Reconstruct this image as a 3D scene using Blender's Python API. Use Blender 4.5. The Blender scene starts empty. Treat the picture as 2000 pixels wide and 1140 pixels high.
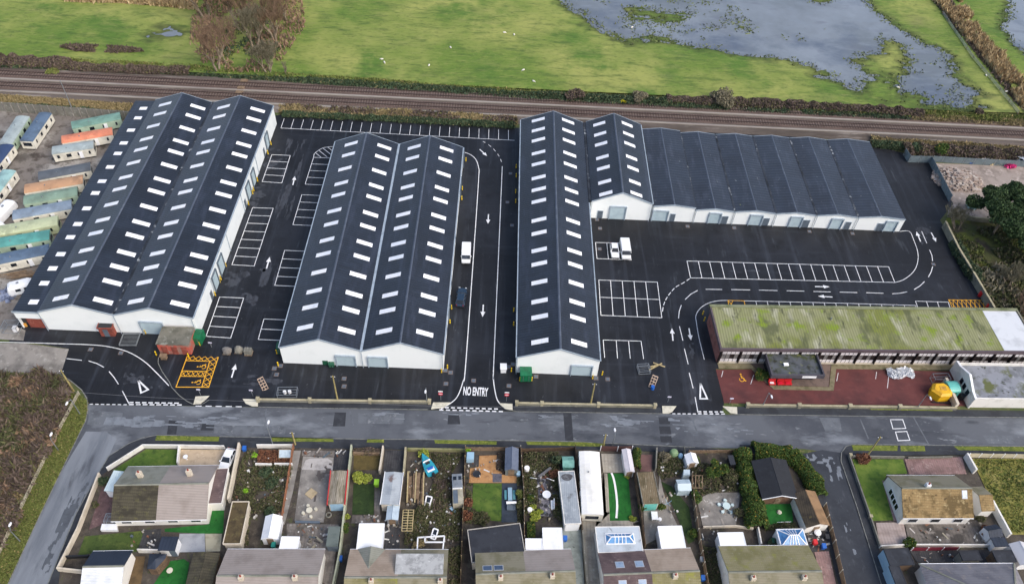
import bpy, bmesh, math, random
import numpy as np
from mathutils import Vector, Matrix, noise as mnoise
random.seed(7); RNG = np.random.default_rng(7)
SC = bpy.context.scene; COL = SC.collection
# ---------------------------------------------------------------- camera
F_PX, PIT, ROLL, YAW, CAM_H = 1555.27, 0.829402, 0.0666127, 0.0312151, 118.022
_cp, _sp, _cy, _sy = math.cos(PIT), math.sin(PIT), math.cos(YAW), math.sin(YAW)
FW = Vector((_sy*_cp, _cy*_cp, -_sp)); _r = Vector((_cy, -_sy, 0)); _u = _r.cross(FW)
RT = _r*math.cos(ROLL) + _u*math.sin(ROLL); UP = _u*math.cos(ROLL) - _r*math.sin(ROLL)
cd = bpy.data.cameras.new('camera'); cam = bpy.data.objects.new('camera', cd); COL.objects.link(cam)
cd.sensor_width = 36; cd.lens = F_PX/2000*36; cd.clip_start = 1; cd.clip_end = 8000
cam.matrix_world = Matrix(((RT.x, UP.x, -FW.x, 0), (RT.y, UP.y, -FW.y, 0), (RT.z, UP.z, -FW.z, CAM_H), (0, 0, 0, 1)))
SC.camera = cam
# ---------------------------------------------------------------- light
SUN_EL, SUN_AZ = math.radians(44), math.radians(128)          # azimuth clockwise from north
w = bpy.data.worlds.new('World'); SC.world = w; w.use_nodes = True
nt = w.node_tree; bg = nt.nodes['Background']
sky = nt.nodes.new('ShaderNodeTexSky'); sky.sky_type = 'NISHITA'; sky.sun_disc = False
sky.sun_elevation = SUN_EL; sky.sun_rotation = SUN_AZ
sky.air_density = 1.0; sky.dust_density = 4.0; sky.ozone_density = 1.0
nt.links.new(sky.outputs[0], bg.inputs[0]); bg.inputs[1].default_value = 0.15
sl = bpy.data.lights.new('sun', 'SUN'); sl.energy = 0.85; sl.angle = math.radians(40); sl.color = (1, .97, .93)
so = bpy.data.objects.new('sun', sl); COL.objects.link(so)
sd = Vector((math.sin(SUN_AZ)*math.cos(SUN_EL), math.cos(SUN_AZ)*math.cos(SUN_EL), math.sin(SUN_EL)))
so.rotation_euler = (-sd).to_track_quat('-Z', 'Y').to_euler(); so.location = (60, -40, 150)
SC.view_settings.view_transform = 'Standard'; SC.view_settings.look = 'None'
SC.view_settings.exposure = 0.55; SC.view_settings.gamma = 1.0
# ---------------------------------------------------------------- survey: photo measurement -> site coordinates in metres
def G(u, v, z=0.0):
    d = FW*F_PX + RT*(u-1000) - UP*(v-570); t = (z-CAM_H)/d.z
    return Vector((d.x*t, d.y*t, z))
def GG(pts, z=0.0): return [G(u, v, z) for u, v in pts]
# ---------------------------------------------------------------- materials
def srgb(c):
    return tuple(((x/255)/12.92 if x/255 <= .04045 else ((x/255+.055)/1.055)**2.4) for x in c[:3]) + (1,)
MATS = {}
def M(name, base, layers=(), rough=.85, bump=None, metallic=0, spec=.5, island=None, rib=None, tiles=None):
    """base sRGB; layers = (sRGB, scale, lo, hi, (sx,sy,sz), opacity); bump = (scale, strength); rib = (axis, period, depth colour mul)"""
    if name in MATS: return MATS[name]
    m = bpy.data.materials.new(name); m.use_nodes = True; MATS[name] = m
    t = m.node_tree; N = t.nodes.new; K = t.links.new; b = t.nodes['Principled BSDF']
    b.inputs['Roughness'].default_value = rough; b.inputs['Metallic'].default_value = metallic
    b.inputs['Specular IOR Level'].default_value = spec
    geo = N('ShaderNodeNewGeometry')
    rgb = N('ShaderNodeRGB'); rgb.outputs[0].default_value = srgb(base); col = rgb.outputs[0]
    def mix(a, bcol, fac):
        x = N('ShaderNodeMix'); x.data_type = 'RGBA'
        K(a, x.inputs[6])
        if isinstance(bcol, tuple): x.inputs[7].default_value = bcol
        else: K(bcol, x.inputs[7])
        K(fac, x.inputs[0]); return x.outputs[2]
    for i, ly in enumerate(layers):
        c, sc, lo, hi = ly[:4]; st = ly[4] if len(ly) > 4 else (1, 1, 1); op = ly[5] if len(ly) > 5 else 1
        mp = N('ShaderNodeMapping'); mp.inputs['Scale'].default_value = st; mp.inputs['Location'].default_value = (i*13.7, i*7.3, i*3.1)
        K(geo.outputs['Position'], mp.inputs['Vector'])
        n = N('ShaderNodeTexNoise'); n.inputs['Scale'].default_value = sc; n.inputs['Detail'].default_value = 6; n.inputs['Roughness'].default_value = .6
        K(mp.outputs[0], n.inputs['Vector'])
        r = N('ShaderNodeMapRange'); r.inputs[1].default_value = lo; r.inputs[2].default_value = hi; r.inputs[4].default_value = op
        K(n.outputs[0], r.inputs[0]); col = mix(col, srgb(c), r.outputs[0])
    if island:
        for k, (c, a0, a1) in enumerate(island):
            r = N('ShaderNodeMapRange'); r.inputs[1].default_value = a0; r.inputs[2].default_value = a1
            K(geo.outputs['Random Per Island'], r.inputs[0]); col = mix(col, srgb(c), r.outputs[0])
    hgt = None
    if rib or tiles:
        sep = N('ShaderNodeSeparateXYZ'); K(geo.outputs['Position'], sep.inputs[0])
        def saw(axis, per, pw):
            a = N('ShaderNodeMath'); a.operation = 'DIVIDE'; K(sep.outputs[axis], a.inputs[0]); a.inputs[1].default_value = per
            f = N('ShaderNodeMath'); f.operation = 'FRACT'; K(a.outputs[0], f.inputs[0])
            p = N('ShaderNodeMath'); p.operation = 'POWER'; K(f.outputs[0], p.inputs[0]); p.inputs[1].default_value = pw
            return p.outputs[0]
        def apply(s, op, col, dark):
            r = N('ShaderNodeMath'); r.operation = 'MULTIPLY'; K(s, r.inputs[0]); r.inputs[1].default_value = op
            return mix(col, dark, r.outputs[0])
        dk = tuple(x*.45 for x in srgb(base)[:3]) + (1,)
        if rib:
            s = saw(rib[0], rib[1], rib[3] if len(rib) > 3 else 3); col = apply(s, rib[2], col, dk); hgt = s
        if tiles:
            s1 = saw(tiles[0], tiles[1], 4); s2 = saw(1-tiles[0], tiles[2], 6)
            col = apply(s1, tiles[3], col, dk); col = apply(s2, tiles[3]*.7, col, dk); hgt = s1
    K(col, b.inputs['Base Color'])
    if 'roof_sheet' in name: b.inputs['Sheen Weight'].default_value = .38; b.inputs['Sheen Roughness'].default_value = .45; b.inputs['Sheen Tint'].default_value = (.6, .7, .82, 1)
    if bump or hgt is not None:
        bp = N('ShaderNodeBump'); bp.inputs['Strength'].default_value = bump[1] if bump else .35; bp.inputs['Distance'].default_value = .12
        if hgt is not None: K(hgt, bp.inputs['Height'])
        else:
            n = N('ShaderNodeTexNoise'); n.inputs['Scale'].default_value = bump[0]; n.inputs['Detail'].default_value = 5
            K(geo.outputs['Position'], n.inputs['Vector']); K(n.outputs[0], bp.inputs['Height'])
        K(bp.outputs[0], b.inputs['Normal'])
    return m
GRASS = M('pasture', (98, 120, 48), [((142, 152, 70), .035, .42, .62), ((84, 122, 38), .09, .5, .66), ((150, 142, 92), .22, .56, .74, (.35, 1.4, 1), .55), ((66, 98, 34), .5, .52, .7, (.5, 1.3, 1), .6), ((160, 166, 92), 1.1, .58, .76, (.6, 1.6, 1), .55), ((58, 84, 30), 1.6, .55, .72, (1, 1, 1), .5)], .95, (1.2, .6))
GROUND = M('rough_ground', (96, 100, 62), [((70, 84, 42), .15, .45, .6), ((128, 116, 84), .6, .55, .7)], .95, (2, .5))
YARD = M('black_tarmac', (22, 24, 29), [((36, 39, 46), .05, .45, .65), ((14, 15, 19), .3, .5, .7), ((64, 69, 79), .45, .52, .8, (1.5, .07, 1), .6), ((98, 104, 113), .8, .62, .82, (.9, .14, 1), .5), ((66, 71, 80), .5, .58, .8, (.1, 1.6, 1), .35), ((120, 124, 130), 2.6, .66, .78, (1, .5, 1), .45)], .58, (14, .15), spec=.42)
ROAD = M('worn_tarmac', (92, 96, 102), [((70, 74, 81), .07, .46, .6), ((50, 54, 60), .3, .57, .68, (.35, 1.3, 1), .7), ((136, 142, 148), .13, .54, .66, (.6, 1.5, 1), .7), ((150, 155, 158), .8, .64, .72, (.5, 1.2, 1), .55), ((104, 108, 112), 2.5, .55, .75, (.4, 1, 1), .35)], .7, (9, .2), spec=.4)
LANE = M('lane_tarmac', (124, 130, 137), [((100, 106, 114), .2, .45, .62, (1.3, .2, 1)), ((66, 70, 77), .4, .58, .7, (1.2, .25, 1), .7), ((140, 145, 150), 1.5, .6, .75, (1, .3, 1), .4)], .75, (9, .2))
DARKROAD = M('damp_tarmac', (50, 54, 61), [((38, 42, 49), .3, .45, .65), ((150, 158, 166), .22, .6, .68, (1.2, .22, 1), .75), ((84, 88, 94), 1.4, .58, .72, (1, .5, 1), .5)], .6, (9, .2))
PAVE = M('pavement_tarmac', (50, 54, 60), [((38, 41, 47), .3, .45, .6), ((84, 88, 90), 1.2, .58, .74, (.4, 1, 1), .5), ((84, 92, 62), 1.8, .66, .76, (.4, 1, 1), .5)], .8, (9, .2))
KERB = M('kerb_concrete', (126, 128, 124), [((92, 95, 92), 1.5, .45, .65)], .9)
PALECON = M('pale_concrete', (206, 202, 184), [((176, 172, 154), 1.2, .5, .7)], .9, (12, .1))
CONC = M('old_concrete', (140, 136, 130), [((104, 101, 97), .35, .45, .65), ((172, 170, 164), .9, .58, .72), ((86, 88, 74), 2, .62, .74, (1, 1, 1), .6)], .9, (6, .2))
DIRT = M('caravan_site_dirt', (122, 116, 110), [((160, 157, 152), .11, .5, .62), ((74, 66, 60), .3, .53, .64), ((94, 90, 82), 1.2, .52, .7), ((60, 56, 52), .1, .58, .64, (1, 1, 1), .7)], .9, (4, .3))
PINKDIRT = M('rubble_dirt', (152, 141, 133), [((122, 112, 104), .25, .48, .62), ((188, 176, 168), .8, .55, .7), ((110, 100, 92), 2, .6, .75)], .95, (4, .4))
REDTAR = M('red_tarmac', (98, 50, 48), [((78, 40, 40), .3, .45, .65), ((108, 66, 64), 1.4, .56, .74, (.4, 1, 1), .6), ((120, 84, 80), 4, .66, .78, (1, 1, 1), .5)], .75, (9, .2))
WHITEPAINT = M('white_road_paint', (226, 228, 230), [((176, 180, 184), 1.6, .52, .7)], .8)
YELPAINT = M('yellow_road_paint', (232, 172, 44), [((190, 140, 48), 1.6, .55, .75)], .8)
PATCH = M('tarmac_repair', (44, 47, 53), [((60, 63, 69), .8, .5, .7)], .8, (9, .2))
PATCHL = M('grey_tarmac_repair', (100, 105, 111), [((78, 82, 88), .6, .45, .7), ((126, 130, 134), 1.5, .58, .72)], .8, (9, .2))
LAWN = M('mown_lawn', (70, 96, 32), [((92, 112, 44), .4, .48, .64), ((50, 76, 26), .9, .5, .66), ((112, 116, 58), 2.2, .6, .74, (1, 1, 1), .6)], .95, (5, .5))
DLAWN = M('dark_lawn', (38, 58, 24), [((52, 72, 30), .7, .5, .66), ((30, 48, 18), 1.6, .52, .68)], .95, (5, .5))
WLAWN = M('rough_lawn', (120, 118, 54), [((142, 134, 76), .4, .48, .64), ((84, 98, 40), .8, .52, .66), ((160, 146, 96), 2.2, .6, .74)], .95, (4, .7))
ALAWN = M('artificial_turf', (24, 92, 32), [((34, 108, 40), .7, .45, .65), ((18, 74, 26), 1.5, .55, .7)], .95, (14, .2))
VERGE = M('verge_grass', (108, 118, 46), [((84, 98, 36), .8, .48, .62), ((146, 150, 70), 1.8, .55, .7), ((70, 72, 42), 3, .62, .74)], .95, (5, .7))
SOIL = M('garden_soil', (78, 72, 65), [((58, 53, 48), .5, .45, .62), ((98, 92, 80), 1.1, .56, .7), ((76, 84, 44), .8, .58, .7, (1, 1, 1), .7)], .95, (5, .6))
PATIO = M('patio_flags', (126, 120, 114), [((94, 88, 84), .5, .46, .62), ((152, 148, 142), 1.3, .57, .72), ((64, 62, 52), .35, .58, .68, (1, 1, 1), .7)], .9, tiles=(0, .6, .6, .5))
GPATIO = M('smooth_grey_patio', (158, 162, 168), [((132, 136, 142), .6, .5, .7)], .85)
PINKPAVE = M('pink_block_paving', (146, 118, 114), [((120, 96, 92), .5, .46, .64), ((168, 146, 140), 1.4, .56, .72), ((96, 84, 76), 2, .6, .72)], .9, tiles=(0, .4, .4, .3))
BEIGE = M('beige_drive', (182, 164, 140), [((160, 144, 122), .8, .48, .66), ((200, 186, 164), 2, .58, .74)], .9)
DECK = M('orange_deck', (178, 134, 88), [((150, 108, 68), .9, .48, .64), ((196, 158, 112), 2, .56, .72)], .8, rib=(1, .15, .4))
DDECK = M('slate_deck', (58, 68, 80), [((44, 52, 62), .8, .5, .68)], .8, rib=(0, .15, .4))
BLACKPAVE = M('dark_block_paving', (66, 66, 68), [((46, 46, 50), .6, .46, .64), ((96, 96, 94), 2, .6, .74)], .85, tiles=(0, .4, .4, .4))
WATER = M('flood_water', (108, 116, 122), [((132, 141, 150), .02, .45, .6), ((94, 104, 118), .05, .5, .66), ((126, 136, 146), .3, .5, .7, (.5, 1.2, 1), .6), ((96, 100, 112), .12, .56, .7, (.6, 1.6, 1), .5)], .2, (.8, .04), spec=.35)  # murky water, with the overcast sky's reflection put into the base colour
BALLAST = M('railway_ballast', (100, 91, 84), [((78, 70, 63), .25, .45, .62, (.2, 1, 1)), ((140, 132, 124), .5, .55, .7, (.15, 1, 1)), ((72, 58, 52), 2.4, .55, .7, (.5, 1, 1), .6)], .95, (6, .6))
RUSTBAL = M('rusty_ballast', (98, 82, 75), [((80, 66, 60), .6, .45, .62, (.3, 1, 1)), ((108, 92, 86), 2, .55, .72)], .95, (6, .6))
SLEEPER = M('concrete_sleeper', (112, 99, 92), [((84, 70, 64), 1.2, .48, .66)], .9)
RAIL = M('rail_steel', (72, 60, 56), [((84, 70, 64), .8, .5, .7)], .55, metallic=.4)
TROUGH = M('trough_concrete', (152, 145, 136), [((138, 130, 124), .5, .48, .66, (.3, 1, 1))], .9)
# building materials
ROOFN = M('navy_roof_sheet', (27, 34, 46), [((38, 47, 61), .9, .44, .6, (.07, 1, 1), .55), ((19, 24, 33), .5, .5, .66, (.1, 1.3, 1), .45), ((22, 28, 38), .12, .45, .62), ((44, 51, 66), .4, .52, .7, (1.6, .3, 1)), ((116, 124, 136), 3.2, .7, .8, (1, 1, 1), .5)], .42, rib=(1, .62, .35, 5), spec=.5)
ROOFO = M('weathered_roof_sheet', (36, 44, 57), [((44, 53, 68), .9, .44, .6, (.07, 1, 1), .5), ((30, 36, 48), .15, .45, .62), ((58, 65, 79), .5, .54, .7, (1.6, .3, 1)), ((150, 156, 160), 1.6, .67, .76, (1, .5, 1), .75), ((122, 130, 70), .55, .72, .77, (1, 1, 1), .8)], .5, rib=(1, .9, .75, 4), spec=.45)
SKYL = M('white_rooflight', (250, 251, 253), [((234, 239, 245), .13, .44, .64), ((226, 230, 238), 1.2, .55, .72)], .5)
WCLAD = M('white_cladding', (238, 243, 243), [((230, 236, 236), .3, .5, .7), ((206, 212, 210), .9, .64, .82, (1, 1, .25), .35)], .6)
WCLADY = M('white_side_cladding', (230, 236, 237), [((218, 225, 226), .3, .5, .7), ((200, 206, 204), .9, .62, .8, (1, 1, .25), .4)], .6, rib=(1, 1.0, .03, 14))
TRIM = M('pale_blue_flashing', (158, 172, 184), [((130, 144, 156), .8, .5, .7)], .4)
RIDGE = M('ridge_capping', (74, 82, 96), [((98, 106, 118), .6, .52, .7)], .45)
GUTTER = M('gutter_lining', (48, 53, 61), [((26, 29, 34), .35, .48, .6), ((160, 166, 170), .8, .58, .7)], .6)
ROLLER = M('white_roller_door', (188, 208, 216), [((170, 192, 202), .5, .5, .7)], .5, rib=(2, .3, .16, 3))
GREYDOOR = M('grey_steel_door', (92, 104, 116), [((74, 86, 98), .8, .5, .7)], .5)
BRICK = M('red_brick', (150, 76, 62), [((118, 58, 48), .8, .46, .62), ((174, 106, 90), 2.2, .55, .72)], .9, tiles=(2, .22, .3, .35))
PINKBRICK = M('pink_brick', (142, 92, 84), [((112, 68, 62), .8, .46, .62), ((168, 124, 114), 2.2, .55, .72)], .9)
MOSSROOF = M('mossy_corrugated_sheet', (146, 148, 108), [((120, 128, 58), .09, .42, .56), ((82, 88, 58), .4, .52, .62, (1, .35, 1), .85), ((126, 148, 34), .35, .55, .66), ((190, 188, 168), .35, .55, .68, (1, .3, 1), .8), ((58, 62, 46), .9, .59, .68, (1, .3, 1), .8)], .95, rib=(0, .5, .7, 2))
BROWNFASC = M('brown_fascia', (90, 78, 84), [((72, 62, 68), .6, .5, .7)], .7)
DARKF = M('dark_brown_frame', (34, 26, 27), [], .6)
GLASSD = M('dark_glass', (28, 34, 42), [((52, 60, 70), .5, .5, .65)], .08)
PANELW = M('pale_panel', (226, 222, 224), [((182, 178, 182), .6, .5, .7)], .6)
WHITEW = M('white_render', (226, 224, 218), [((200, 198, 190), .5, .5, .7), ((176, 172, 160), 1.2, .62, .76, (1, 1, .3), .5)], .85)
CREAMW = M('cream_render', (206, 196, 178), [((180, 170, 152), .6, .5, .7), ((140, 134, 116), 1.4, .62, .76)], .9)
WHITEP = M('white_plastic', (236, 238, 240), [((214, 218, 222), .6, .55, .72)], .4)
WHITEROOF = M('white_flat_roof', (238, 240, 240), [((222, 224, 222), .5, .55, .72)], .6)
TILEG = M('grey_brown_tile', (154, 145, 139), [((136, 127, 121), .3, .46, .64), ((152, 144, 138), 1, .55, .72)], .9, rib=(1, .34, .35, 4))
TILEM = M('dark_mossy_tile', (76, 72, 58), [((52, 49, 40), .6, .46, .62), ((92, 90, 58), 1.2, .55, .68), ((150, 146, 128), 3.4, .66, .76, (1, 1, 1), .8)], .95, tiles=(1, .42, .3, .8))
TILEGG = M('greenish_grey_tile', (134, 136, 126), [((114, 116, 104), .5, .46, .64), ((140, 138, 128), 1.2, .56, .72)], .9, rib=(1, .34, .35, 4))
TILEY = M('yellow_mossy_tile', (138, 132, 100), [((118, 114, 76), .35, .46, .62), ((132, 132, 66), .7, .54, .68), ((146, 140, 118), 1.6, .58, .74)], .95, tiles=(1, .34, .3, .35))
TILET = M('tan_tile', (168, 152, 136), [((150, 134, 118), .4, .46, .64), ((164, 148, 132), 1.2, .56, .72)], .9, rib=(1, .34, .3, 4))
TILEP = M('purple_brown_tile', (100, 84, 84), [((80, 66, 68), .4, .46, .64), ((124, 110, 108), 1.2, .56, .72)], .9, rib=(1, .34, .35, 4))
TILEO = M('ochre_lichen_tile', (142, 120, 82), [((96, 80, 50), .45, .48, .6), ((170, 152, 112), 1.5, .54, .7), ((78, 64, 42), 1, .58, .68)], .95, tiles=(1, .34, .34, .5))
TILEGM = M('olive_grey_tile', (136, 131, 112), [((116, 112, 88), .4, .46, .62), ((138, 132, 112), 1.2, .56, .72)], .95, rib=(1, .34, .35, 4))
SLATE = M('slate_grey_hip_tile', (122, 122, 128), [((102, 102, 110), .4, .46, .62), ((144, 136, 132), .8, .56, .7)], .9, rib=(1, .34, .35, 4))
FELT = M('black_felt_roof', (44, 48, 56), [((34, 38, 46), .5, .46, .62), ((62, 66, 74), .7, .56, .7), ((30, 30, 34), 1, .62, .7)], .8)
BFELT = M('blue_black_felt', (40, 50, 66), [((32, 42, 56), .5, .48, .66)], .7, rib=(0, .5, .25, 4))
GREYROOF = M('grey_sheet_roof', (158, 166, 172), [((132, 140, 148), .4, .46, .64), ((188, 194, 198), .9, .56, .72), ((96, 98, 98), .5, .62, .72, (1, 1, 1), .7)], .6, rib=(0, .3, .2, 3))
RUSTY = M('rust_stained_sheet', (166, 174, 180), [((140, 148, 156), .4, .46, .64), ((104, 76, 66), .4, .6, .68, (1, 1, 1), .85)], .6, rib=(1, .3, .2, 3))
MOSSFLAT = M('mossy_felt', (84, 72, 48), [((66, 56, 38), .8, .46, .62), ((104, 96, 60), 1.4, .55, .7)], .95, (8, .5))
MOSSCORR = M('mossy_shed_sheet', (122, 108, 84), [((94, 84, 60), .6, .46, .62), ((160, 150, 128), 2.4, .56, .7, (1.5, .4, 1))], .95, rib=(0, .3, .5, 3))
WOOD = M('weathered_wood', (132, 112, 90), [((104, 86, 68), 1.4, .46, .64), ((156, 138, 116), 2.4, .56, .72)], .9)
PALEWOOD = M('pale_timber', (182, 166, 124), [((154, 138, 100), 1.4, .46, .64)], .85)
FENCEB = M('brown_fence_wood', (104, 84, 66), [((80, 64, 50), 1.2, .46, .64), ((130, 110, 88), 2.4, .58, .74)], .9, rib=(0, .14, .35, 6))
POLEW = M('pole_wood', (158, 146, 96), [((128, 118, 78), 1.2, .48, .66)], .85)
GALV = M('galvanised_steel', (150, 156, 160), [((124, 130, 136), .9, .48, .68)], .45, metallic=.5)
DARKM = M('dark_metal', (36, 38, 42), [], .5)
BLACKR = M('black_rubber', (20, 20, 22), [], .8)
YELLOW = M('yellow_plastic', (232, 196, 28), [((206, 170, 26), 1, .55, .75)], .5)
RED = M('red_plastic', (196, 36, 42), [((168, 30, 36), 1, .55, .75)], .5)
SIGNRED = M('sign_red', (206, 30, 60), [], .4)
GREENM = M('green_container_steel', (20, 112, 72), [((16, 92, 58), .8, .5, .68)], .5, rib=(0, .3, .2, 3))
TEAL = M('teal_paint', (104, 188, 176), [((84, 164, 154), .9, .5, .7)], .4)
YELTANK = M('yellow_paint', (226, 176, 30), [((200, 150, 28), .7, .5, .68), ((170, 130, 40), 2, .62, .74)], .5)
WALLSTONE = M('coping_stone', (172, 164, 136), [((144, 138, 114), .8, .46, .64), ((120, 118, 90), 2, .58, .72)], .9)
BLOCKW = M('grey_block_wall', (128, 126, 112), [((102, 102, 88), .6, .46, .64), ((150, 148, 132), 1.5, .56, .72)], .9)
PANELC = M('concrete_panel', (124, 122, 113), [((108, 108, 98), .5, .46, .64), ((158, 156, 150), 1.3, .56, .72), ((86, 90, 72), 1, .62, .72, (1, 1, .5), .7)], .9)
STEELF = M('grey_steel_fence', (112, 126, 132), [((90, 104, 110), .8, .48, .66)], .6, rib=(0, .25, .35, 4))
BLUEW = M('light_blue_render', (150, 184, 206), [((130, 164, 186), .6, .5, .7)], .8)
BLUEG = M('conservatory_glass', (92, 146, 196), [((64, 116, 170), .7, .48, .62), ((140, 180, 214), 1.2, .58, .72)], .12)
POLYC = M('polycarbonate_roof', (206, 222, 224), [((184, 204, 208), .8, .5, .7)], .3, rib=(0, .35, .2, 5))
TURQ = M('turquoise_gelcoat', (48, 150, 170), [((36, 124, 146), .8, .5, .7)], .3)
BLUEBIN = M('blue_plastic', (34, 96, 180), [], .5)
LIME = M('lime_plastic', (140, 190, 50), [], .5)
GREENP = M('dark_green_plastic', (28, 84, 60), [], .5)
CARW = M('white_car_paint', (232, 235, 238), [], .22); CARB = M('blue_black_car_paint', (40, 58, 78), [], .15)
LAMPR = M('red_lamp_lens', (150, 20, 22), [], .3); LAMPW = M('clear_lamp_lens', (220, 226, 230), [], .15)
SHEEPW = M('fleece', (228, 224, 214), [], .95)
RUBBLE = M('rubble', (158, 144, 134), [((186, 178, 170), .6, .5, .62), ((120, 98, 88), .9, .52, .66), ((90, 84, 78), 2.4, .58, .7)], .95, (3, .9))
MAGENTA = M('magenta_tarp', (214, 60, 130), [], .6)
# foliage (per-leaf variation)
BARK = M('pale_bark', (150, 136, 118), [((112, 98, 84), 1.5, .45, .65)], .95)
TWIG = M('brown_twigs', (134, 110, 90), island=[((168, 142, 116), .3, 1), ((98, 84, 72), .75, .9)], rough=.95)
TWIGG = M('grey_green_twigs', (124, 118, 98), island=[((150, 142, 120), .3, 1), ((80, 80, 56), .7, .9)], rough=.95)
BRAMBLE = M('bramble_canes', (90, 78, 72), island=[((134, 118, 104), .3, .8), ((68, 55, 54), .55, .85), ((100, 100, 62), .8, .92)], rough=.95)
DRYGRASS = M('dry_grass', (144, 130, 96), island=[((172, 154, 114), .3, .8), ((112, 106, 66), .6, .95)], rough=.95)
REED = M('tan_reeds', (174, 154, 116), island=[((200, 180, 142), .3, .8), ((126, 98, 66), .6, .95)], rough=.95)
OLIVEGR = M('olive_rough_grass', (102, 114, 54), island=[((138, 142, 84), .3, .8), ((70, 84, 36), .55, .9), ((160, 142, 96), .9, .98)], rough=.95)
IVY = M('dark_ivy', (58, 78, 54), island=[((86, 102, 68), .3, .8), ((38, 56, 38), .6, .85), ((128, 120, 84), .9, .98)], rough=.8)
HEDGE = M('hedge_leaf', (66, 92, 34), island=[((96, 118, 46), .3, .8), ((42, 62, 26), .55, .85), ((150, 128, 50), .9, .97)], rough=.8)
PINE = M('pine_needles', (52, 76, 40), island=[((78, 100, 56), .3, .8), ((34, 52, 30), .5, .85)], rough=.85)
GOLD = M('golden_leaf', (150, 162, 62), island=[((182, 186, 92), .3, .8), ((104, 122, 46), .6, .9)], rough=.8)
GARDENL = M('garden_leaf', (78, 84, 50), island=[((112, 112, 76), .3, .7), ((54, 60, 36), .5, .75), ((126, 112, 94), .76, .86), ((74, 64, 58), .88, .98)], rough=.9)
REDLEAF = M('russet_leaf', (118, 78, 58), island=[((150, 106, 76), .3, .8), ((84, 54, 44), .6, .9)], rough=.9)
YFLOWER = M('gorse_flower', (186, 178, 40), island=[((150, 150, 40), .5, .9)], rough=.8)
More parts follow.
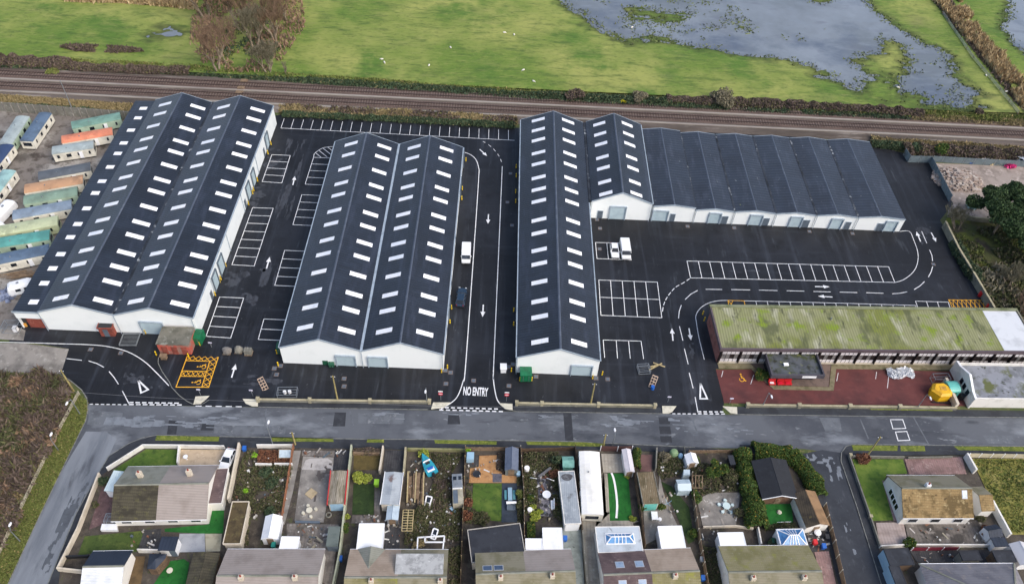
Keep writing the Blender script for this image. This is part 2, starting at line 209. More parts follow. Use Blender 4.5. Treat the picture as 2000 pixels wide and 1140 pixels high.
# ---------------------------------------------------------------- mesh helpers
class MB:
    def __init__(s): s.v = []; s.f = []; s.smooth = False
    def add(s, vs, fs):
        o = len(s.v); s.v += [tuple(x) for x in vs]; s.f += [tuple(i+o for i in f) for f in fs]; return s
    def box(s, x0, x1, y0, y1, z0, z1, T=None):
        p = [(x0, y0, z0), (x1, y0, z0), (x1, y1, z0), (x0, y1, z0), (x0, y0, z1), (x1, y0, z1), (x1, y1, z1), (x0, y1, z1)]
        if T: p = [T(*q) for q in p]
        return s.add(p, [(3, 2, 1, 0), (4, 5, 6, 7), (0, 1, 5, 4), (1, 2, 6, 5), (2, 3, 7, 6), (3, 0, 4, 7)])
    def prism(s, poly, z0, z1):
        n = len(poly); a = sum(poly[i][0]*poly[(i+1) % n][1]-poly[(i+1) % n][0]*poly[i][1] for i in range(n))
        if a < 0: poly = list(reversed(poly))
        v = [(p[0], p[1], z0) for p in poly] + [(p[0], p[1], z1) for p in poly]
        f = [tuple(reversed(range(n))), tuple(range(n, 2*n))] + [(i, (i+1) % n, n+(i+1) % n, n+i) for i in range(n)]
        return s.add(v, f)
    def sheet(s, poly, z):
        n = len(poly); a = sum(poly[i][0]*poly[(i+1) % n][1]-poly[(i+1) % n][0]*poly[i][1] for i in range(n))
        if a < 0: poly = list(reversed(poly))
        return s.add([(p[0], p[1], z) for p in poly], [tuple(range(n))])
    def extr(s, sec, x0, x1, T=None):            # section (y,z) swept along local x
        n = len(sec); v = [(x0, y, z) for y, z in sec] + [(x1, y, z) for y, z in sec]
        if T: v = [T(*q) for q in v]
        a = sum(sec[i][0]*sec[(i+1) % n][1]-sec[(i+1) % n][0]*sec[i][1] for i in range(n))
        if a > 0: f = [tuple(reversed(range(n))), tuple(range(n, 2*n))] + [(i, (i+1) % n, n+(i+1) % n, n+i) for i in range(n)]
        else: f = [tuple(range(n)), tuple(reversed(range(n, 2*n)))] + [(n+i, n+(i+1) % n, (i+1) % n, i) for i in range(n)]
        return s.add(v, f)
    def tube(s, pts, r, n=6, r2=None):
        pts = [Vector(p) for p in pts]; rings = []; o = len(s.v); m = len(pts)
        for i, p in enumerate(pts):
            d = (pts[min(i+1, m-1)]-pts[max(i-1, 0)]).normalized()
            a = d.orthogonal().normalized(); b = d.cross(a); rr = r if r2 is None else r+(r2-r)*i/(m-1)
            for k in range(n): s.v.append(tuple(p+(a*math.cos(2*math.pi*k/n)+b*math.sin(2*math.pi*k/n))*rr))
        for i in range(m-1):
            for k in range(n):
                s.f.append((o+i*n+k, o+i*n+(k+1) % n, o+(i+1)*n+(k+1) % n, o+(i+1)*n+k))
        s.f.append(tuple(o+k for k in reversed(range(n)))); s.f.append(tuple(o+(m-1)*n+k for k in range(n))); return s
    def cyl(s, c, r, z0, z1, n=12, r2=None): return s.tube([(c[0], c[1], z0), (c[0], c[1], z1)], r, n, r2)
    def bar(s, a, b, w, t, up=(0, 0, 1)):
        a = Vector(a); b = Vector(b); d = (b-a).normalized(); sd = d.cross(Vector(up))
        sd = sd.normalized() if sd.length > 1e-4 else Vector((1, 0, 0)); u = sd.cross(d)
        q = [sd*(-w/2)+u*(-t/2), sd*(w/2)+u*(-t/2), sd*(w/2)+u*(t/2), sd*(-w/2)+u*(t/2)]
        return s.add([a+x for x in q]+[b+x for x in q], [(3, 2, 1, 0), (4, 5, 6, 7), (0, 1, 5, 4), (1, 2, 6, 5), (2, 3, 7, 6), (3, 0, 4, 7)])
    def loft(s, rings, cap=True):
        n = len(rings[0]); o = len(s.v)
        for r in rings: s.v += [tuple(p) for p in r]
        for i in range(len(rings)-1):
            for k in range(n): s.f.append((o+i*n+k, o+i*n+(k+1) % n, o+(i+1)*n+(k+1) % n, o+(i+1)*n+k))
        if cap: s.f.append(tuple(o+k for k in reversed(range(n)))); s.f.append(tuple(o+(len(rings)-1)*n+k for k in range(n)))
        return s
    def line(s, pts, wd, z, closed=False):       # flat painted line
        pts = [Vector((p[0], p[1])) for p in pts]; n = len(pts); L = []; R = []
        if closed: pts = pts
        for i, p in enumerate(pts):
            a = pts[i-1] if (i > 0 or closed) else None; b = pts[(i+1) % n] if (i < n-1 or closed) else None
            d1 = (p-a).normalized() if a is not None else None; d2 = (b-p).normalized() if b is not None else None
            d = (d1+d2).normalized() if d1 is not None and d2 is not None else (d1 or d2)
            k = 1.0
            if d1 is not None and d2 is not None: k = 1/max(.4, d.dot(d1))
            q = Vector((-d.y, d.x))*wd/2*k; L.append(p+q); R.append(p-q)
        o = len(s.v); s.v += [(q.x, q.y, z) for q in L] + [(q.x, q.y, z) for q in R]
        for i in range(n if closed else n-1):
            j = (i+1) % n; s.f.append((o+n+i, o+n+j, o+j, o+i))
        return s
OFF = {}
def tag(o, label=None, cat=None, group=None, kind=None):
    if label: o['label'] = label
    if cat: o['category'] = cat
    if group: o['group'] = group
    if kind: o['kind'] = kind
    return o
def obj(name, mb, mat, parent=None, smooth=None):
    me = bpy.data.meshes.new(name); off = OFF.get(parent.name, Vector((0, 0, 0))) if parent else Vector((0, 0, 0))
    V = mb.v if off.length == 0 else [(x-off.x, y-off.y, z-off.z) for x, y, z in mb.v]
    me.from_pydata(V, [], mb.f); me.materials.append(mat)
    if mb.smooth or smooth: me.polygons.foreach_set('use_smooth', [True]*len(me.polygons))
    o = bpy.data.objects.new(name, me); COL.objects.link(o)
    if parent: o.parent = parent; OFF[o.name] = off
    return o
def root(name, label, cat, loc=(0, 0, 0), group=None):
    o = bpy.data.objects.new(name, None); COL.objects.link(o); o.location = loc; o.empty_display_size = .3
    OFF[o.name] = Vector(loc); return tag(o, label, cat, group)
def struct(name, mb, mat): return tag(obj(name, mb, mat), kind='structure')
def dup(o, parent=None):
    c = o.copy(); COL.objects.link(c)
    if parent: c.parent = parent
    for ch in list(o.children): dup(ch, c)
    return c
def frame(o, ux):                                # local frame: x along ux, y to its left
    ux = Vector((ux[0], ux[1], 0)).normalized(); uy = Vector((-ux.y, ux.x, 0)); o = Vector((o[0], o[1], 0))
    return lambda x, y, z: tuple(o+ux*x+uy*y+Vector((0, 0, z)))
def rect(px, z):                                 # image quad TL,TR,BR,BL at height z -> (frame at front-left, L, W): x to the right, y away
    tl, tr, br, bl = GG(px, z); ux = ((tr-tl)+(br-bl)); ux.z = 0; ux.normalize(); uy = Vector((-ux.y, ux.x, 0))
    c = (tl+tr+br+bl)/4; L = ((tr-tl).dot(ux)+(br-bl).dot(ux))/2; W = ((tl-bl).dot(uy)+(tr-br).dot(uy))/2
    o = c-ux*L/2-uy*W/2; return frame(o, ux), L, W, Vector((c.x, c.y, 0))
def stain(name, poly, thr, mat, z, sx=1.5, sy=1.5, seed=1, cell=.16):   # irregular damp, painted wet-sheen or dusty patches lying on a surface
    A = np.array([p[:2] for p in poly]); lo, hi = A.min(0), A.max(0); X, Y = np.meshgrid(np.arange(lo[0], hi[0], cell), np.arange(lo[1], hi[1], cell)); P = np.column_stack([X.ravel(), Y.ravel()])
    x, y = P[:, 0], P[:, 1]; f = vnoise(x/sx, y/sy, 4, seed)*.5+vnoise(x/sx, y/sy, 1.5, seed+1)*.35+vnoise(x/sx, y/sy, .55, seed+2)*.3
    n = len(A); d = np.full(len(P), 1e9)
    for i in range(n):
        a = A[i]; ab = A[(i+1) % n]-a; t = np.clip(((P-a)@ab)/(ab@ab), 0, 1); d = np.minimum(d, np.hypot(*(P-a-t[:, None]*ab).T))
    P = P[inpoly(P, poly) & (f-np.clip(1-d/1.5, 0, 1)*.35 > thr)]; c = cell/2
    V = np.stack([np.column_stack([P[:, 0]+i*c, P[:, 1]+j*c, np.full(len(P), z)]) for i, j in ((-1, -1), (1, -1), (1, 1), (-1, 1))], 1).reshape(-1, 3)
    return tag(npmesh(name, V, np.arange(len(V)).reshape(-1, 4), mat), kind='structure')
# ---------------------------------------------------------------- leaves
def npmesh(name, V, Fq, mat, parent=None):
    me = bpy.data.meshes.new(name); off = OFF.get(parent.name, Vector((0, 0, 0))) if parent else Vector((0, 0, 0))
    V = np.asarray(V, dtype=np.float32)-np.array(off, dtype=np.float32); k = Fq.shape[1]
    me.vertices.add(len(V)); me.vertices.foreach_set('co', V.ravel())
    me.loops.add(Fq.size); me.loops.foreach_set('vertex_index', Fq.ravel().astype(np.int32))
    me.polygons.add(len(Fq)); me.polygons.foreach_set('loop_start', np.arange(0, Fq.size, k, dtype=np.int32))
    me.materials.append(mat); me.update(calc_edges=True); me.validate()
    o = bpy.data.objects.new(name, me); COL.objects.link(o)
    if parent: o.parent = parent; OFF[o.name] = off
    return o
def cards(P, size, aspect=1.3, up=.3):
    n = len(P); d = RNG.normal(size=(n, 3)); d[:, 2] += up*2; d /= np.linalg.norm(d, axis=1, keepdims=True)
    e = RNG.normal(size=(n, 3)); e -= d*(e*d).sum(1, keepdims=True); e /= np.linalg.norm(e, axis=1, keepdims=True)
    s = size*RNG.uniform(.6, 1.4, (n, 1)); a = d*s*aspect/2; b = e*s/2
    V = np.stack([P-a-b*.5, P-a*.1+b-a*.0, P+a, P-a*.1-b], 1).reshape(-1, 3)
    return V, np.arange(n*4).reshape(-1, 4)
def blob(c, r, n, lumps=9, seed=0):
    rg = np.random.default_rng(seed); c = np.array(c); r = np.array(r)
    d = rg.normal(size=(lumps, 3)); d /= np.linalg.norm(d, axis=1, keepdims=True); d[:, 2] = np.abs(d[:, 2])*.9
    C = d*.62*rg.uniform(.6, 1.1, (lumps, 1)); R = rg.uniform(.32, .55, lumps)
    k = rg.integers(0, lumps, n); q = rg.normal(size=(n, 3)); q /= np.linalg.norm(q, axis=1, keepdims=True)
    p = C[k]+q*(R[k]*rg.uniform(.25, 1, n)**.4)[:, None]
    p[:, 2] = np.maximum(p[:, 2], -.35); return c+p*r
def inpoly(P, poly):
    x, y = P[:, 0], P[:, 1]; c = np.zeros(len(P), bool); n = len(poly)
    for i in range(n):
        (x1, y1), (x2, y2) = poly[i][:2], poly[(i+1) % n][:2]
        if y1 == y2: continue
        c ^= ((y1 > y) != (y2 > y)) & (x < (x2-x1)*(y-y1)/(y2-y1)+x1)
    return c
def vnoise(x, y, sc, seed):
    rg = np.random.default_rng(seed); g = rg.uniform(-1, 1, (256, 256)); x = x/sc+1000; y = y/sc+1000
    xi = np.floor(x).astype(int); yi = np.floor(y).astype(int); fx = x-xi; fy = y-yi; fx = fx*fx*(3-2*fx); fy = fy*fy*(3-2*fy)
    a = g[xi % 256, yi % 256]; b = g[(xi+1) % 256, yi % 256]; c = g[xi % 256, (yi+1) % 256]; d = g[(xi+1) % 256, (yi+1) % 256]
    return (a*(1-fx)+b*fx)*(1-fy)+(c*(1-fx)+d*fx)*fy
def scrub(name, poly, n, hmin, hmax, size, aspect, mat, seed=1, z0=0, clump=3.5, up=.5, cut=None):
    poly = [tuple(p[:2]) for p in poly]; A = np.array(poly); lo, hi = A.min(0), A.max(0); rg = np.random.default_rng(seed)
    P = rg.uniform(lo, hi, (n*3, 2)); P = P[inpoly(P, poly)][:n]
    f = (vnoise(P[:, 0], P[:, 1], clump, seed)+.5*vnoise(P[:, 0], P[:, 1], clump*.4, seed+1))/1.5*.5+.5
    if cut is not None: k = f > cut; P = P[k]; f = f[k]
    h = hmin+(hmax-hmin)*np.clip(f*1.3-.15, 0, 1); z = z0+h*rg.uniform(.15, 1, len(P))**.6
    V, Fq = cards(np.column_stack([P, z]), size, aspect, up); return tag(npmesh(name, V, Fq, mat), kind='stuff')
def shrub(name, label, px, r, h, mat, n=900, size=.28, seed=0, cat='shrub', group=None, z0=.05):
    c = G(*px, z0+h*.45) if isinstance(px, tuple) else Vector(px)
    t = root(name, label, cat, (c.x, c.y, z0), group)
    st = MB()
    for k in range(4):
        a = k*1.57+seed; st.tube([(c.x, c.y, z0-.02), (c.x+math.cos(a)*r*.4, c.y+math.sin(a)*r*.4, z0+h*.5)], .05, 4, .02)
    obj('stem', st, BARK, t)
    V, Fq = cards(blob((c.x, c.y, z0+h*.42), (r*1.15, r*1.15, h*.62), n, 8, seed+3), size, 1.3)
    npmesh('foliage', V, Fq, mat, t); return t
# ================================================================ SETTING
struct('ground', MB().sheet([(-1500, -1200), (1500, -1200), (1500, 3000), (-1500, 3000)], -.06), GROUND)
XY = lambda px: [tuple(p[:2]) for p in GG(px)]
# --- flooded pasture beyond the railway
main_w = [(1070, -20), (1120, 20), (1150, 45), (1195, 70), (1220, 84), (1260, 82), (1300, 82), (1340, 92), (1400, 100), (1460, 112), (1500, 116), (1534, 117), (1592, 134), (1616, 147), (1590, 152), (1632, 160), (1647, 171), (1682, 187), (1695, 182), (1715, 194), (1740, 202), (1757, 202), (1780, 204), (1805, 211), (1824, 213), (1850, 210), (1868, 216), (1900, 218), (1921, 203), (1924, 184), (1905, 168), (1874, 150), (1866, 134), (1842, 103), (1803, 84), (1766, 60), (1737, 42), (1710, 24), (1695, 5), (1690, -20), (1660, -70), (1560, -110), (1300, -105), (1120, -70)]
right_w = [(1962, -30), (1964, 20), (1958, 53), (1984, 90), (2004, 118), (2090, 180), (2260, 140), (2240, -30), (2100, -80)]
isles = [[(1663, 121), (1690, 113), (1726, 105), (1722, 76), (1753, 89), (1767, 105), (1769, 134), (1737, 152), (1700, 148), (1682, 134)],
         [(1684, 161), (1716, 155), (1746, 163), (1756, 167), (1741, 178), (1738, 204), (1700, 196), (1690, 180)],
         [(1230, 22), (1260, 20), (1295, 26), (1344, 31), (1336, 38), (1275, 38), (1238, 35)], [(1575, 0), (1600, -6), (1640, -4), (1610, 8), (1585, 8)], [(1757, 190), (1800, 192), (1806, 212), (1762, 206)]]
small_w = [(270, 70), (300, 63), (335, 57), (358, 60), (345, 72), (310, 78), (285, 78)]
def sdist(X, Y, poly):
    P = np.column_stack([X, Y]); d = np.full(len(X), 1e9); n = len(poly)
    for i in range(n):
        a = np.array(poly[i]); b = np.array(poly[(i+1) % n]); ab = b-a; t = np.clip(((P-a)@ab)/(ab@ab), 0, 1)
        d = np.minimum(d, np.hypot(*(P-a-t[:, None]*ab).T))
    return np.where(inpoly(P, poly), -d, d)
gx = np.arange(-270, 330, .62); gy = np.arange(179.5, 430, .62); X, Y = np.meshgrid(gx, gy); x, y = X.ravel(), Y.ravel()
sdm = sdist(x, y, XY(main_w)); sdm = np.minimum(sdm, sdist(x, y, XY(right_w))); sdm = np.minimum(sdm, sdist(x, y, XY(small_w))+.6)
for il in isles: sdm = np.maximum(sdm, -sdist(x, y, XY(il)))
wet = sdist(x, y, XY([(1080, -20), (1150, 50), (1215, 88), (1300, 84), (1420, 100), (1500, 60), (1400, -20)]))
n1 = vnoise(x, y*1.5, 14, 3)*.45+vnoise(x, y*1.6, 5, 4)*.4+vnoise(x, y*1.8, 2.1, 5)*.45+vnoise(x, y*1.5, 1.1, 6)*.4
shal = np.where(sdist(x, y, XY([(1740, 40), (1880, 130), (1935, 215), (1740, 215), (1680, 190), (1730, 120)])) < 0, .035, 0)
WZ = .3
z = WZ+np.clip(.034*sdm, -.13, .3)+.085*n1+shal*(sdm < 0)+np.where(wet < 0, np.minimum(.055, -wet*.02), 0)*(sdm < 0)
nx, ny = len(gx), len(gy); idx = np.arange(nx*ny).reshape(ny, nx)
Fq = np.stack([idx[:-1, :-1], idx[:-1, 1:], idx[1:, 1:], idx[1:, :-1]], -1).reshape(-1, 4)
FIELD = M('wet_pasture', (100, 124, 48), [((146, 152, 80), .03, .42, .6), ((82, 114, 40), .07, .52, .66), ((140, 138, 84), .13, .56, .74, (.35, 1.5, 1), .4), ((58, 86, 32), .35, .5, .68, (.5, 1.8, 1), .65), ((146, 150, 86), .8, .54, .74, (.4, 1.8, 1), .6), ((52, 74, 28), 1.1, .53, .72, (.6, 1.5, 1), .6), ((126, 118, 84), .05, .62, .74, (1, 1, 1), .35), ((150, 156, 100), 2.2, .6, .76, (.6, 1.4, 1), .5)], .95, (1.1, .9))
t = FIELD.node_tree; b = t.nodes['Principled BSDF']; src = b.inputs['Base Color'].links[0].from_socket
gn = t.nodes.new('ShaderNodeNewGeometry'); sp = t.nodes.new('ShaderNodeSeparateXYZ'); t.links.new(gn.outputs['Position'], sp.inputs[0])
mr = t.nodes.new('ShaderNodeMapRange'); mr.inputs[1].default_value = WZ+.0; mr.inputs[2].default_value = WZ+.1; mr.inputs[3].default_value = .8; mr.inputs[4].default_value = 0
t.links.new(sp.outputs[2], mr.inputs[0]); mx = t.nodes.new('ShaderNodeMix'); mx.data_type = 'RGBA'; mx.inputs[7].default_value = srgb((52, 62, 30))
t.links.new(src, mx.inputs[6]); t.links.new(mr.outputs[0], mx.inputs[0]); t.links.new(mx.outputs[2], b.inputs['Base Color'])   # soaked turf along the water line
fo = npmesh('pasture', np.column_stack([x, y, z]), Fq, FIELD); fo.data.polygons.foreach_set('use_smooth', [True]*len(fo.data.polygons)); tag(fo, kind='structure')
k = np.where((z > WZ-.055) & (z < WZ+.03) & (x > -20) & (x < 230) & (y < 300))[0]; k = np.random.default_rng(5).choice(k, min(len(k), 17000), replace=False)
sedge_at = np.column_stack([x[k], y[k], np.full(len(k), WZ+.02)])+np.random.default_rng(6).normal(size=(len(k), 3))*[.3, .3, .03]
struct('far_pasture', MB().sheet([(-1500, 429), (1500, 429), (1500, 2900), (-1500, 2900)], .3), GRASS)
struct('flood_water', MB().sheet([(-269, 181), (329, 181), (329, 428), (-269, 428)], WZ), WATER)
# --- railway corridor
struct('railway_ballast', MB().extr([(164.6, -.05), (166.2, .32), (177.6, .32), (179, -.05)], -260, 330), BALLAST)
for yc, nm in ((175.3, 'far'), (170.3, 'near')):
    t = root('railway_track', {'far': 'railway track with rusty sleepers nearest the green field', 'near': 'railway track nearest the black-roofed warehouses'}[nm], 'railway track', (0, yc, .32), 'railway tracks')
    obj('track_bed', MB().extr([(yc-1.75, .3), (yc-1.6, .42), (yc+1.6, .42), (yc+1.75, .3)], -255, 325), RUSTBAL, t)
    m = MB()
    for i in range(int(580/.68)): m.box(-254+i*.68, -254+i*.68+.26, yc-1.3, yc+1.3, .425, .5)
    tag(obj('sleepers', m, SLEEPER, t), kind='stuff')
    for s in (-.75, .75): obj('rail', MB().box(-255, 325, yc+s-.06, yc+s+.06, .5, .66), RAIL, t)
for yc, lb in ((172.9, 'pale concrete cable trough between the two railway tracks'), (167.6, 'pale concrete cable trough on the warehouse side of the railway')):
    tag(obj('cable_trough', MB().box(-250, 320, yc-.28, yc+.28, .3, .5), TROUGH), lb, 'cable trough', 'railway cable troughs')
m = MB(); XC = G(470, 178).x
for yy in (168.9, 171.7, 173.7, 176.9): m.box(XC-.8, XC+.8, yy-.6, yy+.6, .3, .69)
for k in range(6): m.box(XC-.9, XC+.9, 165.6+k*2.05, 167.5+k*2.05, .28, .37)
tag(obj('foot_crossing', m, WOOD), 'timber foot crossing over the railway behind the leftmost warehouse', 'crossing')
# --- yard, roads, pavements
yard_px = [(20, 640), (18, 667), (60, 669), (135, 681), (118, 731), (150, 752), (168, 772), (174, 789), (600, 796), (1011, 803), (1409, 809), (1414, 788), (1398, 720), (1640, 718), (1935, 726), (1990, 680), (1930, 604), (1836, 430), (1862, 398), (1851, 380), (1811, 304), (1768, 300), (1705, 283), (1500, 262), (1010, 250), (548, 224), (530, 228), (390, 650), (80, 600)]
struct('yard', MB().sheet(XY(yard_px), .02), YARD)
struct('red_forecourt', MB().sheet(XY([(1398, 721.5), (1640, 720), (1940, 727), (1950, 740), (1900, 793), (1414.5, 787)]), .032), REDTAR)
struct('caravan_site', MB().sheet(XY([(-250, 190), (0, 215), (255, 222), (285, 205), (240, 260), (40, 640), (20, 645), (-120, 640), (-500, 560)]), -.01), DIRT)
struct('caravan_site_track', MB().prism(XY([(-120, 663), (0, 670), (48, 670.5), (134.5, 681.5), (119, 730), (0, 727), (-160, 724)]), -.05, .03), CONC)
struct('site_pad', MB().prism(XY([(-40, 640), (38, 640), (50, 645), (46, 665), (-40, 660)]), -.05, .035), CONC)
struct('road', MB().sheet(XY([(174, 789.5), (600, 796.5), (1011, 803.5), (1390, 809), (1640, 812), (2000, 815), (2400, 819), (2400, 880), (2000, 872.5), (1670, 868), (1648, 880), (1642, 900), (1606, 960), (1598, 880), (1570, 876), (1357, 874), (1120, 863), (900, 859.5), (700, 858), (420, 853), (306, 850), (252, 866), (213, 891), (194, 925), (166, 900), (120, 925), (150, 800), (166, 774)]), .005), ROAD)
struct('side_lane', MB().sheet(XY([(168, 842), (207, 843), (228, 856), (212, 892), (194, 925), (150, 1003), (92, 1144), (40, 1250), (-70, 1250), (17, 1140), (76, 1011), (118, 924)]), .012), LANE)
struct('side_street', MB().sheet(XY([(1556, 888), (1606, 878), (1645, 884), (1643, 900), (1672, 985), (1721, 1142), (1760, 1260), (1690, 1260), (1640, 1130), (1601, 972), (1580, 905)]), .012), DARKROAD)
def kerb(name, px, wd=.14, z=.13): return struct(name, MB().line(XY(px), wd, z), KERB)
def raised(name, px, mat, z=.11): return struct(name, MB().prism(XY(px), -.05, z), mat)
# north pavements
raised('pavement', [(503, 785), (606, 786), (840, 788), (862, 787), (836, 799.5), (600, 796), (505, 794.5), (500, 790)], PAVE)
raised('pavement', [(1006, 791), (1168, 794), (1290, 796), (1294, 806.5), (1011, 803.2), (1002, 800)], PAVE)
raised('pavement', [(1440, 794.5), (1559, 795.5), (1658, 797), (1860, 800), (2100, 804), (2100, 816), (2000, 814.6), (1640, 811.5), (1440, 808.5)], PAVE)
for q in ([(382, 774.5), (409, 773), (400, 782), (392, 788), (378, 790)], [(474, 779), (504, 780), (504, 793.5), (492, 793), (480, 788)], [(846, 786), (881, 786), (866, 796), (842, 799)], [(974, 787.5), (1001, 788.5), (1001, 801), (986, 798)], [(1293, 793), (1321, 793), (1313, 804), (1306, 807.4), (1294, 807)], [(1411, 793.5), (1439, 795), (1440, 808.5), (1426, 806)]):
    struct('crossing_apron', MB().prism(XY(q), -.05, .12), PALECON)
kerb('kerb', [(505, 795), (600, 797), (836, 800)]); kerb('kerb', [(986, 799), (1004, 802.5), (1011, 804), (1294, 808)]); kerb('kerb', [(1426, 808), (1440, 809.5), (1640, 812.3), (2000, 815.5), (2150, 817)])
kerb('kerb', [(310, 698), (309, 709), (317, 726), (331, 746), (336, 757), (351, 773), (366, 784), (376, 789), (396, 789), (409, 781)], .13, .1)
kerb('kerb', [(118, 731), (140, 745), (160, 762), (170, 778), (172, 800), (168, 822), (118, 925), (76, 1012), (17, 1139), (-30, 1240)], .16)
# south pavements and verges
raised('pavement', [(1357, 873), (1120, 862), (900, 858.5), (700, 857), (420, 852), (306, 849.5), (252, 865.5), (213, 890), (193.6, 924), (150, 1003), (95, 1140), (50, 1250), (100, 1250), (118, 1114), (197, 930), (213, 917), (283, 874), (352, 874), (470, 874), (686, 876), (908, 880), (1120, 877), (1345, 884), (1445, 880)], PAVE)
kerb('kerb', [(1357, 873.5), (1120, 862.5), (900, 859), (700, 857.5), (420, 852.5), (306, 850), (278, 855), (252, 866), (213, 890.5), (193, 924), (149, 1003), (94, 1140), (48, 1250)])
raised('pavement', [(1659, 869), (2000, 872), (2200, 876), (2200, 893), (1890, 888), (1662, 890), (1656, 892), (1697, 1011), (1740, 1142), (1780, 1260), (1764, 1260), (1721, 1140), (1672.6, 986), (1642, 900), (1642, 888), (1648, 876)], PAVE)
kerb('kerb', [(2200, 875.5), (2000, 871.5), (1664, 868), (1652, 872), (1643, 884), (1642, 900), (1672, 986), (1720.5, 1140), (1763, 1260)])
raised('pavement', [(1445, 868), (1520, 874), (1565, 884), (1590, 915), (1606, 966), (1644, 1116), (1690, 1260), (1676, 1260), (1632, 1122), (1592, 960), (1560, 910), (1445, 880)], PAVE, .1)
def grass(name, px, mat=VERGE, z=.13): return tag(obj(name, MB().prism(XY(px), 0, z), mat), kind='stuff')
for q in ([(307, 850.5), (429, 852.5), (427, 862), (303, 860)], [(530, 853.5), (651, 856.5), (652, 863), (531, 862)], [(718, 857.5), (750, 858), (750, 864.5), (716, 864)], [(848, 859), (912, 860), (970, 862), (970, 868.5), (850, 866)], [(1027, 862.5), (1140, 863.5), (1182, 867), (1180, 872.5), (1030, 868.5)], [(1663, 869.5), (1753, 870.5), (1752, 880.5), (1666, 880)], [(1758, 870.5), (1805, 871), (1807, 881), (1759, 881)], [(1862, 871.5), (2000, 873), (2160, 877), (2160, 886), (2000, 881.5), (1872, 879)], [(1470, 791), (1540, 791.5), (1540, 794.5), (1470, 794)], [(1700, 797.5), (1860, 800), (1860, 803), (1700, 800.5)]):
    grass('verge_grass', q)
# patches in the road
m = MB(); ml = MB()
for q in ([(654, 805), (676, 805), (674, 832), (650, 832)], [(396, 824), (420, 824), (417, 840), (392, 840)], [(876, 806), (896, 806), (899, 828), (874, 828)], [(1286, 814), (1307, 814), (1309, 828), (1288, 828)], [(1287, 832), (1309, 832), (1311, 847), (1289, 847)], [(1289, 851), (1311, 851), (1313, 864), (1291, 863)], [(330, 820), (348, 822), (344, 848), (326, 848)], [(1100, 806), (1116, 806), (1120, 860), (1104, 860)]): m.sheet(XY(q), .014)
for q in ([(700, 806), (790, 807), (788, 828), (700, 826)], [(176, 800), (240, 806), (236, 832), (170, 828)], [(1600, 815), (1640, 816), (1644, 842), (1612, 842)], [(1920, 850), (1980, 850), (1984, 866), (1930, 866)], [(420, 830), (560, 832), (556, 848), (418, 846)]): ml.sheet(XY(q), .0125)
for a, b in (((1680, 818), (1696, 856)), ((1784, 814), (1816, 871)), ((1350, 812), (1362, 845)), ((683, 800), (690, 830)), ((520, 798), (516, 850))): ml.line(XY([a, b]), .25, .0155)
struct('road_repair', m, PATCH); struct('road_repair', ml, PATCHL)
m = MB()
for q in ([(1739, 819), (1763, 819), (1769, 836), (1744, 837)], [(1749, 843), (1771, 842), (1777, 859), (1754, 860)]): m.line(XY(q), .16, .018, True)
struct('speed_cushion_marking', m, WHITEPAINT)
WETSHEEN = M('painted_wet_sheen', (122, 128, 135), [((100, 106, 112), .8, .45, .65)], .45); SCUFF = M('pale_scuff', (60, 64, 72), [((36, 39, 46), .9, .45, .65, (1, .4, 1))], .8)  # wet road patches: pale tone paints the sheen of damp tarmac into the colour
for i, (q, th, sx, sy) in enumerate((([(215, 800), (520, 803), (505, 846), (200, 830)], .06, 3.2, .5), ([(520, 803), (800, 806), (790, 828), (515, 830)], .12, 4, .4), ([(1305, 812), (1480, 812), (1470, 858), (1310, 862)], .1, 2.4, .55), ([(1010, 808), (1280, 812), (1276, 834), (1012, 830)], .24, 2, .6), ([(1560, 880), (1648, 872), (1640, 930), (1610, 950), (1590, 906)], .04, 1, 1), ([(1596, 920), (1640, 910), (1662, 990), (1640, 1010)], .1, .7, 1.8), ([(1640, 1000), (1664, 1000), (1706, 1130), (1684, 1140)], .08, .5, 2.2), ([(1190, 812), (1300, 816), (1298, 836), (1186, 834)], .2, 1.5, .6), ([(860, 800), (990, 804), (985, 812), (862, 810)], .1, 1.6, .5))): stain('wet_sheen_patch', XY(q), th, WETSHEEN, .0165, sx, sy, 10+i)
stain('dark_damp_patch', XY([(222, 850), (194, 925), (150, 1003), (92, 1144), (56, 1144), (124, 1000), (170, 910), (196, 850)]), -.04, M('dark_damp', (84, 89, 95), [((70, 74, 80), .8, .45, .65)], .55), .0175, .6, 1.8, 70)
for i, (q, th, sx, sy) in enumerate((([(520, 284), (575, 286), (500, 420), (470, 424)], .12, 1.4, .9), ([(560, 270), (600, 272), (540, 560), (505, 560)], .14, .35, 3), ([(950, 440), (966, 440), (958, 760), (940, 760)], .1, .3, 3), ([(440, 720), (560, 726), (540, 775), (440, 765)], .16, 2.4, .5), ([(440, 520), (520, 525), (500, 600), (420, 600)], .2, 1.2, 1), ([(1345, 640), (1375, 640), (1400, 790), (1340, 790)], .12, .7, 1.6), ([(1790, 400), (1845, 420), (1830, 440), (1800, 480), (1785, 450)], .16, .6, .6), ([(1380, 515), (1700, 525), (1700, 545), (1390, 540)], .24, 3, .4), ([(300, 730), (345, 760), (250, 775), (200, 720)], .24, 1, 1))): stain('tyre_scuff', XY(q), th, SCUFF, .0255, sx, sy, 40+i)
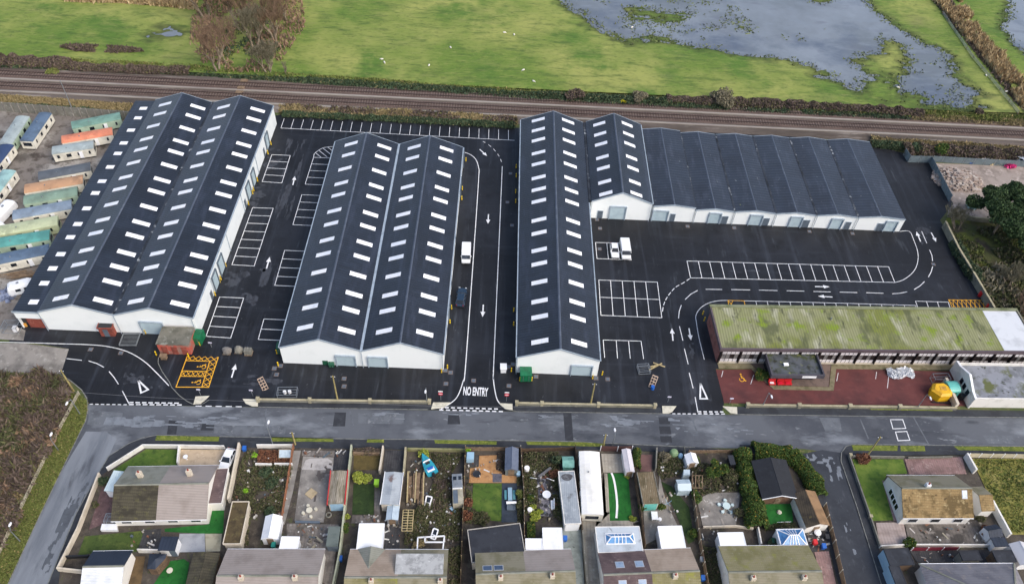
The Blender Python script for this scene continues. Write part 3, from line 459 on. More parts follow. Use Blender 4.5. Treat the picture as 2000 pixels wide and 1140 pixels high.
# ================================================================ PAINTED MARKINGS
WL = MB(); Zm = .034
def ln(px, wd=.13): WL.line(XY(px), wd, Zm)
def smooth(px, n=6):
    P = [Vector(p) for p in px]; out = []
    for i in range(len(P)-1):
        a, b, c, d = P[max(i-1, 0)], P[i], P[i+1], P[min(i+2, len(P)-1)]
        for k in range(n):
            t = k/n; out.append(.5*((2*b)+(-a+c)*t+(2*a-5*b+4*c-d)*t*t+(-a+3*b-3*c+d)*t**3))
    return [tuple(p) for p in out]+[px[-1]]
ln(smooth([(0, 668), (45, 669), (112, 671), (174, 673), (213, 677), (250, 687), (281, 705), (306, 728), (330, 753)]), .15)
for a in ([(130, 700), (160, 703.5)], [(173, 704.5), (190, 710), (203, 717)], [(213, 725), (223, 737), (231.5, 750)], [(239, 763), (252, 788)]): ln(a, .14)
ln([(270.4, 742.6), (275.7, 766.8), (289.4, 760.7), (270.4, 742.6)], .3)
def dashes(a, b, n, duty=.62, wd=.2):
    a, b = G(*a), G(*b)
    for i in range(n):
        p = a+(b-a)*(i/n); q = a+(b-a)*((i+duty)/n); WL.line([p, q], wd, Zm)
dashes((252, 785.5), (353, 787), 8, .7, .24); dashes((252, 789.5), (359, 790.5), 8, .7, .24); dashes((175, 789), (252, 790), 7, .6, .16); dashes((382, 792.5), (480, 794), 5, .6, .18)
lft = smooth([(905, 297), (920, 303), (930, 313), (935, 329), (935, 347), (925.5, 490), (909, 718), (904.6, 744), (895, 771), (883, 785), (861, 798.5)])
rgt = smooth([(981, 325), (974, 490), (964, 718), (963.6, 738), (966.4, 761), (972, 782), (984.6, 796)])
ln(lft, .17); ln(rgt, .17)
for a in ([(943, 276.5), (948, 279)], [(954, 283), (959, 287)], [(964, 291.5), (968, 296)], [(972, 301), (975, 306)], [(977.5, 311), (979.5, 316.5)]): ln(a)
dashes((858, 800), (987, 803.5), 10, .62, .26); dashes((869, 795.5), (977, 798.5), 9, .62, .26)
ln([(548.7, 250.5), (1005, 274.5)])
for i in range(24):
    a = (548.7+i*19.32, 250.5+i*1.015); ln([a, (555+i*19.06-i*.02, 232+i*.98)], .11)
def bays(tl, tr, br, bl, n, vert, wd=.13):
    q = GG((tl, tr, br, bl)); WL.line(q, wd, Zm, True)
    for i in range(1, n):
        k = i/n
        if vert: WL.line([q[0]+(q[3]-q[0])*k, q[1]+(q[2]-q[1])*k], wd, Zm+.003)
        else: WL.line([q[0]+(q[1]-q[0])*k, q[3]+(q[2]-q[3])*k], wd, Zm+.003)
bays((531, 302.4), (567, 304), (550.5, 357.6), (512, 355), 4, True); bays((493.4, 405.8), (533.7, 407), (496.5, 519.5), (453, 517), 7, True); bays((429, 580), (476, 582), (450.7, 659.9), (402.5, 656.5), 4, True)
for tl, bl, n in (((612.5, 307.6), (596, 360), 4), ((589.5, 380.5), (572, 439), 4), ((556, 489), (536.6, 557.4), 4), ((515.6, 622.8), (504.4, 662.7), 2)):
    a, b = G(*tl), G(*bl); WL.line([a, b], .13, Zm)
    for i in range(n+1):
        p = a+(b-a)*(i/n); WL.line([p, p+Vector((4.7, 0, 0))], .13, Zm+.003)
arc = smooth([(612.5, 307.6), (614, 301), (620, 295.5), (632, 289), (650, 286.5)]); ln(arc)
for a, b in (((616, 298.5), (627, 307.5)), ((623, 294), (639, 307)), ((631, 289.8), (651, 306)), ((640, 287.8), (655, 299))): ln([a, b])
bays((1163, 473.6), (1229, 475), (1232.6, 508), (1166, 505), 3, False)
q = GG([(1169.5, 546.8), (1283.8, 551), (1292.6, 620.4), (1173.6, 615.7)]); bays((1169.5, 546.8), (1283.8, 551), (1292.6, 620.4), (1173.6, 615.7), 5, False); WL.line([(q[0]+q[3])/2, (q[1]+q[2])/2], .13, Zm+.006)
ln([(1178, 663.7), (1252, 666)])
for a, b in (((1178, 663.7), (1181, 698.4)), ((1203.5, 664.5), (1206, 699.5)), ((1227.5, 665), (1231, 700)), ((1252, 666), (1257, 700.6))): ln([a, b])
bays((1341.7, 509.8), (1735.4, 521), (1747.7, 551.6), (1348.6, 542.6), 18, False)
ln(smooth([(1756.5, 452), (1776, 452.3), (1784.6, 469), (1792.6, 493.7), (1791.6, 514.7), (1782.8, 532), (1765, 546), (1747.7, 551.6)]))
for a in ([(1800, 452), (1810, 475)], [(1815.4, 487.7), (1820, 499), (1821.4, 510)], [(1821.4, 520.7), (1818.5, 531), (1813.3, 541)], [(1805.6, 549.8), (1796.5, 558.5), (1785, 565.6)], [(1771.6, 569.8), (1758, 572.6), (1742.5, 573.7)], [(1725.6, 572.6), (1691.6, 571.6)], [(1674, 571.3), (1640, 570.4)], [(1622.4, 570), (1588.7, 569.2)], [(1570.8, 568.6), (1536.5, 567.7)], [(1518.6, 567.4), (1482, 566.5)], [(1465, 566.2), (1428, 565.4)], [(1410.4, 565.3), (1378.4, 565)], [(1362.6, 567), (1349, 574.5), (1338, 585)], [(1330.7, 595.7), (1326.5, 608), (1325.3, 621.7)], [(1327, 637), (1333.7, 665)], [(1336.7, 680.7), (1344, 711)], [(1346, 727.6), (1353.7, 758)], [(1357.6, 775), (1363, 805)]): ln(a, .15)
arc = smooth([(1347, 544), (1333.7, 553), (1320, 560.5), (1310, 571), (1301.5, 583), (1296, 596), (1293.4, 611)], 4)
for i in range(0, len(arc)-2, 3): ln(arc[i:i+3], .15)
ln(smooth([(1789, 596.4), (1640, 592), (1453, 587.4), (1411, 586.8), (1390, 589.8), (1375.5, 596), (1365, 605), (1359, 617), (1360, 629), (1365, 659), (1375.5, 702)]))
for i in range(15): a = (1476+i*22.3, 588+i*.585); ln([a, (a[0]+3.5, a[1]+14)], .12)
bays((1788, 588), (1852, 590), (1860, 616), (1797, 614), 3, False)
ln([(1368, 748.5), (1367.4, 778.3), (1381.4, 778.3), (1368, 748.5)], .3)
dashes((1313, 807.5), (1363, 808), 5, .6, .18); dashes((1363, 803.5), (1417, 804), 5, .62, .24); dashes((1363, 807.5), (1420, 808), 5, .62, .24)
struct('road_marking', WL, WHITEPAINT)
AR = MB()
def arrow(a, b):
    a, b = G(*a), G(*b); d = (b-a); L = d.length; d.normalize(); n = Vector((-d.y, d.x, 0)); h = min(1.5, L*.42)
    AR.sheet([(p.x, p.y) for p in (a-n*.13, a+n*.13, b-d*h+n*.13, b-d*h+n*.48, b, b-d*h-n*.48, b-d*h-n*.13)], .036)
for a, b in (((572, 361.6), (576, 344.5)), ((520.5, 524.6), (527, 502)), ((452.4, 737), (460.6, 710.7)), ((944, 595), (942.5, 619)), ((954, 418.5), (953, 437)), ((937, 292), (951, 305)), ((1314.3, 665), (1312.2, 641)), ((1345.6, 641), (1349.5, 664.4)), ((1591.7, 559.6), (1620, 560)), ((1626, 580), (1597.7, 578.4)), ((1798, 472), (1789.8, 452.3)), ((1818.6, 454.4), (1828.4, 472.6))): arrow(a, b)
struct('arrow_marking', AR, WHITEPAINT)
def words(txt, px_l, px_r, px_h):
    cu = bpy.data.curves.new('lettering', 'FONT'); cu.body = txt; cu.align_x = 'CENTER'; cu.align_y = 'CENTER'; cu.size = 1; cu.offset = .03
    tmp = bpy.data.objects.new('lettering', cu); COL.objects.link(tmp); bpy.context.view_layer.update()
    me = bpy.data.meshes.new_from_object(tmp.evaluated_get(bpy.context.evaluated_depsgraph_get())); bpy.data.objects.remove(tmp); bpy.data.curves.remove(cu)
    v = [p.co.copy() for p in me.vertices]; xs = [p.x for p in v]; ys = [p.y for p in v]; L, R = G(*px_l), G(*px_r); w = (R-L).length; T, B = G(*px_h[0]), G(*px_h[1]); h = (T-B).length
    ux = (R-L).normalized(); uy = Vector((-ux.y, ux.x, 0)); c = (L+R)/2; mxx, mnx, mxy, mny = max(xs), min(xs), max(ys), min(ys)
    for p, q in zip(me.vertices, v):
        P = c+ux*((q.x-(mxx+mnx)/2)/(mxx-mnx)*w)+uy*((q.y-(mxy+mny)/2)/(mxy-mny)*h); p.co = (P.x, P.y, .038)
    me.materials.clear(); me.materials.append(WHITEPAINT); o = bpy.data.objects.new('road_lettering', me); COL.objects.link(o); return tag(o, kind='structure')
words('NO ENTRY', (905, 763), (953.5, 765.5), ((929, 756), (929, 773)))
# yellow disabled bays
YL = MB()
def yl(px, wd=.12, z=.034): YL.line(XY(px), wd, z)
def hatch(q, n, wd=.11):
    q = GG(q); z = .037
    for i in range(n):
        k0, k1 = i/n, (i+1)/n
        YL.line([q[0]+(q[1]-q[0])*k0, q[3]+(q[2]-q[3])*k1], wd, z); YL.line([q[3]+(q[2]-q[3])*k0, q[0]+(q[1]-q[0])*k1], wd, z+.003)
O = [(366, 695), (426.5, 697), (407.5, 756), (344, 755.6)]
lerp = lambda a, b, k: (a[0]+(b[0]-a[0])*k, a[1]+(b[1]-a[1])*k)
def at2(s, t): return lerp(lerp(O[0], O[1], s), lerp(O[3], O[2], s), t)
yl([at2(0, .0), at2(0, 1), at2(1, 1), at2(1, 0)], .16)
for t_ in (.15, .48, .65): yl([at2(0, t_), at2(.77, t_)], .14)
yl([at2(.77, .15), at2(.79, 1)], .14)
hatch([at2(0, 0), at2(.77, 0), at2(.77, .15), at2(0, .15)], 4); hatch([at2(0, .48), at2(.77, .48), at2(.77, .65), at2(0, .65)], 5)
hatch([at2(.78, 1), at2(.77, .0), at2(1, 0), at2(1, 1)], 6)
def wheelchair(c, s=.7, ang=0, mb=None, z=.036):
    mb = mb or YL; R = Matrix.Rotation(ang, 2); P = lambda x, y: tuple(Vector(c[:2])+R@Vector((x*s, y*s)))
    mb.line([P(.62*math.cos(a)-.1, .62*math.sin(a)-.35) for a in [math.radians(d) for d in range(70, -220, -24)]], .16*s+.02, z)
    mb.line([P(-.1, 1.05), P(-.05, .15), P(.5, .1), P(.75, -.75), P(1.05, -.65)], .2*s+.02, z+.003); mb.line([P(-.08, .6), P(.4, .55)], .16*s, z+.006)
    mb.sheet([P(-.1+.24*math.cos(a), 1.4+.24*math.sin(a)) for a in [k*.7 for k in range(9)]], z)
wheelchair(G(*at2(.6, .33)), .62, math.pi/2); wheelchair(G(*at2(.6, .84)), .62, math.pi/2); wheelchair(G(1449, 739), .7, 0, z=.046)
yl([(1852.4, 585.4), (1920.4, 586.2), (1930, 606), (1863, 606), (1852.4, 585.4)]); hatch([(1852.4, 585.4), (1920.4, 586.2), (1930, 606), (1863, 606)], 8)
yl([(1421.7, 586.5), (1453, 587.4), (1456, 600), (1424, 600), (1421.7, 586.5)], .12, .04); hatch([(1421.7, 586.5), (1432, 586.8), (1434, 600), (1424, 600)], 1)
struct('yellow_marking', YL, YELPAINT)
# tarmac seams and bay ticks on the red forecourt
m = MB()
for a, b in (((1412, 724), (1409, 736)), ((1472, 732), (1466, 750)), ((1606, 742), (1604, 748)), ((1637, 728), (1634, 744)), ((1736, 730), (1733, 758)), ((1712, 726), (1710, 740))): m.line(XY([a, b]), .1, .045)
struct('forecourt_marking', m, WHITEPAINT)
# ================================================================ WAREHOUSES
def slope_box(mb, xe, ze, xr, zr, k, ln_, y, wd, lift=.05):      # plate lying on a slope, centre fraction k from eave to ridge
    L = abs(xr-xe); a = k-ln_/2/L; b = k+ln_/2/L; P = lambda t, yy, h: (xe+(xr-xe)*t, yy, ze+(zr-ze)*t+h)
    v = [P(a, y-wd/2, -.02), P(b, y-wd/2, -.02), P(b, y+wd/2, -.02), P(a, y+wd/2, -.02), P(a, y-wd/2, lift), P(b, y-wd/2, lift), P(b, y+wd/2, lift), P(a, y+wd/2, lift)]
    f = [(3, 2, 1, 0), (4, 5, 6, 7), (0, 1, 5, 4), (1, 2, 6, 5), (2, 3, 7, 6), (3, 0, 4, 7)]
    if xr < xe: f = [tuple(reversed(q)) for q in f]
    return mb.add(v, f)
TY = lambda x, y, z: (-y, x, z)                  # local x -> world y
def gable_bay(t, x0, xr, x1, y0, y1, ze, zr, sky_ys=(), kl=.53, kr=.42, sl=2.95, roofm=None, ze1=None, pent=True, wallm=None, ends=True):
    roofm = roofm or ROOFN; ze1 = ze if ze1 is None else ze1; th = .16
    if ends:
        s = [(-x0, 0), (-x0, ze-.1), (-xr, zr-.1), (-x1, ze1-.1), (-x1, 0)]
        for a, b in ((y0, y0+.2), (y1-.2, y1)): obj('gable_wall', MB().extr(s, a, b, TY), wallm or WCLAD, t)
    ov = .12; r = obj('roof', MB().extr([(-x0+ov*0, ze), (-xr, zr), (-x1, ze1), (-x1, ze1-th), (-xr, zr-th), (-x0, ze-th)], y0-ov, y1+ov, TY), roofm, t)
    obj('ridge_cap', MB().extr([(-xr+.22, zr-.05), (-xr, zr+.06), (-xr-.22, zr-.05), (-xr-.22, zr-.1), (-xr+.22, zr-.1)], y0-ov-.01, y1+ov+.01, TY), RIDGE, r)
    for yy in (y0-ov-.06, y1+ov-.02):
        obj('verge_trim', MB().extr([(-x0, ze+.05), (-xr, zr+.09), (-x1, ze1+.05), (-x1, ze1-.28), (-xr, zr-.25), (-x0, ze-.28)], yy, yy+.08, TY), TRIM, t)
    for y in sky_ys:
        obj('rooflight', slope_box(MB(), x0, ze, xr, zr, kl, sl, y, 1.03), SKYL, r)
        obj('rooflight', slope_box(MB(), x1, ze1, xr, zr, kr, sl, y, 1.03), SKYL, r)
    return r
def roller_y(t, x, y0, y1, h=3.6, side=1):       # door on a wall of constant x
    d = obj('roller_door', MB().box(min(x, x+.1*side), max(x, x+.1*side), y0, y1, .02, h), ROLLER, t)
    m = MB()
    for yy in (y0-.18, y1+.02): m.box(min(x, x+.3*side), max(x, x+.3*side), yy, yy+.16, .02, h+.2)
    m.box(min(x, x+.3*side), max(x, x+.3*side), y0-.02, y1+.02, h+.02, h+.2); obj('door_frame', m, GREYDOOR, d)
def roller_x(t, x0, x1, y, h=3.2):
    d = obj('roller_door', MB().box(x0, x1, y-.06, y+.05, .02, h), ROLLER, t)
    m = MB().box(x0-.2, x0-.02, y-.3, y+.05, .02, h+.2).box(x1+.02, x1+.2, y-.3, y+.05, .02, h+.2).box(x0-.02, x1+.02, y-.3, y+.05, h+.02, h+.22); obj('door_frame', m, TRIM, d)
def pdoor_x(t, x0, x1, y, h=2.2):
    d = obj('door', MB().box(x0, x1, y-.07, y+.05, .02, h), GREYDOOR, t)
    m = MB().box(x0-.1, x0-.01, y-.11, y+.05, .02, h+.1).box(x1+.01, x1+.1, y-.11, y+.05, .02, h+.1).box(x0-.01, x1+.01, y-.11, y+.05, h+.01, h+.1); obj('door_frame', m, TRIM, d)
    obj('handle', MB().box(x1-.2, x1-.08, y-.13, y-.07, 1, 1.08), GALV, d)
def downpipe(t, x, y, h): obj('downpipe', MB().tube([(x, y, .02), (x, y, h)], .07, 8), TRIM, t)
# --- western warehouse
E1, R1 = 5.2, 7.5
t = root('warehouse', 'large black-roofed warehouse with two gables and a lean-to, beside the static caravans', 'warehouse', (-69, 127, 0)); B1 = t
Y0, Y1 = 93.5, 160
v1 = [588, 551.4, 522.5, 494.7, 461.6, 436, 405.5, 375.5, 352.6, 324.7, 298.4, 278, 253, 229, 210.5]; u1 = [58.7, 79, 95, 111.4, 130, 144.7, 162.4, 179, 192.6, 208.4, 224, 235.8, 250.5, 264, 274.5]
ys1 = [G(u, v, 5.1).y for u, v in zip(u1, v1)]
gable_bay(t, -82.8, -75.9, -69.2, Y0, Y1, E1, R1, ys1, .53, .36, 3.1)
gable_bay(t, -69.2, -62.3, -54.9, Y0, Y1, E1, R1, ys1, .53, .37, 3.1)
obj('side_wall', MB().box(-55.1, -54.9, Y0+.2, Y1-.2, 0, E1-.12), WCLADY, t); obj('valley_gutter', MB().box(-69.55, -68.85, Y0-.1, Y1+.1, E1-.05, E1+.09), GUTTER, t)
obj('edge_gutter', MB().box(-54.9, -54.68, Y0-.1, Y1+.1, E1-.2, E1-.04), TRIM, t)
r = obj('lean_to_roof', MB().extr([(87.6, 4.75), (82.95, 5.0), (82.95, 4.84), (87.6, 4.59)], Y0-.1, Y1, TY), ROOFN, t)
for y in ys1: obj('rooflight', slope_box(MB(), -87.6, 4.75, -82.95, 5.0, .64, 1.7, y, 1.1), SKYL, r)
obj('lean_to_wall', MB().box(-87.5, -82.85, Y0-.05, Y0+.1, 3.0, 4.68), WCLAD, t); obj('lean_to_wall', MB().box(-87.5, -87.3, Y0+.1, Y1, 0, 4.55), WCLADY, t)
obj('verge_trim', MB().box(-87.65, -82.85, Y0-.17, Y0-.1, 4.55, 4.98), TRIM, t)
obj('brick_wall', MB().box(-86.2, -82.9, Y0+.3, Y0+.55, 0, 3.0), BRICK, t); obj('back_wall', MB().box(-87.3, -86.2, Y0+.5, Y0+.7, 0, 3), DARKM, t)
roller_x(t, -65.0, -61.0, Y0, 3.4)
for yy in (-82.7, -69.2, -55.1): downpipe(t, yy, Y0-.32, E1-.2)
dy = lambda a, b: tuple(sorted((G(*a).y+.4, G(*b).y-.4)))
for a, b in (((529.7, 280), (523.7, 298)), ((503.4, 351), (496, 370)), ((494, 376), (486, 397)), ((441.7, 517.5), (432, 544)), ((430, 548), (421, 573.7))):
    q = sorted((G(*a).y, G(*b).y)); roller_y(t, -54.9, q[0]+.6, q[1]-.6, 3.8)
    d = obj('door', MB().box(-54.95, -54.82, q[0]-1.9, q[0]-.9, .02, 2.2), GREYDOOR, t)
for y in (150, 141, 128, 116, 104): downpipe(t, -54.78, y, E1-.2)
# --- central warehouse
t = root('warehouse', 'twin-gabled black-roofed warehouse between the left parking lanes and the NO ENTRY road', 'warehouse', (-23.5, 118, 0)); B2 = t
v2 = [(824.6, 650), (829, 610), (832.5, 579), (836.7, 541.8), (841.5, 506.7), (844.7, 479), (848.7, 447.4), (851.8, 422), (855.8, 390.8), (858.7, 368), (862, 339.5), (865, 312), (868, 291)]
ys2 = [G(u, v, 6.1).y for u, v in v2]; E2, R2 = 4.72, 7.5; Y0, Y1 = 88, 148
gable_bay(t, -38.1, -30.8, -23.5, Y0, Y1, E2, R2, ys2, .57, .41, 3.0); gable_bay(t, -23.5, -16.4, -8.85, Y0, Y1, E2, R2, ys2, .53, .47, 3.0)
obj('side_wall', MB().box(-9.05, -8.85, Y0+.2, Y1-.2, 0, E2-.12), WCLADY, t); obj('side_wall', MB().box(-38.1, -37.9, Y0+.2, Y1-.2, 0, E2-.12), WCLADY, t)
obj('valley_gutter', MB().box(-23.75, -23.25, Y0-.1, Y1+.1, E2-.05, E2+.09), TRIM, t)
for xx in (-38.32, -8.85): obj('edge_gutter', MB().box(xx, xx+.22, Y0-.1, Y1+.1, E2-.2, E2-.04), TRIM, t)
roller_x(t, -28.2, -24.9, Y0, 2.9); roller_x(t, -22.4, -19.1, Y0, 2.9); downpipe(t, -23.5, Y0-.32, E2-.2); downpipe(t, -9, Y0-.32, E2-.2)
for a, b in (((910, 312), (908, 330)), ((903, 368), (902, 387)), ((882, 599), (879, 627))):
    q = sorted((G(*a).y, G(*b).y)); roller_y(t, -8.85, q[0]+.5, q[1]-.5, 3.6)
for y in (136, 121, 108, 96): obj('door', MB().box(-8.9, -8.78, y, y+1, .02, 2.2), GREYDOOR, t)
obj('door', MB().box(-30.9, -29.9, 87.92, 88.05, .02, 1.2), GREENP, t)
# --- long single gable
t = root('warehouse', 'long narrow single-gabled warehouse right of the NO ENTRY road, green box at its front', 'warehouse', (12, 124, 0)); B3 = t
v3 = [666.8, 618.5, 588, 551, 515, 488.4, 455, 429.5, 393, 370, 347, 320, 298.7, 273.7, 254, 234.7]; ys3 = [G(1052, v, 6.2).y for v in v3]; E3, R3 = 4.75, 7.6; Y0, Y1 = 88, 159.8
gable_bay(t, 4.4, 12.0, 19.4, Y0, Y1, E3, R3, ys3, .53, .52, 3.0)
for a in (4.4, 19.2): obj('side_wall', MB().box(a, a+.2, Y0+.2, Y1-.2, 0, E3-.12), WCLADY, t)
obj('edge_gutter', MB().box(4.18, 4.4, Y0-.1, Y1+.1, E3-.2, E3-.04), TRIM, t); obj('edge_gutter', MB().box(19.4, 19.62, Y0-.1, 130.9, E3-.2, E3-.04), TRIM, t)
roller_x(t, 14.6, 18.2, Y0, 2.9); downpipe(t, 4.5, Y0-.32, E3-.2)
for a, b in (((1008, 325), (1008, 343)), ((1007, 374), (1007, 393)), ((1003.4, 605), (1003, 631.6))):
    q = sorted((G(*a).y, G(*b).y)); roller_y(t, 4.4, q[0]+.5, q[1]-.5, 3.4, -1)
# --- short gabled workshop
t = root('workshop', 'short white-fronted gabled workshop with fourteen rooflights, joined to the long narrow warehouse', 'workshop', (26.5, 145, 0))
ys4 = [G(u, v, 6.4).y for u, v in ((1178.7, 376.8), (1176.8, 354), (1174, 327), (1171.6, 306), (1169.5, 280), (1167, 260.5), (1165.5, 241))]; Y0 = 131.2
gable_bay(t, 20.0, 26.4, 33.3, Y0, 159.8, 5.0, 7.75, ys4, .46, .54, 2.7)
obj('side_wall', MB().box(33.1, 33.3, Y0+.2, 159.6, 0, 4.88), WCLADY, t); obj('side_wall', MB().box(20.0, 20.2, Y0+.2, 159.6, 0, 4.88), WCLADY, t)
obj('valley_gutter', MB().box(19.42, 20.0, Y0-.1, 159.8, 4.72, 4.86), GUTTER, t); obj('edge_gutter', MB().box(33.3, 33.5, Y0-.1, 159.8, 4.8, 4.96), TRIM, t)
a, b = G(1189, 425).x, G(1218, 426.5).x; roller_x(t, a, b, Y0, 3.6); pdoor_x(t, G(1165.5, 424).x, G(1175, 424.7).x, Y0, 2.2); downpipe(t, 33.2, Y0-.32, 4.8); downpipe(t, 20.1, Y0-.32, 4.8)
# --- row of six low units
def atY(u, v, y):
    d = FW*F_PX + RT*(u-1000) - UP*(v-570); k = y/d.y; return Vector((d.x*k, y, CAM_H+d.z*k))
YU = 131.3
val = [(1277, 400.5), (1360, 405), (1435, 413), (1516, 416.5), (1595, 420.7), (1676, 424), (1769, 429)]; rid = [(1318, 398.7), (1397.5, 406.8), (1478, 411), (1557, 415), (1636.7, 418.5), (1721.5, 421.6)]
vx = [atY(u, v, YU) for u, v in val]; rx = [atY(u, v, YU) for u, v in rid]; vx[0].x = 33.55
NMS = ['first (leftmost)', 'second', 'third', 'fourth', 'fifth', 'sixth (rightmost)']
rd = [(1272, 1300, 1306, 1315), (1381, 1402, 1406, 1417), (1460, 1482, 1486, 1497), (1538, 1559, 1563, 1575), (1617, 1637, 1645, 1655), (1722, 1742, 1708, 1719)]
for i in range(6):
    x0, x1 = vx[i].x+.06, vx[i+1].x-.06; xr = rx[i].x; ze = min(4.6, max(3.2, (vx[i].z+vx[i+1].z)/2)); zr = max(ze+.35, min(5.2, rx[i].z))
    if i == 0: ze, zr = 4.3, 4.85
    else: ze = 3.75; zr = 4.3
    t = root('industrial_unit', '%s low unit in the row of six, %s' % (NMS[i], ['next to the gabled workshop', 'slightly lower than the one to its left', 'with one roller door and a grey door', 'in the middle right of the row', 'next to last before the open end', 'at the open end']
[i]), 'industrial unit', ((x0+x1)/2, 145, 0), 'terraced row of low units')
    gable_bay(t, x0, xr, x1, YU, 158.9, ze, zr, roofm=ROOFO)
    obj('party_wall', MB().box(x0, x0+.15, YU+.2, 158.7, 0, ze-.12), WCLADY, t); obj('party_wall', MB().box(x1-.15, x1, YU+.2, 158.7, 0, ze-.12), WCLADY, t)
    obj('valley_gutter', MB().box(x0-.2, x0+.22, YU-.1, 158.9, ze-.02, ze+.06), GUTTER, t)
    q = rd[i]; vv = 428+(q[0]-1272)*.045; roller_x(t, G(q[0], vv).x, G(q[1], vv).x, YU, 2.9); pdoor_x(t, G(q[2], vv+1).x, G(q[3], vv+1).x, YU, 2.15); downpipe(t, x0+.1, YU-.3, ze-.2)
# ================================================================ OFFICE BLOCK WITH MOSSY ROOF
A, B_ = G(1405, 682, 5.0), G(2000, 688, 5.0); T = frame((A.x+.25, A.y+.1), B_-A); OL, OW, OH = 61.2, 11.0, 5.0
t = root('office_block', 'long low office block with a mossy corrugated roof and brown fascia', 'office block', T(OL/2, OW/2, 0))
obj('wall', MB().box(0.5, .8, 0.9, OW-.5, 0, OH-.7, T).box(OL-.8, OL-.5, .9, OW-.5, 0, OH-.7, T).box(.8, OL-.8, OW-.8, OW-.5, 0, OH-.7, T), PINKBRICK, t)
obj('plinth', MB().box(.8, OL-.8, .55, 1.0, 0, .45, T), CREAMW, t)
rr = obj('roof', MB().box(.35, 54.0, .35, OW-.75, OH-.55, OH-.15, T), MOSSROOF, t); obj('roof_panel', MB().box(54.02, OL-.5, .35, OW-.75, OH-.55, OH-.12, T), M('pale_membrane', (206, 210, 214), [((186, 190, 194), .4, .5, .66)], .7), t)
m = MB()
m.box(0, OL, 0, .32, OH-.75, OH, T); obj('fascia', m, BROWNFASC, t)
obj('fascia', MB().box(0, .32, .325, OW-.4, OH-.75, OH+.01, T), BROWNFASC, t); obj('fascia', MB().box(OL-.32, OL, .325, OW-.4, OH-.75, OH+.01, T), BLOCKW, t); obj('parapet', MB().box(0, OL, OW-.72, OW-.1, OH-.75, OH+.05, T), M('algae_parapet', (128, 132, 104), [((96, 104, 72), .5, .46, .64)], .95), t)
nb = 16; bw = (OL-1.4)/nb
for i in range(nb):
    x0 = .7+i*bw; w_ = obj('window', MB().box(x0+.1, x0+bw-.1, .7, .9, .45, OH-.8, T), DARKF, t)
    obj('panel', MB().box(x0+.3, x0+bw-.3, .62, .7, 2.75, 4.0, T), PANELW, w_); obj('panel', MB().box(x0+.3, x0+bw-.3, .62, .7, .55, 1.25, T), PANELW, w_)
    p4 = (bw-.6)/4
    for k in range(4):
        if (i*3+k) % 5 in (1, 3) or i < 4 and k != 2: obj('pane', MB().box(x0+.3+k*p4+.05, x0+.3+(k+1)*p4-.05, .63, .69, 1.4, 2.6, T), M('grey_blind', (120, 118, 118), [((90, 90, 92), 1, .5, .6)], .4), w_)
    g = MB()
    for k in range(1, 4): g.box(x0+.3+k*p4-.03, x0+.3+k*p4+.03, .585, .618, .5, 4.05, T)
    obj('mullion', g, DARKF, w_)
    obj('bracket', MB().box(x0-.09, x0+.09, .34, .9, .4, OH-.76, T), DARKF, t)
obj('flue', MB().tube([T(22.9, 7.5, OH-.2), T(22.9, 7.5, OH+.5)], .12, 8), GALV, t)
cT = lambda x, y, z: T(x*.9+9.1, y-1.1 if y < 0 else y, z)              # entrance canopy
c = obj('entrance_canopy', MB().box(0, 10.4, -3.3, .55, 2.7, 3.0, cT), M('mossy_canopy_felt', (84, 89, 95), [((64, 69, 74), .6, .46, .62), ((62, 70, 44), .4, .48, .58), ((128, 132, 70), .9, .6, .68), ((40, 44, 34), .7, .56, .66)], .9), t)
obj('canopy_edge', MB().box(0, 10.4, -3.62, -3.3, 2.55, 3.5, cT).box(-.3, 0, -3.62, .3, 2.55, 3.5, cT).box(10.4, 10.7, -3.62, .3, 2.55, 3.5, cT), M('slate_fascia', (78, 76, 84), [((60, 58, 66), .8, .5, .7)], .7), c)
obj('rooflight', MB().box(3.0, 4.0, -1.2, -.6, 3.07, 3.3, cT), SKYL, c)
obj('porch_wall', MB().box(.4, 9.8, -2.0, -1.8, 0, 2.7, cT).box(.4, .6, -1.8, .5, 0, 2.7, cT).box(9.6, 9.8, -1.8, .5, 0, 2.7, cT), GLASSD, t)
tag(obj('sign_board', MB().box(6.1, 9.0, -3.69, -3.62, 2.75, 3.3, cT), WHITEP), 'blank white sign board on the front edge of the office entrance canopy', 'sign')
struct('entrance_paving', MB().prism([p[:2] for p in [T(.7, .5, 0), T(7.0, .5, 0), T(10.3, -4.6, 0), T(20.6, -4.8, 0), T(22.6, .5, 0), T(48, .5, 0), T(48, -.6, 0), T(23.2, -.6, 0), T(21.2, -5.6, 0), T(10.0, -5.4, 0), T(6.8, -.7, 0), T(.7, -.7, 0)]], 0, .12), M('entrance_slabs', (124, 116, 92), [((96, 92, 66), .8, .46, .64), ((146, 136, 112), 2, .58, .72)], .95))
struct('entrance_floor', MB().prism([p[:2] for p in [T(7.1, .5, 0), T(22.5, .5, 0), T(20.5, -4.7, 0), T(10.4, -4.5, 0)]], 0, .115), M('entrance_floor', (112, 96, 88), [((90, 78, 72), .8, .46, .64)], .9))
for k, (x0, c1) in enumerate(((9.2, 0), (10.8, 1), (12.2, 2))):
    f = root('bench', ['red padded bench at the left end under the office canopy', 'red padded bench in the middle of the three under the office canopy', 'red padded bench at the right end of the three under the office canopy'][k], 'bench', T(x0+.7, -4.1, .12), 'red benches under the canopy')
    obj('seat', MB().box(x0, x0+1.3, -4.7, -4.0, .45, .62, T), RED, f); obj('backrest', MB().box(x0, x0+1.3, -3.98, -3.8, .35, 1.25, T), RED, f)
    for a in (.1, 1.1): obj('leg', MB().box(x0+a, x0+a+.1, -4.6, -3.9, .12, .44, T), DARKM, f)
    obj('cushion', MB().box(x0+.2, x0+.9, -4.55, -4.15, .63, .74, T), WHITEP if k == 0 else SIGNRED, f)
OT = T
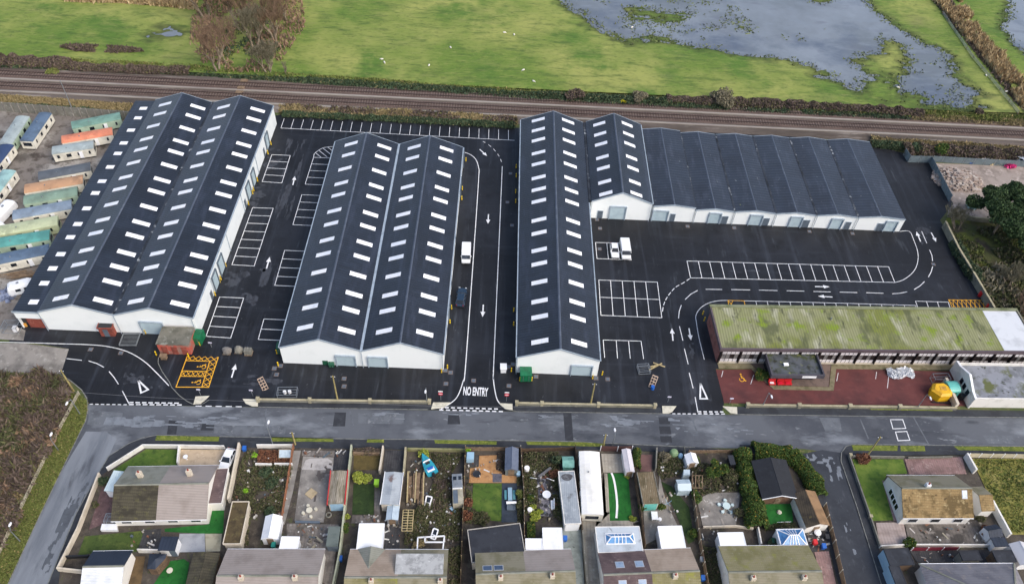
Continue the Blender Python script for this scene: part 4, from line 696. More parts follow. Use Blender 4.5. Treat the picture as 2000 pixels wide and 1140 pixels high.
# ================================================================ SMALL BUILDINGS IN THE YARD
def hut_flat(name, label, cat, px, z, wall, roof, lip=.12, door=None, group=None, win=0, z0=0.0, trim=None, over=.12):
    T, L, W, c = rect(px, z); t = root(name, label, cat, (c.x, c.y, z0), group)
    obj('wall', MB().box(over, L-over, over, W-over, z0, z-.14, T), wall, t); r = obj('roof', MB().box(0, L, 0, W, z-.14, z, T), roof, t)
    if lip: obj('roof_edge', MB().box(0, L, -.03, .09, z-.2, z+lip, T).box(0, L, W-.09, W+.03, z-.2, z+lip, T).box(-.03, .09, .09, W-.09, z-.2, z+lip, T).box(L-.09, L+.03, .09, W-.09, z-.2, z+lip, T), trim or wall, r)
    if door: obj('door', MB().box(L*door, L*door+.9, over-.05, over+.02, z0, min(2.0, z-.3), T), GREYDOOR, t)
    for k in range(win): obj('window', MB().box(L*(k+.5)/win-.5, L*(k+.5)/win+.5, over-.05, over+.02, 1.0, min(2.0, z-.35), T), GLASSD, t)
    return t, T, L, W
hut_flat('brick_kiosk', 'small orange-red brick kiosk with a black roof against the white wall of the leftmost warehouse', 'kiosk', [(191, 629), (218, 629), (222, 641), (190, 641)], 2.5, BRICK, DARKM, .05, .3)
t, T, L, W = hut_flat('substation', 'squat brick substation with a stained concrete slab roof and red doors', 'substation', [(316, 637), (376, 639), (372, 674), (304, 672)], 2.9, M('grimy_brick', (150, 108, 96), [((176, 84, 70), .4, .5, .58), ((136, 126, 116), .8, .5, .64)], .9), M('lichen_slab', (112, 110, 100), [((86, 86, 76), .4, .45, .6), ((146, 146, 136), .9, .56, .68), ((104, 112, 66), .35, .6, .7)], .95, (5, .4)), 0, None)
for k in (.12, .42, .72): obj('door', MB().box(L*k, L*k+1.0, .04, .13, .02, 2.1, T), BRICK, t)
t, T, L, W = hut_flat('meter_box', 'small brown timber box at the left corner of the brick substation', 'box', [(312, 689), (326, 690), (324, 697), (311, 697)], 1.0, WOOD, WOOD, 0)
def container(label, px, z, cat='container', name='storage_container', mat=GREENM):
    T, L, W, c = rect(px, z); t = root(name, label, cat, (c.x, c.y, 0)); obj('body', MB().box(0, L, 0, W, .12, z, T), mat, t)
    obj('lid', MB().extr([(-.05, z+.01), (W/2, z+.14), (W+.05, z+.01)], -.05, L+.05, T), mat, t)
    m = MB()
    for a in (.05, L-.2): m.box(a, a+.15, .05, W-.05, 0, .12, T)
    obj('skid', m, DARKM, t)
    for k in (.25, .75): obj('door_bar', MB().tube([T(L*k, -.05, .3), T(L*k, -.05, z-.2)], .03, 6), GALV, t)
container('dark green steel container beside the brick substation', [(376, 641), (394, 643), (393, 662), (371, 660)], 2.0)
container('green steel box with yellow corner posts at the white front of the narrow warehouse', [(1017, 716), (1038, 716), (1039, 733), (1016, 733)], 2.0)
container('short green bin by the white front of the twin-gabled warehouse', [(642, 704), (652, 704), (652, 712), (642, 712)], .9, 'bin', 'storage_bin', GREENP)
container('green locker standing at the left wall of the twin-gabled warehouse', [(541, 667), (547, 667), (545, 680), (540, 680)], 1.8, 'locker', 'storage_locker', GREENP)
hut_flat('cabinet', 'small white utility cabinet left of the narrow warehouse front', 'cabinet', [(977, 709), (990, 709), (990, 721), (977, 721)], 1.3, WHITEP, WHITEP, 0, None)
def cage(label, px, z, n=5, name='steel_cage', cat='cage', mat=GALV):
    T, L, W, c = rect(px, z); t = root(name, label, cat, (c.x, c.y, 0)); m = MB()
    for a in (0, L):
        for b in (0, W): m.tube([T(a, b, 0), T(a, b, z)], .05, 5)
    for zz in (.1, z):
        m.bar(T(0, 0, zz), T(L, 0, zz), .08, .08).bar(T(0, W, zz), T(L, W, zz), .08, .08).bar(T(0, 0, zz+.004), T(0, W, zz+.004), .08, .08).bar(T(L, 0, zz+.004), T(L, W, zz+.004), .08, .08)
    obj('frame', m, mat, t); g = MB()
    for k in range(1, n): g.bar(T(0, W*k/n, z-.02), T(L, W*k/n, z-.02), .05, .04)
    obj('bar', g, mat, t); return t, T, L, W
t, T, L, W = cage('steel cage with a white box inside, on the pale slab beside the lean-to', [(5, 625), (36, 625), (33, 642), (3, 641)], 1.5, 7); tag(obj('white_box', MB().box(L*.65, L*.9, .3, W*.5, .1, 1.2, T), WHITEP), 'white box inside the steel cage beside the lean-to', 'box')
cage('flat stack of galvanised fence panels on the tarmac in front of the leftmost warehouse', [(243, 650), (273, 650), (266, 673), (230, 673)], .35, 9, 'fence_panel_stack', 'fence panels')
t, T, L, W = cage('open galvanised trolley lying on the tarmac inside the front wall, near the leaning pallet', [(544, 756), (581, 755), (578, 771), (539, 771)], .9, 3, 'trolley', 'trolley')
tag(obj('canister', MB().cyl(T(L*.35, W*.6, 0)[:2], .3, .04, .6), WHITEP), 'white canister in the left of the galvanised trolley', 'canister'); tag(obj('canister', MB().cyl(T(L*.6, W*.65, 0)[:2], .3, .04, .6), WHITEP), 'white canister in the middle of the galvanised trolley', 'canister')
cage('wire crate on its side in the open yard right of the narrow warehouse', [(1245, 710), (1268, 710), (1270, 724), (1249, 727)], .8, 5, 'wire_crate', 'crate')
def planks(label, pts, z=.12, name='timber_planks', w_=.25, mat=PALEWOOD):
    m = MB()
    for i, (a, b) in enumerate(pts): m.bar(G(*a, z+.06*i), G(*b, z+.06*i), w_, .05)
    return tag(obj(name, m, mat), label, 'timber')
planks('crossed pale planks lying beside the wire crate', [((1268, 722), (1293, 709)), ((1276, 708), (1299, 716)), ((1270, 716), (1290, 711))])
def pallet(label, a, b, n, lift, mat=M('pink_timber', (176, 156, 138), [((142, 124, 108), 1.4, .46, .64)], .9)):   # leaning pallet
    P, Q = G(*a, .1), G(*b, lift); d = Q-P; u = d.normalized(); s = Vector((1, 0, 0))-u*u.x; s.normalize(); t = root('pallet', label, 'pallet', P); m = MB()
    for k in range(n):
        c = P+d*(k/(n-1)); m.bar(c-s*.55, c+s*.55, .2, .04, u.cross(s))
    obj('deck', m, mat, t); m = MB()
    for k in (-.5, 0, .5): m.bar(P+s*k-u.cross(s)*.06, Q+s*k-u.cross(s)*.06, .1, .09, u.cross(s))
    obj('bearer', m, mat, t); return t
pallet('pale timber pallet leaning up in the yard by the galvanised trolley', (519, 760), (508, 738), 5, 1.2); pallet('timber pallet propped at an angle in the yard beside a small blue drum', (1272, 756), (1280, 734), 5, 1.2)
tag(obj('drum', MB().cyl(G(1274, 759)[:2], .35, .02, .8, 12), BLUEBIN), 'small blue drum beside the propped pallet', 'drum')
for k, (u, v, lb) in enumerate(((444, 688, 'grey tarpaulin-covered pallet load, left of the three by the painted arrow'), (467, 686, 'pale wrapped pallet load in the middle of the three by the painted arrow'), (486, 690, 'pallet of grey blocks with dark gaps, right of the three by the painted arrow'))):
    c = G(u, v); t = root('pallet_load', lb, 'pallet', c, 'pallet loads by the arrow'); rg = random.Random(k)
    obj('pallet_base', MB().box(c.x-.7, c.x+.7, c.y-.6, c.y+.6, 0.02, .15), WOOD, t)
    if k < 2:
        m = MB(); m.loft([[(c.x+math.cos(a)*r*(1+.18*math.sin(3*a+k)), c.y+math.sin(a)*r*.85, z) for a in [j*.7 for j in range(9)]] for r, z in ((.85, .16), (.9, .6), (.7, 1.0), (.35, 1.2+.2*k))]); obj('load', m, [CONC, PANELC][k], t)
    else:
        m = MB()
        for r_ in range(3):
            for q in range(3): m.box(c.x-.65+q*.45, c.x-.25+q*.45, c.y-.5, c.y+.5, .17+r_*.36, .5+r_*.36)
        obj('load', m, PANELC, t)
# white parapet building with gabled false front at the right
A, Bp = G(1889, 795), G(2060, 797); T = frame(A, Bp-A)
t = root('white_outbuilding', 'small white rendered outbuilding with a gabled end wall, at the right edge', 'outbuilding', T(8, 4, 0)); W_ = 8.2; L_ = 15.5
obj('wall', MB().box(.32, L_, 0, .28, 0, 2.75, T).box(L_-.3, L_, .28, W_-.28, 0, 2.75, T).box(.32, L_, W_-.28, W_, 0, 2.75, T), WHITEW, t)
obj('gable_wall', MB().extr([(-.2, 0), (-.2, 2.9), (1.2, 3.1), (W_/2, 4.4), (W_-1.2, 3.1), (W_+.2, 2.9), (W_+.2, 0)], 0, .3, T), WHITEW, t)
obj('coping', MB().extr([(-.22, 2.92), (1.2, 3.12), (W_/2, 4.42), (W_-1.2, 3.12), (W_+.22, 2.92), (W_+.22, 3.0), (W_-1.2, 3.22), (W_/2, 4.54), (1.2, 3.22), (-.22, 3.0)], -.06, .36, T), WHITEP, t)
rf = obj('roof', MB().box(.3, L_-.3, .28, W_-.28, 2.0, 2.2, T), M('sunken_felt', (136, 140, 148), [((110, 114, 120), .4, .46, .6), ((164, 168, 172), .8, .58, .7), ((92, 98, 60), .22, .53, .6), ((60, 66, 54), .9, .6, .68)], .9), t)
for y0 in (1.6, 3.0, 4.2): obj('window', MB().box(-.05, .02, y0, y0+.8, 1.2, 2.4, T), GLASSD, t)
obj('bracket', MB().bar(T(-.05, .4, 2.7), T(-.9, -.6, 2.9), .06, .06).bar(T(-.05, 1.6, 2.7), T(-.9, -.6, 2.94), .06, .06), GALV, t)
obj('chimney', MB().box(11.6, 13.2, .6, 1.9, 2.2, 3.1, T), CREAMW, t)
# yellow hexagonal kiosk, teal barrel shed
c = G(1831.6, 772); t = root('hexagonal_kiosk', 'bright yellow hexagonal kiosk standing inside the front wall on the red tarmac', 'kiosk', c)
hx = [(c.x+r*math.cos(a), c.y+r*.82*math.sin(a)) for r, a in [(2.0, math.radians(60*k+8)) for k in range(6)]]
obj('body', MB().prism(hx, .05, 1.7), YELTANK, t); m = MB(); m.loft([[(c.x+(p[0]-c.x)*s, c.y+(p[1]-c.y)*s, z) for p in hx] for s, z in ((1.06, 1.7), (1.06, 1.82), (.78, 2.2))]); obj('roof', m, YELTANK, t)
obj('hatch', MB().box(c.x-.5, c.x+.6, c.y-.4, c.y+.5, 2.2, 2.26), M('worn_yellow', (200, 156, 60), [((160, 120, 50), 1.5, .5, .65)], .7), t); obj('base_rail', MB().box(c.x-1.8, c.x+1.8, c.y-1.75, c.y-1.6, .03, .3), DARKM, t)
T, L, W, c = rect([(1848, 741), (1870, 742), (1876, 762), (1856, 764)], 2.2); t = root('barrel_shed', 'turquoise barrel-roofed metal shed between the yellow kiosk and white outbuilding', 'shed', (c.x, c.y, 0))
obj('wall', MB().box(.05, L-.05, .05, W-.05, .02, 1.7, T), TEAL, t); sec = [(W/2-math.cos(a)*(W/2+.05), 1.7+math.sin(a)*.7) for a in [math.pi*k/8 for k in range(9)]]; obj('roof', MB().extr(sec, 0, L, T), TEAL, t); obj('door', MB().box(L*.3, L*.7, -.03, .04, .02, 1.6, T), GREENP, t)
tag(obj('boundary_wall', MB().bar(G(1845, 742, .8), G(1868, 793, .8), .5, 1.6), CREAMW), 'short cream wall between the yellow kiosk and turquoise shed', 'wall')
cage('open-topped dark steel skip frame behind the turquoise shed', [(1822, 729), (1854, 729), (1856, 740), (1827, 741)], 1.4, 2, 'skip_cage', 'cage')
for k, (u, v, mt, lb) in enumerate(((1888, 771, BLUEBIN, 'blue drum beside the gabled white end wall'), (1882, 757, BLUEBIN, 'blue drum furthest from the road beside the gabled white end wall'), (1876, 778, DARKM, 'black drum behind the cream wall beside the turquoise shed'))):
    cc = G(u, v); t = root('drum', lb, 'drum', cc); obj('body', MB().cyl(cc[:2], .45, .02, 1.1, 12), mt, t); obj('lid', MB().cyl(cc[:2], .47, 1.1, 1.16, 12), DARKM, t)
# crumpled white sheeting
cc = G(1757, 730); rg = np.random.default_rng(4); P = np.column_stack([rg.uniform(-2.2, 2.2, 1500), rg.uniform(-1.1, 1.1, 1500), rg.uniform(0, .45, 1500)]); P = P[np.abs(P[:, 1]-.35*np.sin(P[:, 0]*1.4)) < .8]
V, Fq = cards(P+np.array([cc.x, cc.y, .1]), .7, 1.2, .1); o = npmesh('plastic_sheeting', V, Fq, WHITEP); tag(o, 'crumpled heap of white plastic sheeting on the red tarmac before the office', 'sheeting')
# ================================================================ HOUSES AND GARDENS (south of the road)
struct('garden_ground', MB().prism(XY([(197, 930), (213, 917), (283, 873), (352, 873), (470, 873), (686, 875.5), (908, 879), (1120, 876), (1345, 883), (1445, 879), (1560, 909), (1592, 959), (1632, 1121), (1676, 1260), (1690, 1330), (40, 1330), (100, 1250), (118, 1113)]), -.05, .06), SOIL)
struct('garden_ground', MB().prism(XY([(1662, 891), (1890, 889), (2300, 895), (2400, 1330), (1800, 1330), (1764, 1259), (1740, 1141), (1697, 1011), (1657, 893)]), -.05, .06), SOIL)
_zc = [.075]
def patch(name, px, mat, kind='structure', z=None):
    _zc[0] += .0021; return tag(obj(name, MB().sheet(XY(px), z or _zc[0]), mat), kind=kind)
def lawn(px, mat=LAWN): return patch('lawn', px, mat)
def gable_house(t, T, L, W, ze, zr, wall, segs, ov=.35, chim=(), end_over=.2, win=3, front_door=None):
    """ridge along local x; segs = (x0,x1,front roof material,back roof material)"""
    for a, b in ((0, .25), (L-.25, L)): obj('gable_wall', MB().extr([(0, .05), (0, ze), (W/2, zr-.1), (W, ze), (W, .05)], a, b, T), wall, t)
    obj('wall', MB().box(.25, L-.25, 0, .25, .05, ze-.02, T), wall, t); obj('wall', MB().box(.25, L-.25, W-.25, W, .05, ze-.02, T), wall, t)
    k = (zr-ze)/(W/2); rs = []
    for x0, x1, mf, mb_ in segs:
        a = x0-(end_over if x0 <= 0 else 0); b = x1+(end_over if x1 >= L else 0)
        rs.append(obj('roof', MB().extr([(-ov, ze-ov*k+.12), (W/2, zr+.12), (W/2, zr-.06), (-ov, ze-ov*k-.06)], a, b, T), mf, t))
        rs.append(obj('roof', MB().extr([(W/2+.001, zr+.12), (W+ov, ze-ov*k+.12), (W+ov, ze-ov*k-.06), (W/2+.001, zr-.06)], a, b, T), mb_, t))
    obj('ridge_tile', MB().extr([(W/2-.18, zr+.1), (W/2, zr+.22), (W/2+.18, zr+.1)], -end_over, L+end_over, T), TILEGG, rs[0])
    obj('gutter', MB().box(-end_over, L+end_over, -ov-.12, -ov-.01, ze-ov*k-.08, ze-ov*k+.02, T), WHITEP, t); obj('gutter', MB().box(-end_over, L+end_over, W+ov+.01, W+ov+.12, ze-ov*k-.08, ze-ov*k+.02, T), WHITEP, t)
    for cx, cy, mt in chim:
        zz = ze+(zr-ze)*(1-abs(cy-W/2)/(W/2)); c = obj('chimney', MB().box(cx-.35, cx+.35, cy-.3, cy+.3, zz-.3, max(zr+.5, zz+.9), T), mt, rs[0])
        obj('chimney_pot', MB().cyl(T(cx, cy, 0)[:2], .14, max(zr+.5, zz+.9), max(zr+.5, zz+.9)+.35, 8), BRICK, c)
    for i in range(win):
        x = L*(i+.5)/win; w_ = obj('window', MB().box(x-.8, x+.8, -.05, .01, .9, 2.05, T), WHITEP, t); obj('pane', MB().box(x-.7, x+.7, -.08, -.05, 1.0, 1.95, T), GLASSD, w_)
    if front_door: obj('door', MB().box(front_door, front_door+.9, -.06, .02, .05, 2.05, T), GREYDOOR, t)
    return rs
def rows(px_back, px_ridge_or_front, ze): return rect(px_back, ze)
def velux(rs, T, L, W, ze, zr, x, f, wd=.9, ln_=1.1, glass=None, front=True):   # rooflight on a slope, f = fraction from eave
    y0 = W/2*f if front else W-W/2*f; k = (zr-ze)/(W/2); z0 = ze+(zr-ze)*f; s = 1 if front else -1
    fr = MB(); P = lambda x_, d, h: T(x_, y0+s*d, z0+k*d+.12+h)
    def slab(m, xa, xb, da, db, h0, h1):
        v = [P(xa, da, h0), P(xb, da, h0), P(xb, db, h0), P(xa, db, h0), P(xa, da, h1), P(xb, da, h1), P(xb, db, h1), P(xa, db, h1)]
        m.add(v, [(3, 2, 1, 0), (4, 5, 6, 7), (0, 1, 5, 4), (1, 2, 6, 5), (2, 3, 7, 6), (3, 0, 4, 7)])
    slab(fr, x, x+wd, 0, ln_, -.02, .06); o = obj('rooflight', fr, M('rooflight_frame', (176, 180, 186), [], .5), rs); g = MB(); slab(g, x+.1, x+wd-.1, .1, ln_-.1, .061, .075); obj('pane', g, glass or M('sky_glass', (150, 168, 190), [((120, 140, 166), 1, .5, .7)], .1), o)
def gshed(name, label, cat, px, ze, zr, wall, mf, mb_=None, along=True, door=True, group=None, ov=.12, win=0):
    T, L, W, c = rect(px, ze)
    if not along:                                 # ridge runs away from the camera
        q = T(L, 0, 0); e = T(L, 1, 0); T = frame(q, (e[0]-q[0], e[1]-q[1], 0)); L, W = W, L
    t = root(name, label, cat, (c.x, c.y, .05), group)
    for a, b in ((0, .12), (L-.12, L)): obj('gable_wall', MB().extr([(0, .05), (0, ze), (W/2, zr-.06), (W, ze), (W, .05)], a, b, T), wall, t)
    obj('wall', MB().box(.12, L-.12, 0, .12, .05, ze-.02, T), wall, t); obj('wall', MB().box(.12, L-.12, W-.12, W, .05, ze-.02, T), wall, t); k = (zr-ze)/(W/2)
    obj('roof', MB().extr([(-ov, ze-ov*k+.08), (W/2, zr+.08), (W/2, zr-.04), (-ov, ze-ov*k-.04)], -ov, L+ov, T), mf, t); obj('roof', MB().extr([(W/2+.001, zr+.08), (W+ov, ze-ov*k+.08), (W+ov, ze-ov*k-.04), (W/2+.001, zr-.04)], -ov, L+ov, T), mb_ or mf, t)
    obj('ridge', MB().extr([(W/2-.1, zr+.07), (W/2, zr+.13), (W/2+.1, zr+.07)], -ov-.01, L+ov+.01, T), mf, t)
    if door:
        if along: obj('door', MB().box(L*.4, L*.4+.9, -.06, .01, .05, ze-.2, T), WOOD, t)
        else: obj('door', MB().box(-.06, .01, W*.5-.5, W*.5+.5, .05, min(ze, 2), T), WOOD, t)
    return t, T, L, W
# ---- semi-detached bungalow on the lane corner
T, L, W, c = rect([(248, 914), (423, 911), (402, 1008), (222, 1012)], 2.5); t = root('bungalow', 'semi-detached bungalow on the lane corner, left half of its roof dark and mossy', 'bungalow', (c.x, c.y, .06))
ze, zr = 2.5, 4.9; rs = gable_house(t, T, L, W, ze, zr, WHITEW, [(0, L*.47, TILEM, TILEGG), (L*.47+.002, L, TILEG, TILEG)], .35, [(L*.22, W*.72, CREAMW), (L*.76, W*.74, CREAMW)], win=4)
hut_flat('side_garage', 'low grey flat-roofed garage joined to the right end of the corner bungalow', 'garage', [(416, 914), (444, 914), (436, 982), (410, 984)], 2.5, WHITEW, TILEP, .05, None)
t, T, L, W = hut_flat('conservatory', 'small lean-to conservatory with pale ribbed plastic roof at the left end of the corner bungalow', 'conservatory', [(216, 919), (243, 918), (225, 962), (209, 956)], 2.3, WHITEP, POLYC, 0, None)
lawn([(286, 877), (348, 878), (344, 912), (228, 925), (221, 918)]); patch('drive', [(354, 877.5), (452, 878.5), (449, 915), (347, 915)], BEIGE); patch('patio', [(200, 950), (222, 966), (220, 1016), (174, 1034)], M('plum_paving', (100, 78, 78), [((78, 60, 62), .6, .46, .64), ((124, 104, 102), 1.4, .56, .72)], .9))
lawn([(152, 1085), (165.6, 1047), (300, 1034), (272, 1077), (180, 1080)], M('damp_lawn', (66, 84, 34), [((84, 98, 44), .5, .48, .64), ((46, 62, 26), 1, .5, .66)], .95, (5, .5)))
patch('paving', [(282, 1034), (316, 1032), (309, 1078), (268, 1078)], BLACKPAVE); lawn([(322, 1032), (405, 1024), (412, 996), (438, 992), (436, 1041), (402, 1042), (322, 1038)], ALAWN)
patch('patio', [(351, 1041.7), (400, 1041.7), (401, 1077), (346, 1078)], GPATIO); patch('patio', [(401, 1042), (434, 1042), (430, 1076), (402, 1077)], M('sandy_flags', (170, 166, 146), [((146, 142, 122), .8, .46, .64)], .9))
hut_flat('garden_shed', 'square slate-blue flat-roofed shed beside the grey patio of the corner bungalow', 'shed', [(314, 1047), (346.6, 1047), (344, 1074), (309, 1074)], 2.3, WHITEP, BFELT, 0, .6)
T, L, W, c = rect([(182, 1078), (254, 1077), (236, 1150), (160, 1152)], 2.4); t = root('bungalow', 'small bungalow at the bottom left with one navy and one white roof slope', 'bungalow', (c.x, c.y, .06)); gable_house(t, T, L, W, 2.4, 3.8, WHITEW, [(0, L, M('white_painted_tile', (216, 220, 224), [((192, 198, 204), .6, .5, .7)], .8, rib=(1, .34, .25, 4)), BFELT)], .2, win=2)
patch('path', [(262, 1086), (284, 1086), (274, 1150), (246, 1150)], M('brown_bark_path', (98, 80, 54), [((76, 62, 42), .8, .46, .64)], .95)); lawn([(331, 1096), (359, 1091), (370, 1098), (362, 1150), (294, 1150)], ALAWN)
m = MB(); q = GG([(292, 1081), (326, 1081), (323, 1090), (303, 1111), (287, 1110)], 2.2); cc = sum(q, Vector())/5
t = root('garden_pavilion', 'navy felt corner pavilion beside the round artificial lawn', 'pavilion', (cc.x, cc.y, .06)); obj('wall', MB().prism([(p.x+(cc.x-p.x)*.06, p.y+(cc.y-p.y)*.06) for p in q], .05, 2.1), FENCEB, t)
m.add([tuple(p) for p in q]+[(cc.x, cc.y, 2.9)], [(0, 4, 5), (1, 0, 5), (2, 1, 5), (3, 2, 5), (4, 3, 5), (0, 1, 2, 3, 4)]); obj('roof', m, BFELT, t)
gshed('garden_shed', 'long shed with mossy tiled roof at the bottom edge beside the round artificial lawn', 'shed', [(379, 1081), (425, 1081), (414, 1150), (362, 1150)], 2.3, 2.7, FENCEB, TILEM, TILEM, False, False)
tag(obj('planter', MB().prism(XY([(202, 1026), (230, 1026), (232, 1038), (199, 1038)]), .05, .7), WHITEP), 'white rectangular planter box against the front of the corner bungalow', 'planter')
t, T, L, W = cage('small slatted steel store on the plum patio beside the corner bungalow', [(207, 1002), (224, 1002), (218, 1018), (202, 1018)], 1.2, 6, 'steel_store', 'store')
cc = G(365, 897); t = root('garden_ornament', 'white pedestal ornament on the beige drive', 'ornament', cc); m = MB(); m.tube([cc, cc+Vector((0, 0, .7))], .14, 8, .1); obj('pedestal', m, WHITEP, t); obj('bowl', MB().loft([[(cc.x+r*math.cos(a), cc.y+r*math.sin(a), z) for a in [k*.785 for k in range(8)]] for r, z in ((.1, .7), (.38, .9), (.4, .98))]), WHITEP, t)
cc = G(334, 1117); tag(obj('garden_table', MB().cyl(cc[:2], .08, .1, .7, 8).cyl(cc[:2], .45, .7, .76, 14), PALECON), 'small round table in the middle of the round artificial lawn', 'table')
# ---- vegetable plot
t, T, L, W = hut_flat('garage', 'long garage with brown mossy flat roof and cream parapet beside the white garden wall', 'garage', [(449, 979.5), (482, 979), (475, 1062), (440, 1062)], 2.5, CREAMW, MOSSFLAT, .15, None)
gshed('garden_shed', 'white gabled shed with white roof in the vegetable plot', 'shed', [(519, 1009), (549, 1008), (543, 1052), (512, 1051)], 2.0, 2.7, WHITEP, WHITEP, WHITEP, False)
hut_flat('extension', 'small white flat-roofed extension on the back of the plain grey-brown house', 'extension', [(549, 1047), (581, 1047), (585, 1074), (546, 1073)], 2.6, WHITEP, WHITEROOF, .04, None)
# ---- concrete garden
patch('patio', [(592, 891), (652, 893), (650, 920), (632, 1020), (575, 1018)], CONC); patch('patio', [(597, 899), (606, 895), (640, 895), (648, 900), (650, 918), (590, 917)], M('pale_screed', (176, 172, 168), [((150, 146, 142), .8, .48, .66)], .9), z=.105)
patch('patio', [(560, 1022), (662, 1024), (648, 1150), (560, 1080)], PATIO); patch('paving', [(590, 880), (680, 880), (676, 893), (590, 890)], PATIO); patch('yard_paving', [(654, 880), (684, 880), (678, 918), (650, 917)], BLACKPAVE); patch('path', [(574, 880), (588, 880), (572, 962), (556, 1024), (548, 1022)], CONC)
T, L, W, c = rect([(646, 919), (679, 918), (672, 982), (640, 983)], 2.5); t = root('garage', 'garage with weathered corrugated roof and red side fascias in the concrete garden', 'garage', (c.x, c.y, .06))
obj('wall', MB().box(.1, L-.1, .1, W-.1, .05, 2.35, T), CREAMW, t); r = obj('roof', MB().extr([(0, 2.4), (L/2, 2.62), (L, 2.4), (L, 2.3), (0, 2.3)], 0, W, lambda x, y, z: T(y, x, z)), M('speckled_sheet', (150, 142, 126), [((110, 104, 84), .9, .46, .6, (2, .4, 1)), ((184, 178, 164), 2, .56, .7, (2, .4, 1))], .95, rib=(0, .3, .5, 3)), t); obj('fascia', MB().box(-.12, 0, -.1, W+.1, 2.1, 2.55, T).box(L, L+.12, -.1, W+.1, 2.1, 2.55, T), RED, t); obj('door', MB().box(.3, L-.3, .02, .1, .05, 2.1, T), BLUEW, t)
hut_flat('garden_shed', 'low grey-green flat shed near the bottom of the concrete garden', 'shed', [(641, 1027), (664, 1027), (661, 1066), (637, 1066)], 2.1, GREYDOOR, M('grey_green_felt', (98, 108, 104), [((80, 90, 86), .6, .5, .66)], .8), 0, .5)
cc = G(608, 964); tag(obj('slab', MB().prism([(cc.x+1.0*math.cos(a), cc.y+1.0*math.sin(a)) for a in (0.2, 1.77, 3.34, 4.91)], .06, .25), M('ochre_slab', (176, 160, 130), [((150, 134, 104), 1, .5, .66)], .9)), 'square sandy slab laid diagonally in the concrete garden', 'slab')
cc = G(605, 999); t = root('garden_table', 'low round stone table with four stone stools in the concrete garden', 'table', cc); obj('top', MB().cyl(cc[:2], .12, .06, .6, 8).cyl(cc[:2], .5, .6, .68, 12), PALECON, t)
for k in range(4): a = k*1.57+.4; obj('stool', MB().cyl((cc.x+1.0*math.cos(a), cc.y+1.0*math.sin(a)), .26, .06, .45, 8), PALECON, t)
tag(obj('low_wall', MB().bar(G(577, 1019, .25), G(625, 1020, .25), .3, .5), GREYDOOR), 'low grey wall across the bottom of the concrete garden', 'wall')
cc = G(642, 1006); tag(obj('tyre_planter', MB().tube([(cc.x+.4*math.cos(a), cc.y+.4*math.sin(a), .2) for a in [k*.524 for k in range(13)]], .13, 6), PANELC), 'white painted tyre standing in the concrete garden', 'tyre')
stain('damp_stain', XY([(600, 905), (648, 905), (630, 1000), (590, 1000)]), -.08, M('damp_concrete', (88, 82, 78), [((68, 64, 61), .8, .45, .65)], .7), .155, .8, 1.4, 91)
# ---- house with plain grey-brown roof (bottom, below the vegetable plot)
def row_house(label, px_bl, px_br, px_rl, ze, zr, wall, segs, chim=(), name='house', win=3):
    A, B = G(*px_bl, ze), G(*px_br, ze); R = G(*px_rl, zr); ux = (B-A).normalized(); uy = Vector((-ux.y, ux.x, 0)); W = 2*abs((R-A).dot(uy)); L = (B-A).length
    o = A-uy*W; T = frame(o, ux); c = o+ux*L/2+uy*W/2; t = root(name, label, 'house', (c.x, c.y, .06)); sg = [(a*L+(.002 if a else 0), b*L, mf, mb_) for a, b, mf, mb_ in segs]
    return t, T, L, W, gable_house(t, T, L, W, ze, zr, wall, sg, .2, [(a*L, b*W, m_) for a, b, m_ in chim], win=win), ze, zr
row_house('house with plain grey-brown roof and white right gable below the vegetable plot', (446, 1074), (632, 1074), (425, 1124), 2.7, 4.7, WHITEW, [(0, 1, TILEG, TILEG)], [(.24, .46, CREAMW), (.78, .46, CREAMW)])
hB = row_house('house with a large pale flat dormer in its grey-tan roof, below the boat garden', (686, 1074.5), (873, 1075), (676, 1127), 2.7, 4.7, WHITEW, [(0, .52, TILEY, TILET), (.52, 1, TILEGM, TILEGM)], [(.26, .44, CREAMW), (.95, .44, CREAMW)])
t, T, L, W, rs, ze, zr = hB
d = obj('dormer', MB().box(L*.49, L*.97, W*.56, W*.8, 3.3, 4.45, T), WHITEW, t); obj('dormer_roof', MB().box(L*.485, L*.975, W*.51, W*.87, 4.45, 4.6, T), M('stained_felt', (170, 172, 172), [((140, 142, 142), .8, .46, .6), ((192, 194, 194), 1.4, .56, .7)], .85), d)
g = MB(); xa, xb, xm = L*.06, L*.36, L*.21; g.add([T(xa, W+.25, 2.68), T(xb, W+.25, 2.68), T(xm, W+.25, 3.7), T(xm, W*.62, 4.25)], [(0, 2, 3), (2, 1, 3), (0, 1, 2)]); obj('gablet', g, TILEGG, rs[1])
hut_flat('extension', 'square bright white flat-roofed extension behind the house with the pale dormer', 'extension', [(701, 1021.6), (751, 1021.6), (746.5, 1075), (696.5, 1075)], 2.7, WHITEP, WHITEROOF, .05, None)
hC = row_house('house with a green-tinged brown roof and two blue rooflights, below the timber-deck garden', (930, 1080), (1113, 1074), (929, 1121), 2.7, 4.7, WHITEW, [(0, .5, TILEGM, TILEGM), (.5, 1, TILEGM, TILEG)], [(.24, .42, CREAMW), (.77, .42, CREAMW)])
t, T, L, W, rs, ze, zr = hC
for x in (.06, .175): velux(rs[1], T, L, W, ze, zr, L*x, .62, L*.1, 1.0, M('solar_blue', (72, 88, 112), [((56, 70, 94), 1, .5, .7)], .1), False)
hut_flat('extension', 'wide black flat-roofed extension across the bottom of the timber-deck garden', 'extension', [(918, 1027), (1021, 1026.5), (1021, 1078), (916, 1106)], 2.8, CREAMW, FELT, .1, None, trim=M('pale_trim', (170, 166, 158), [], .7))
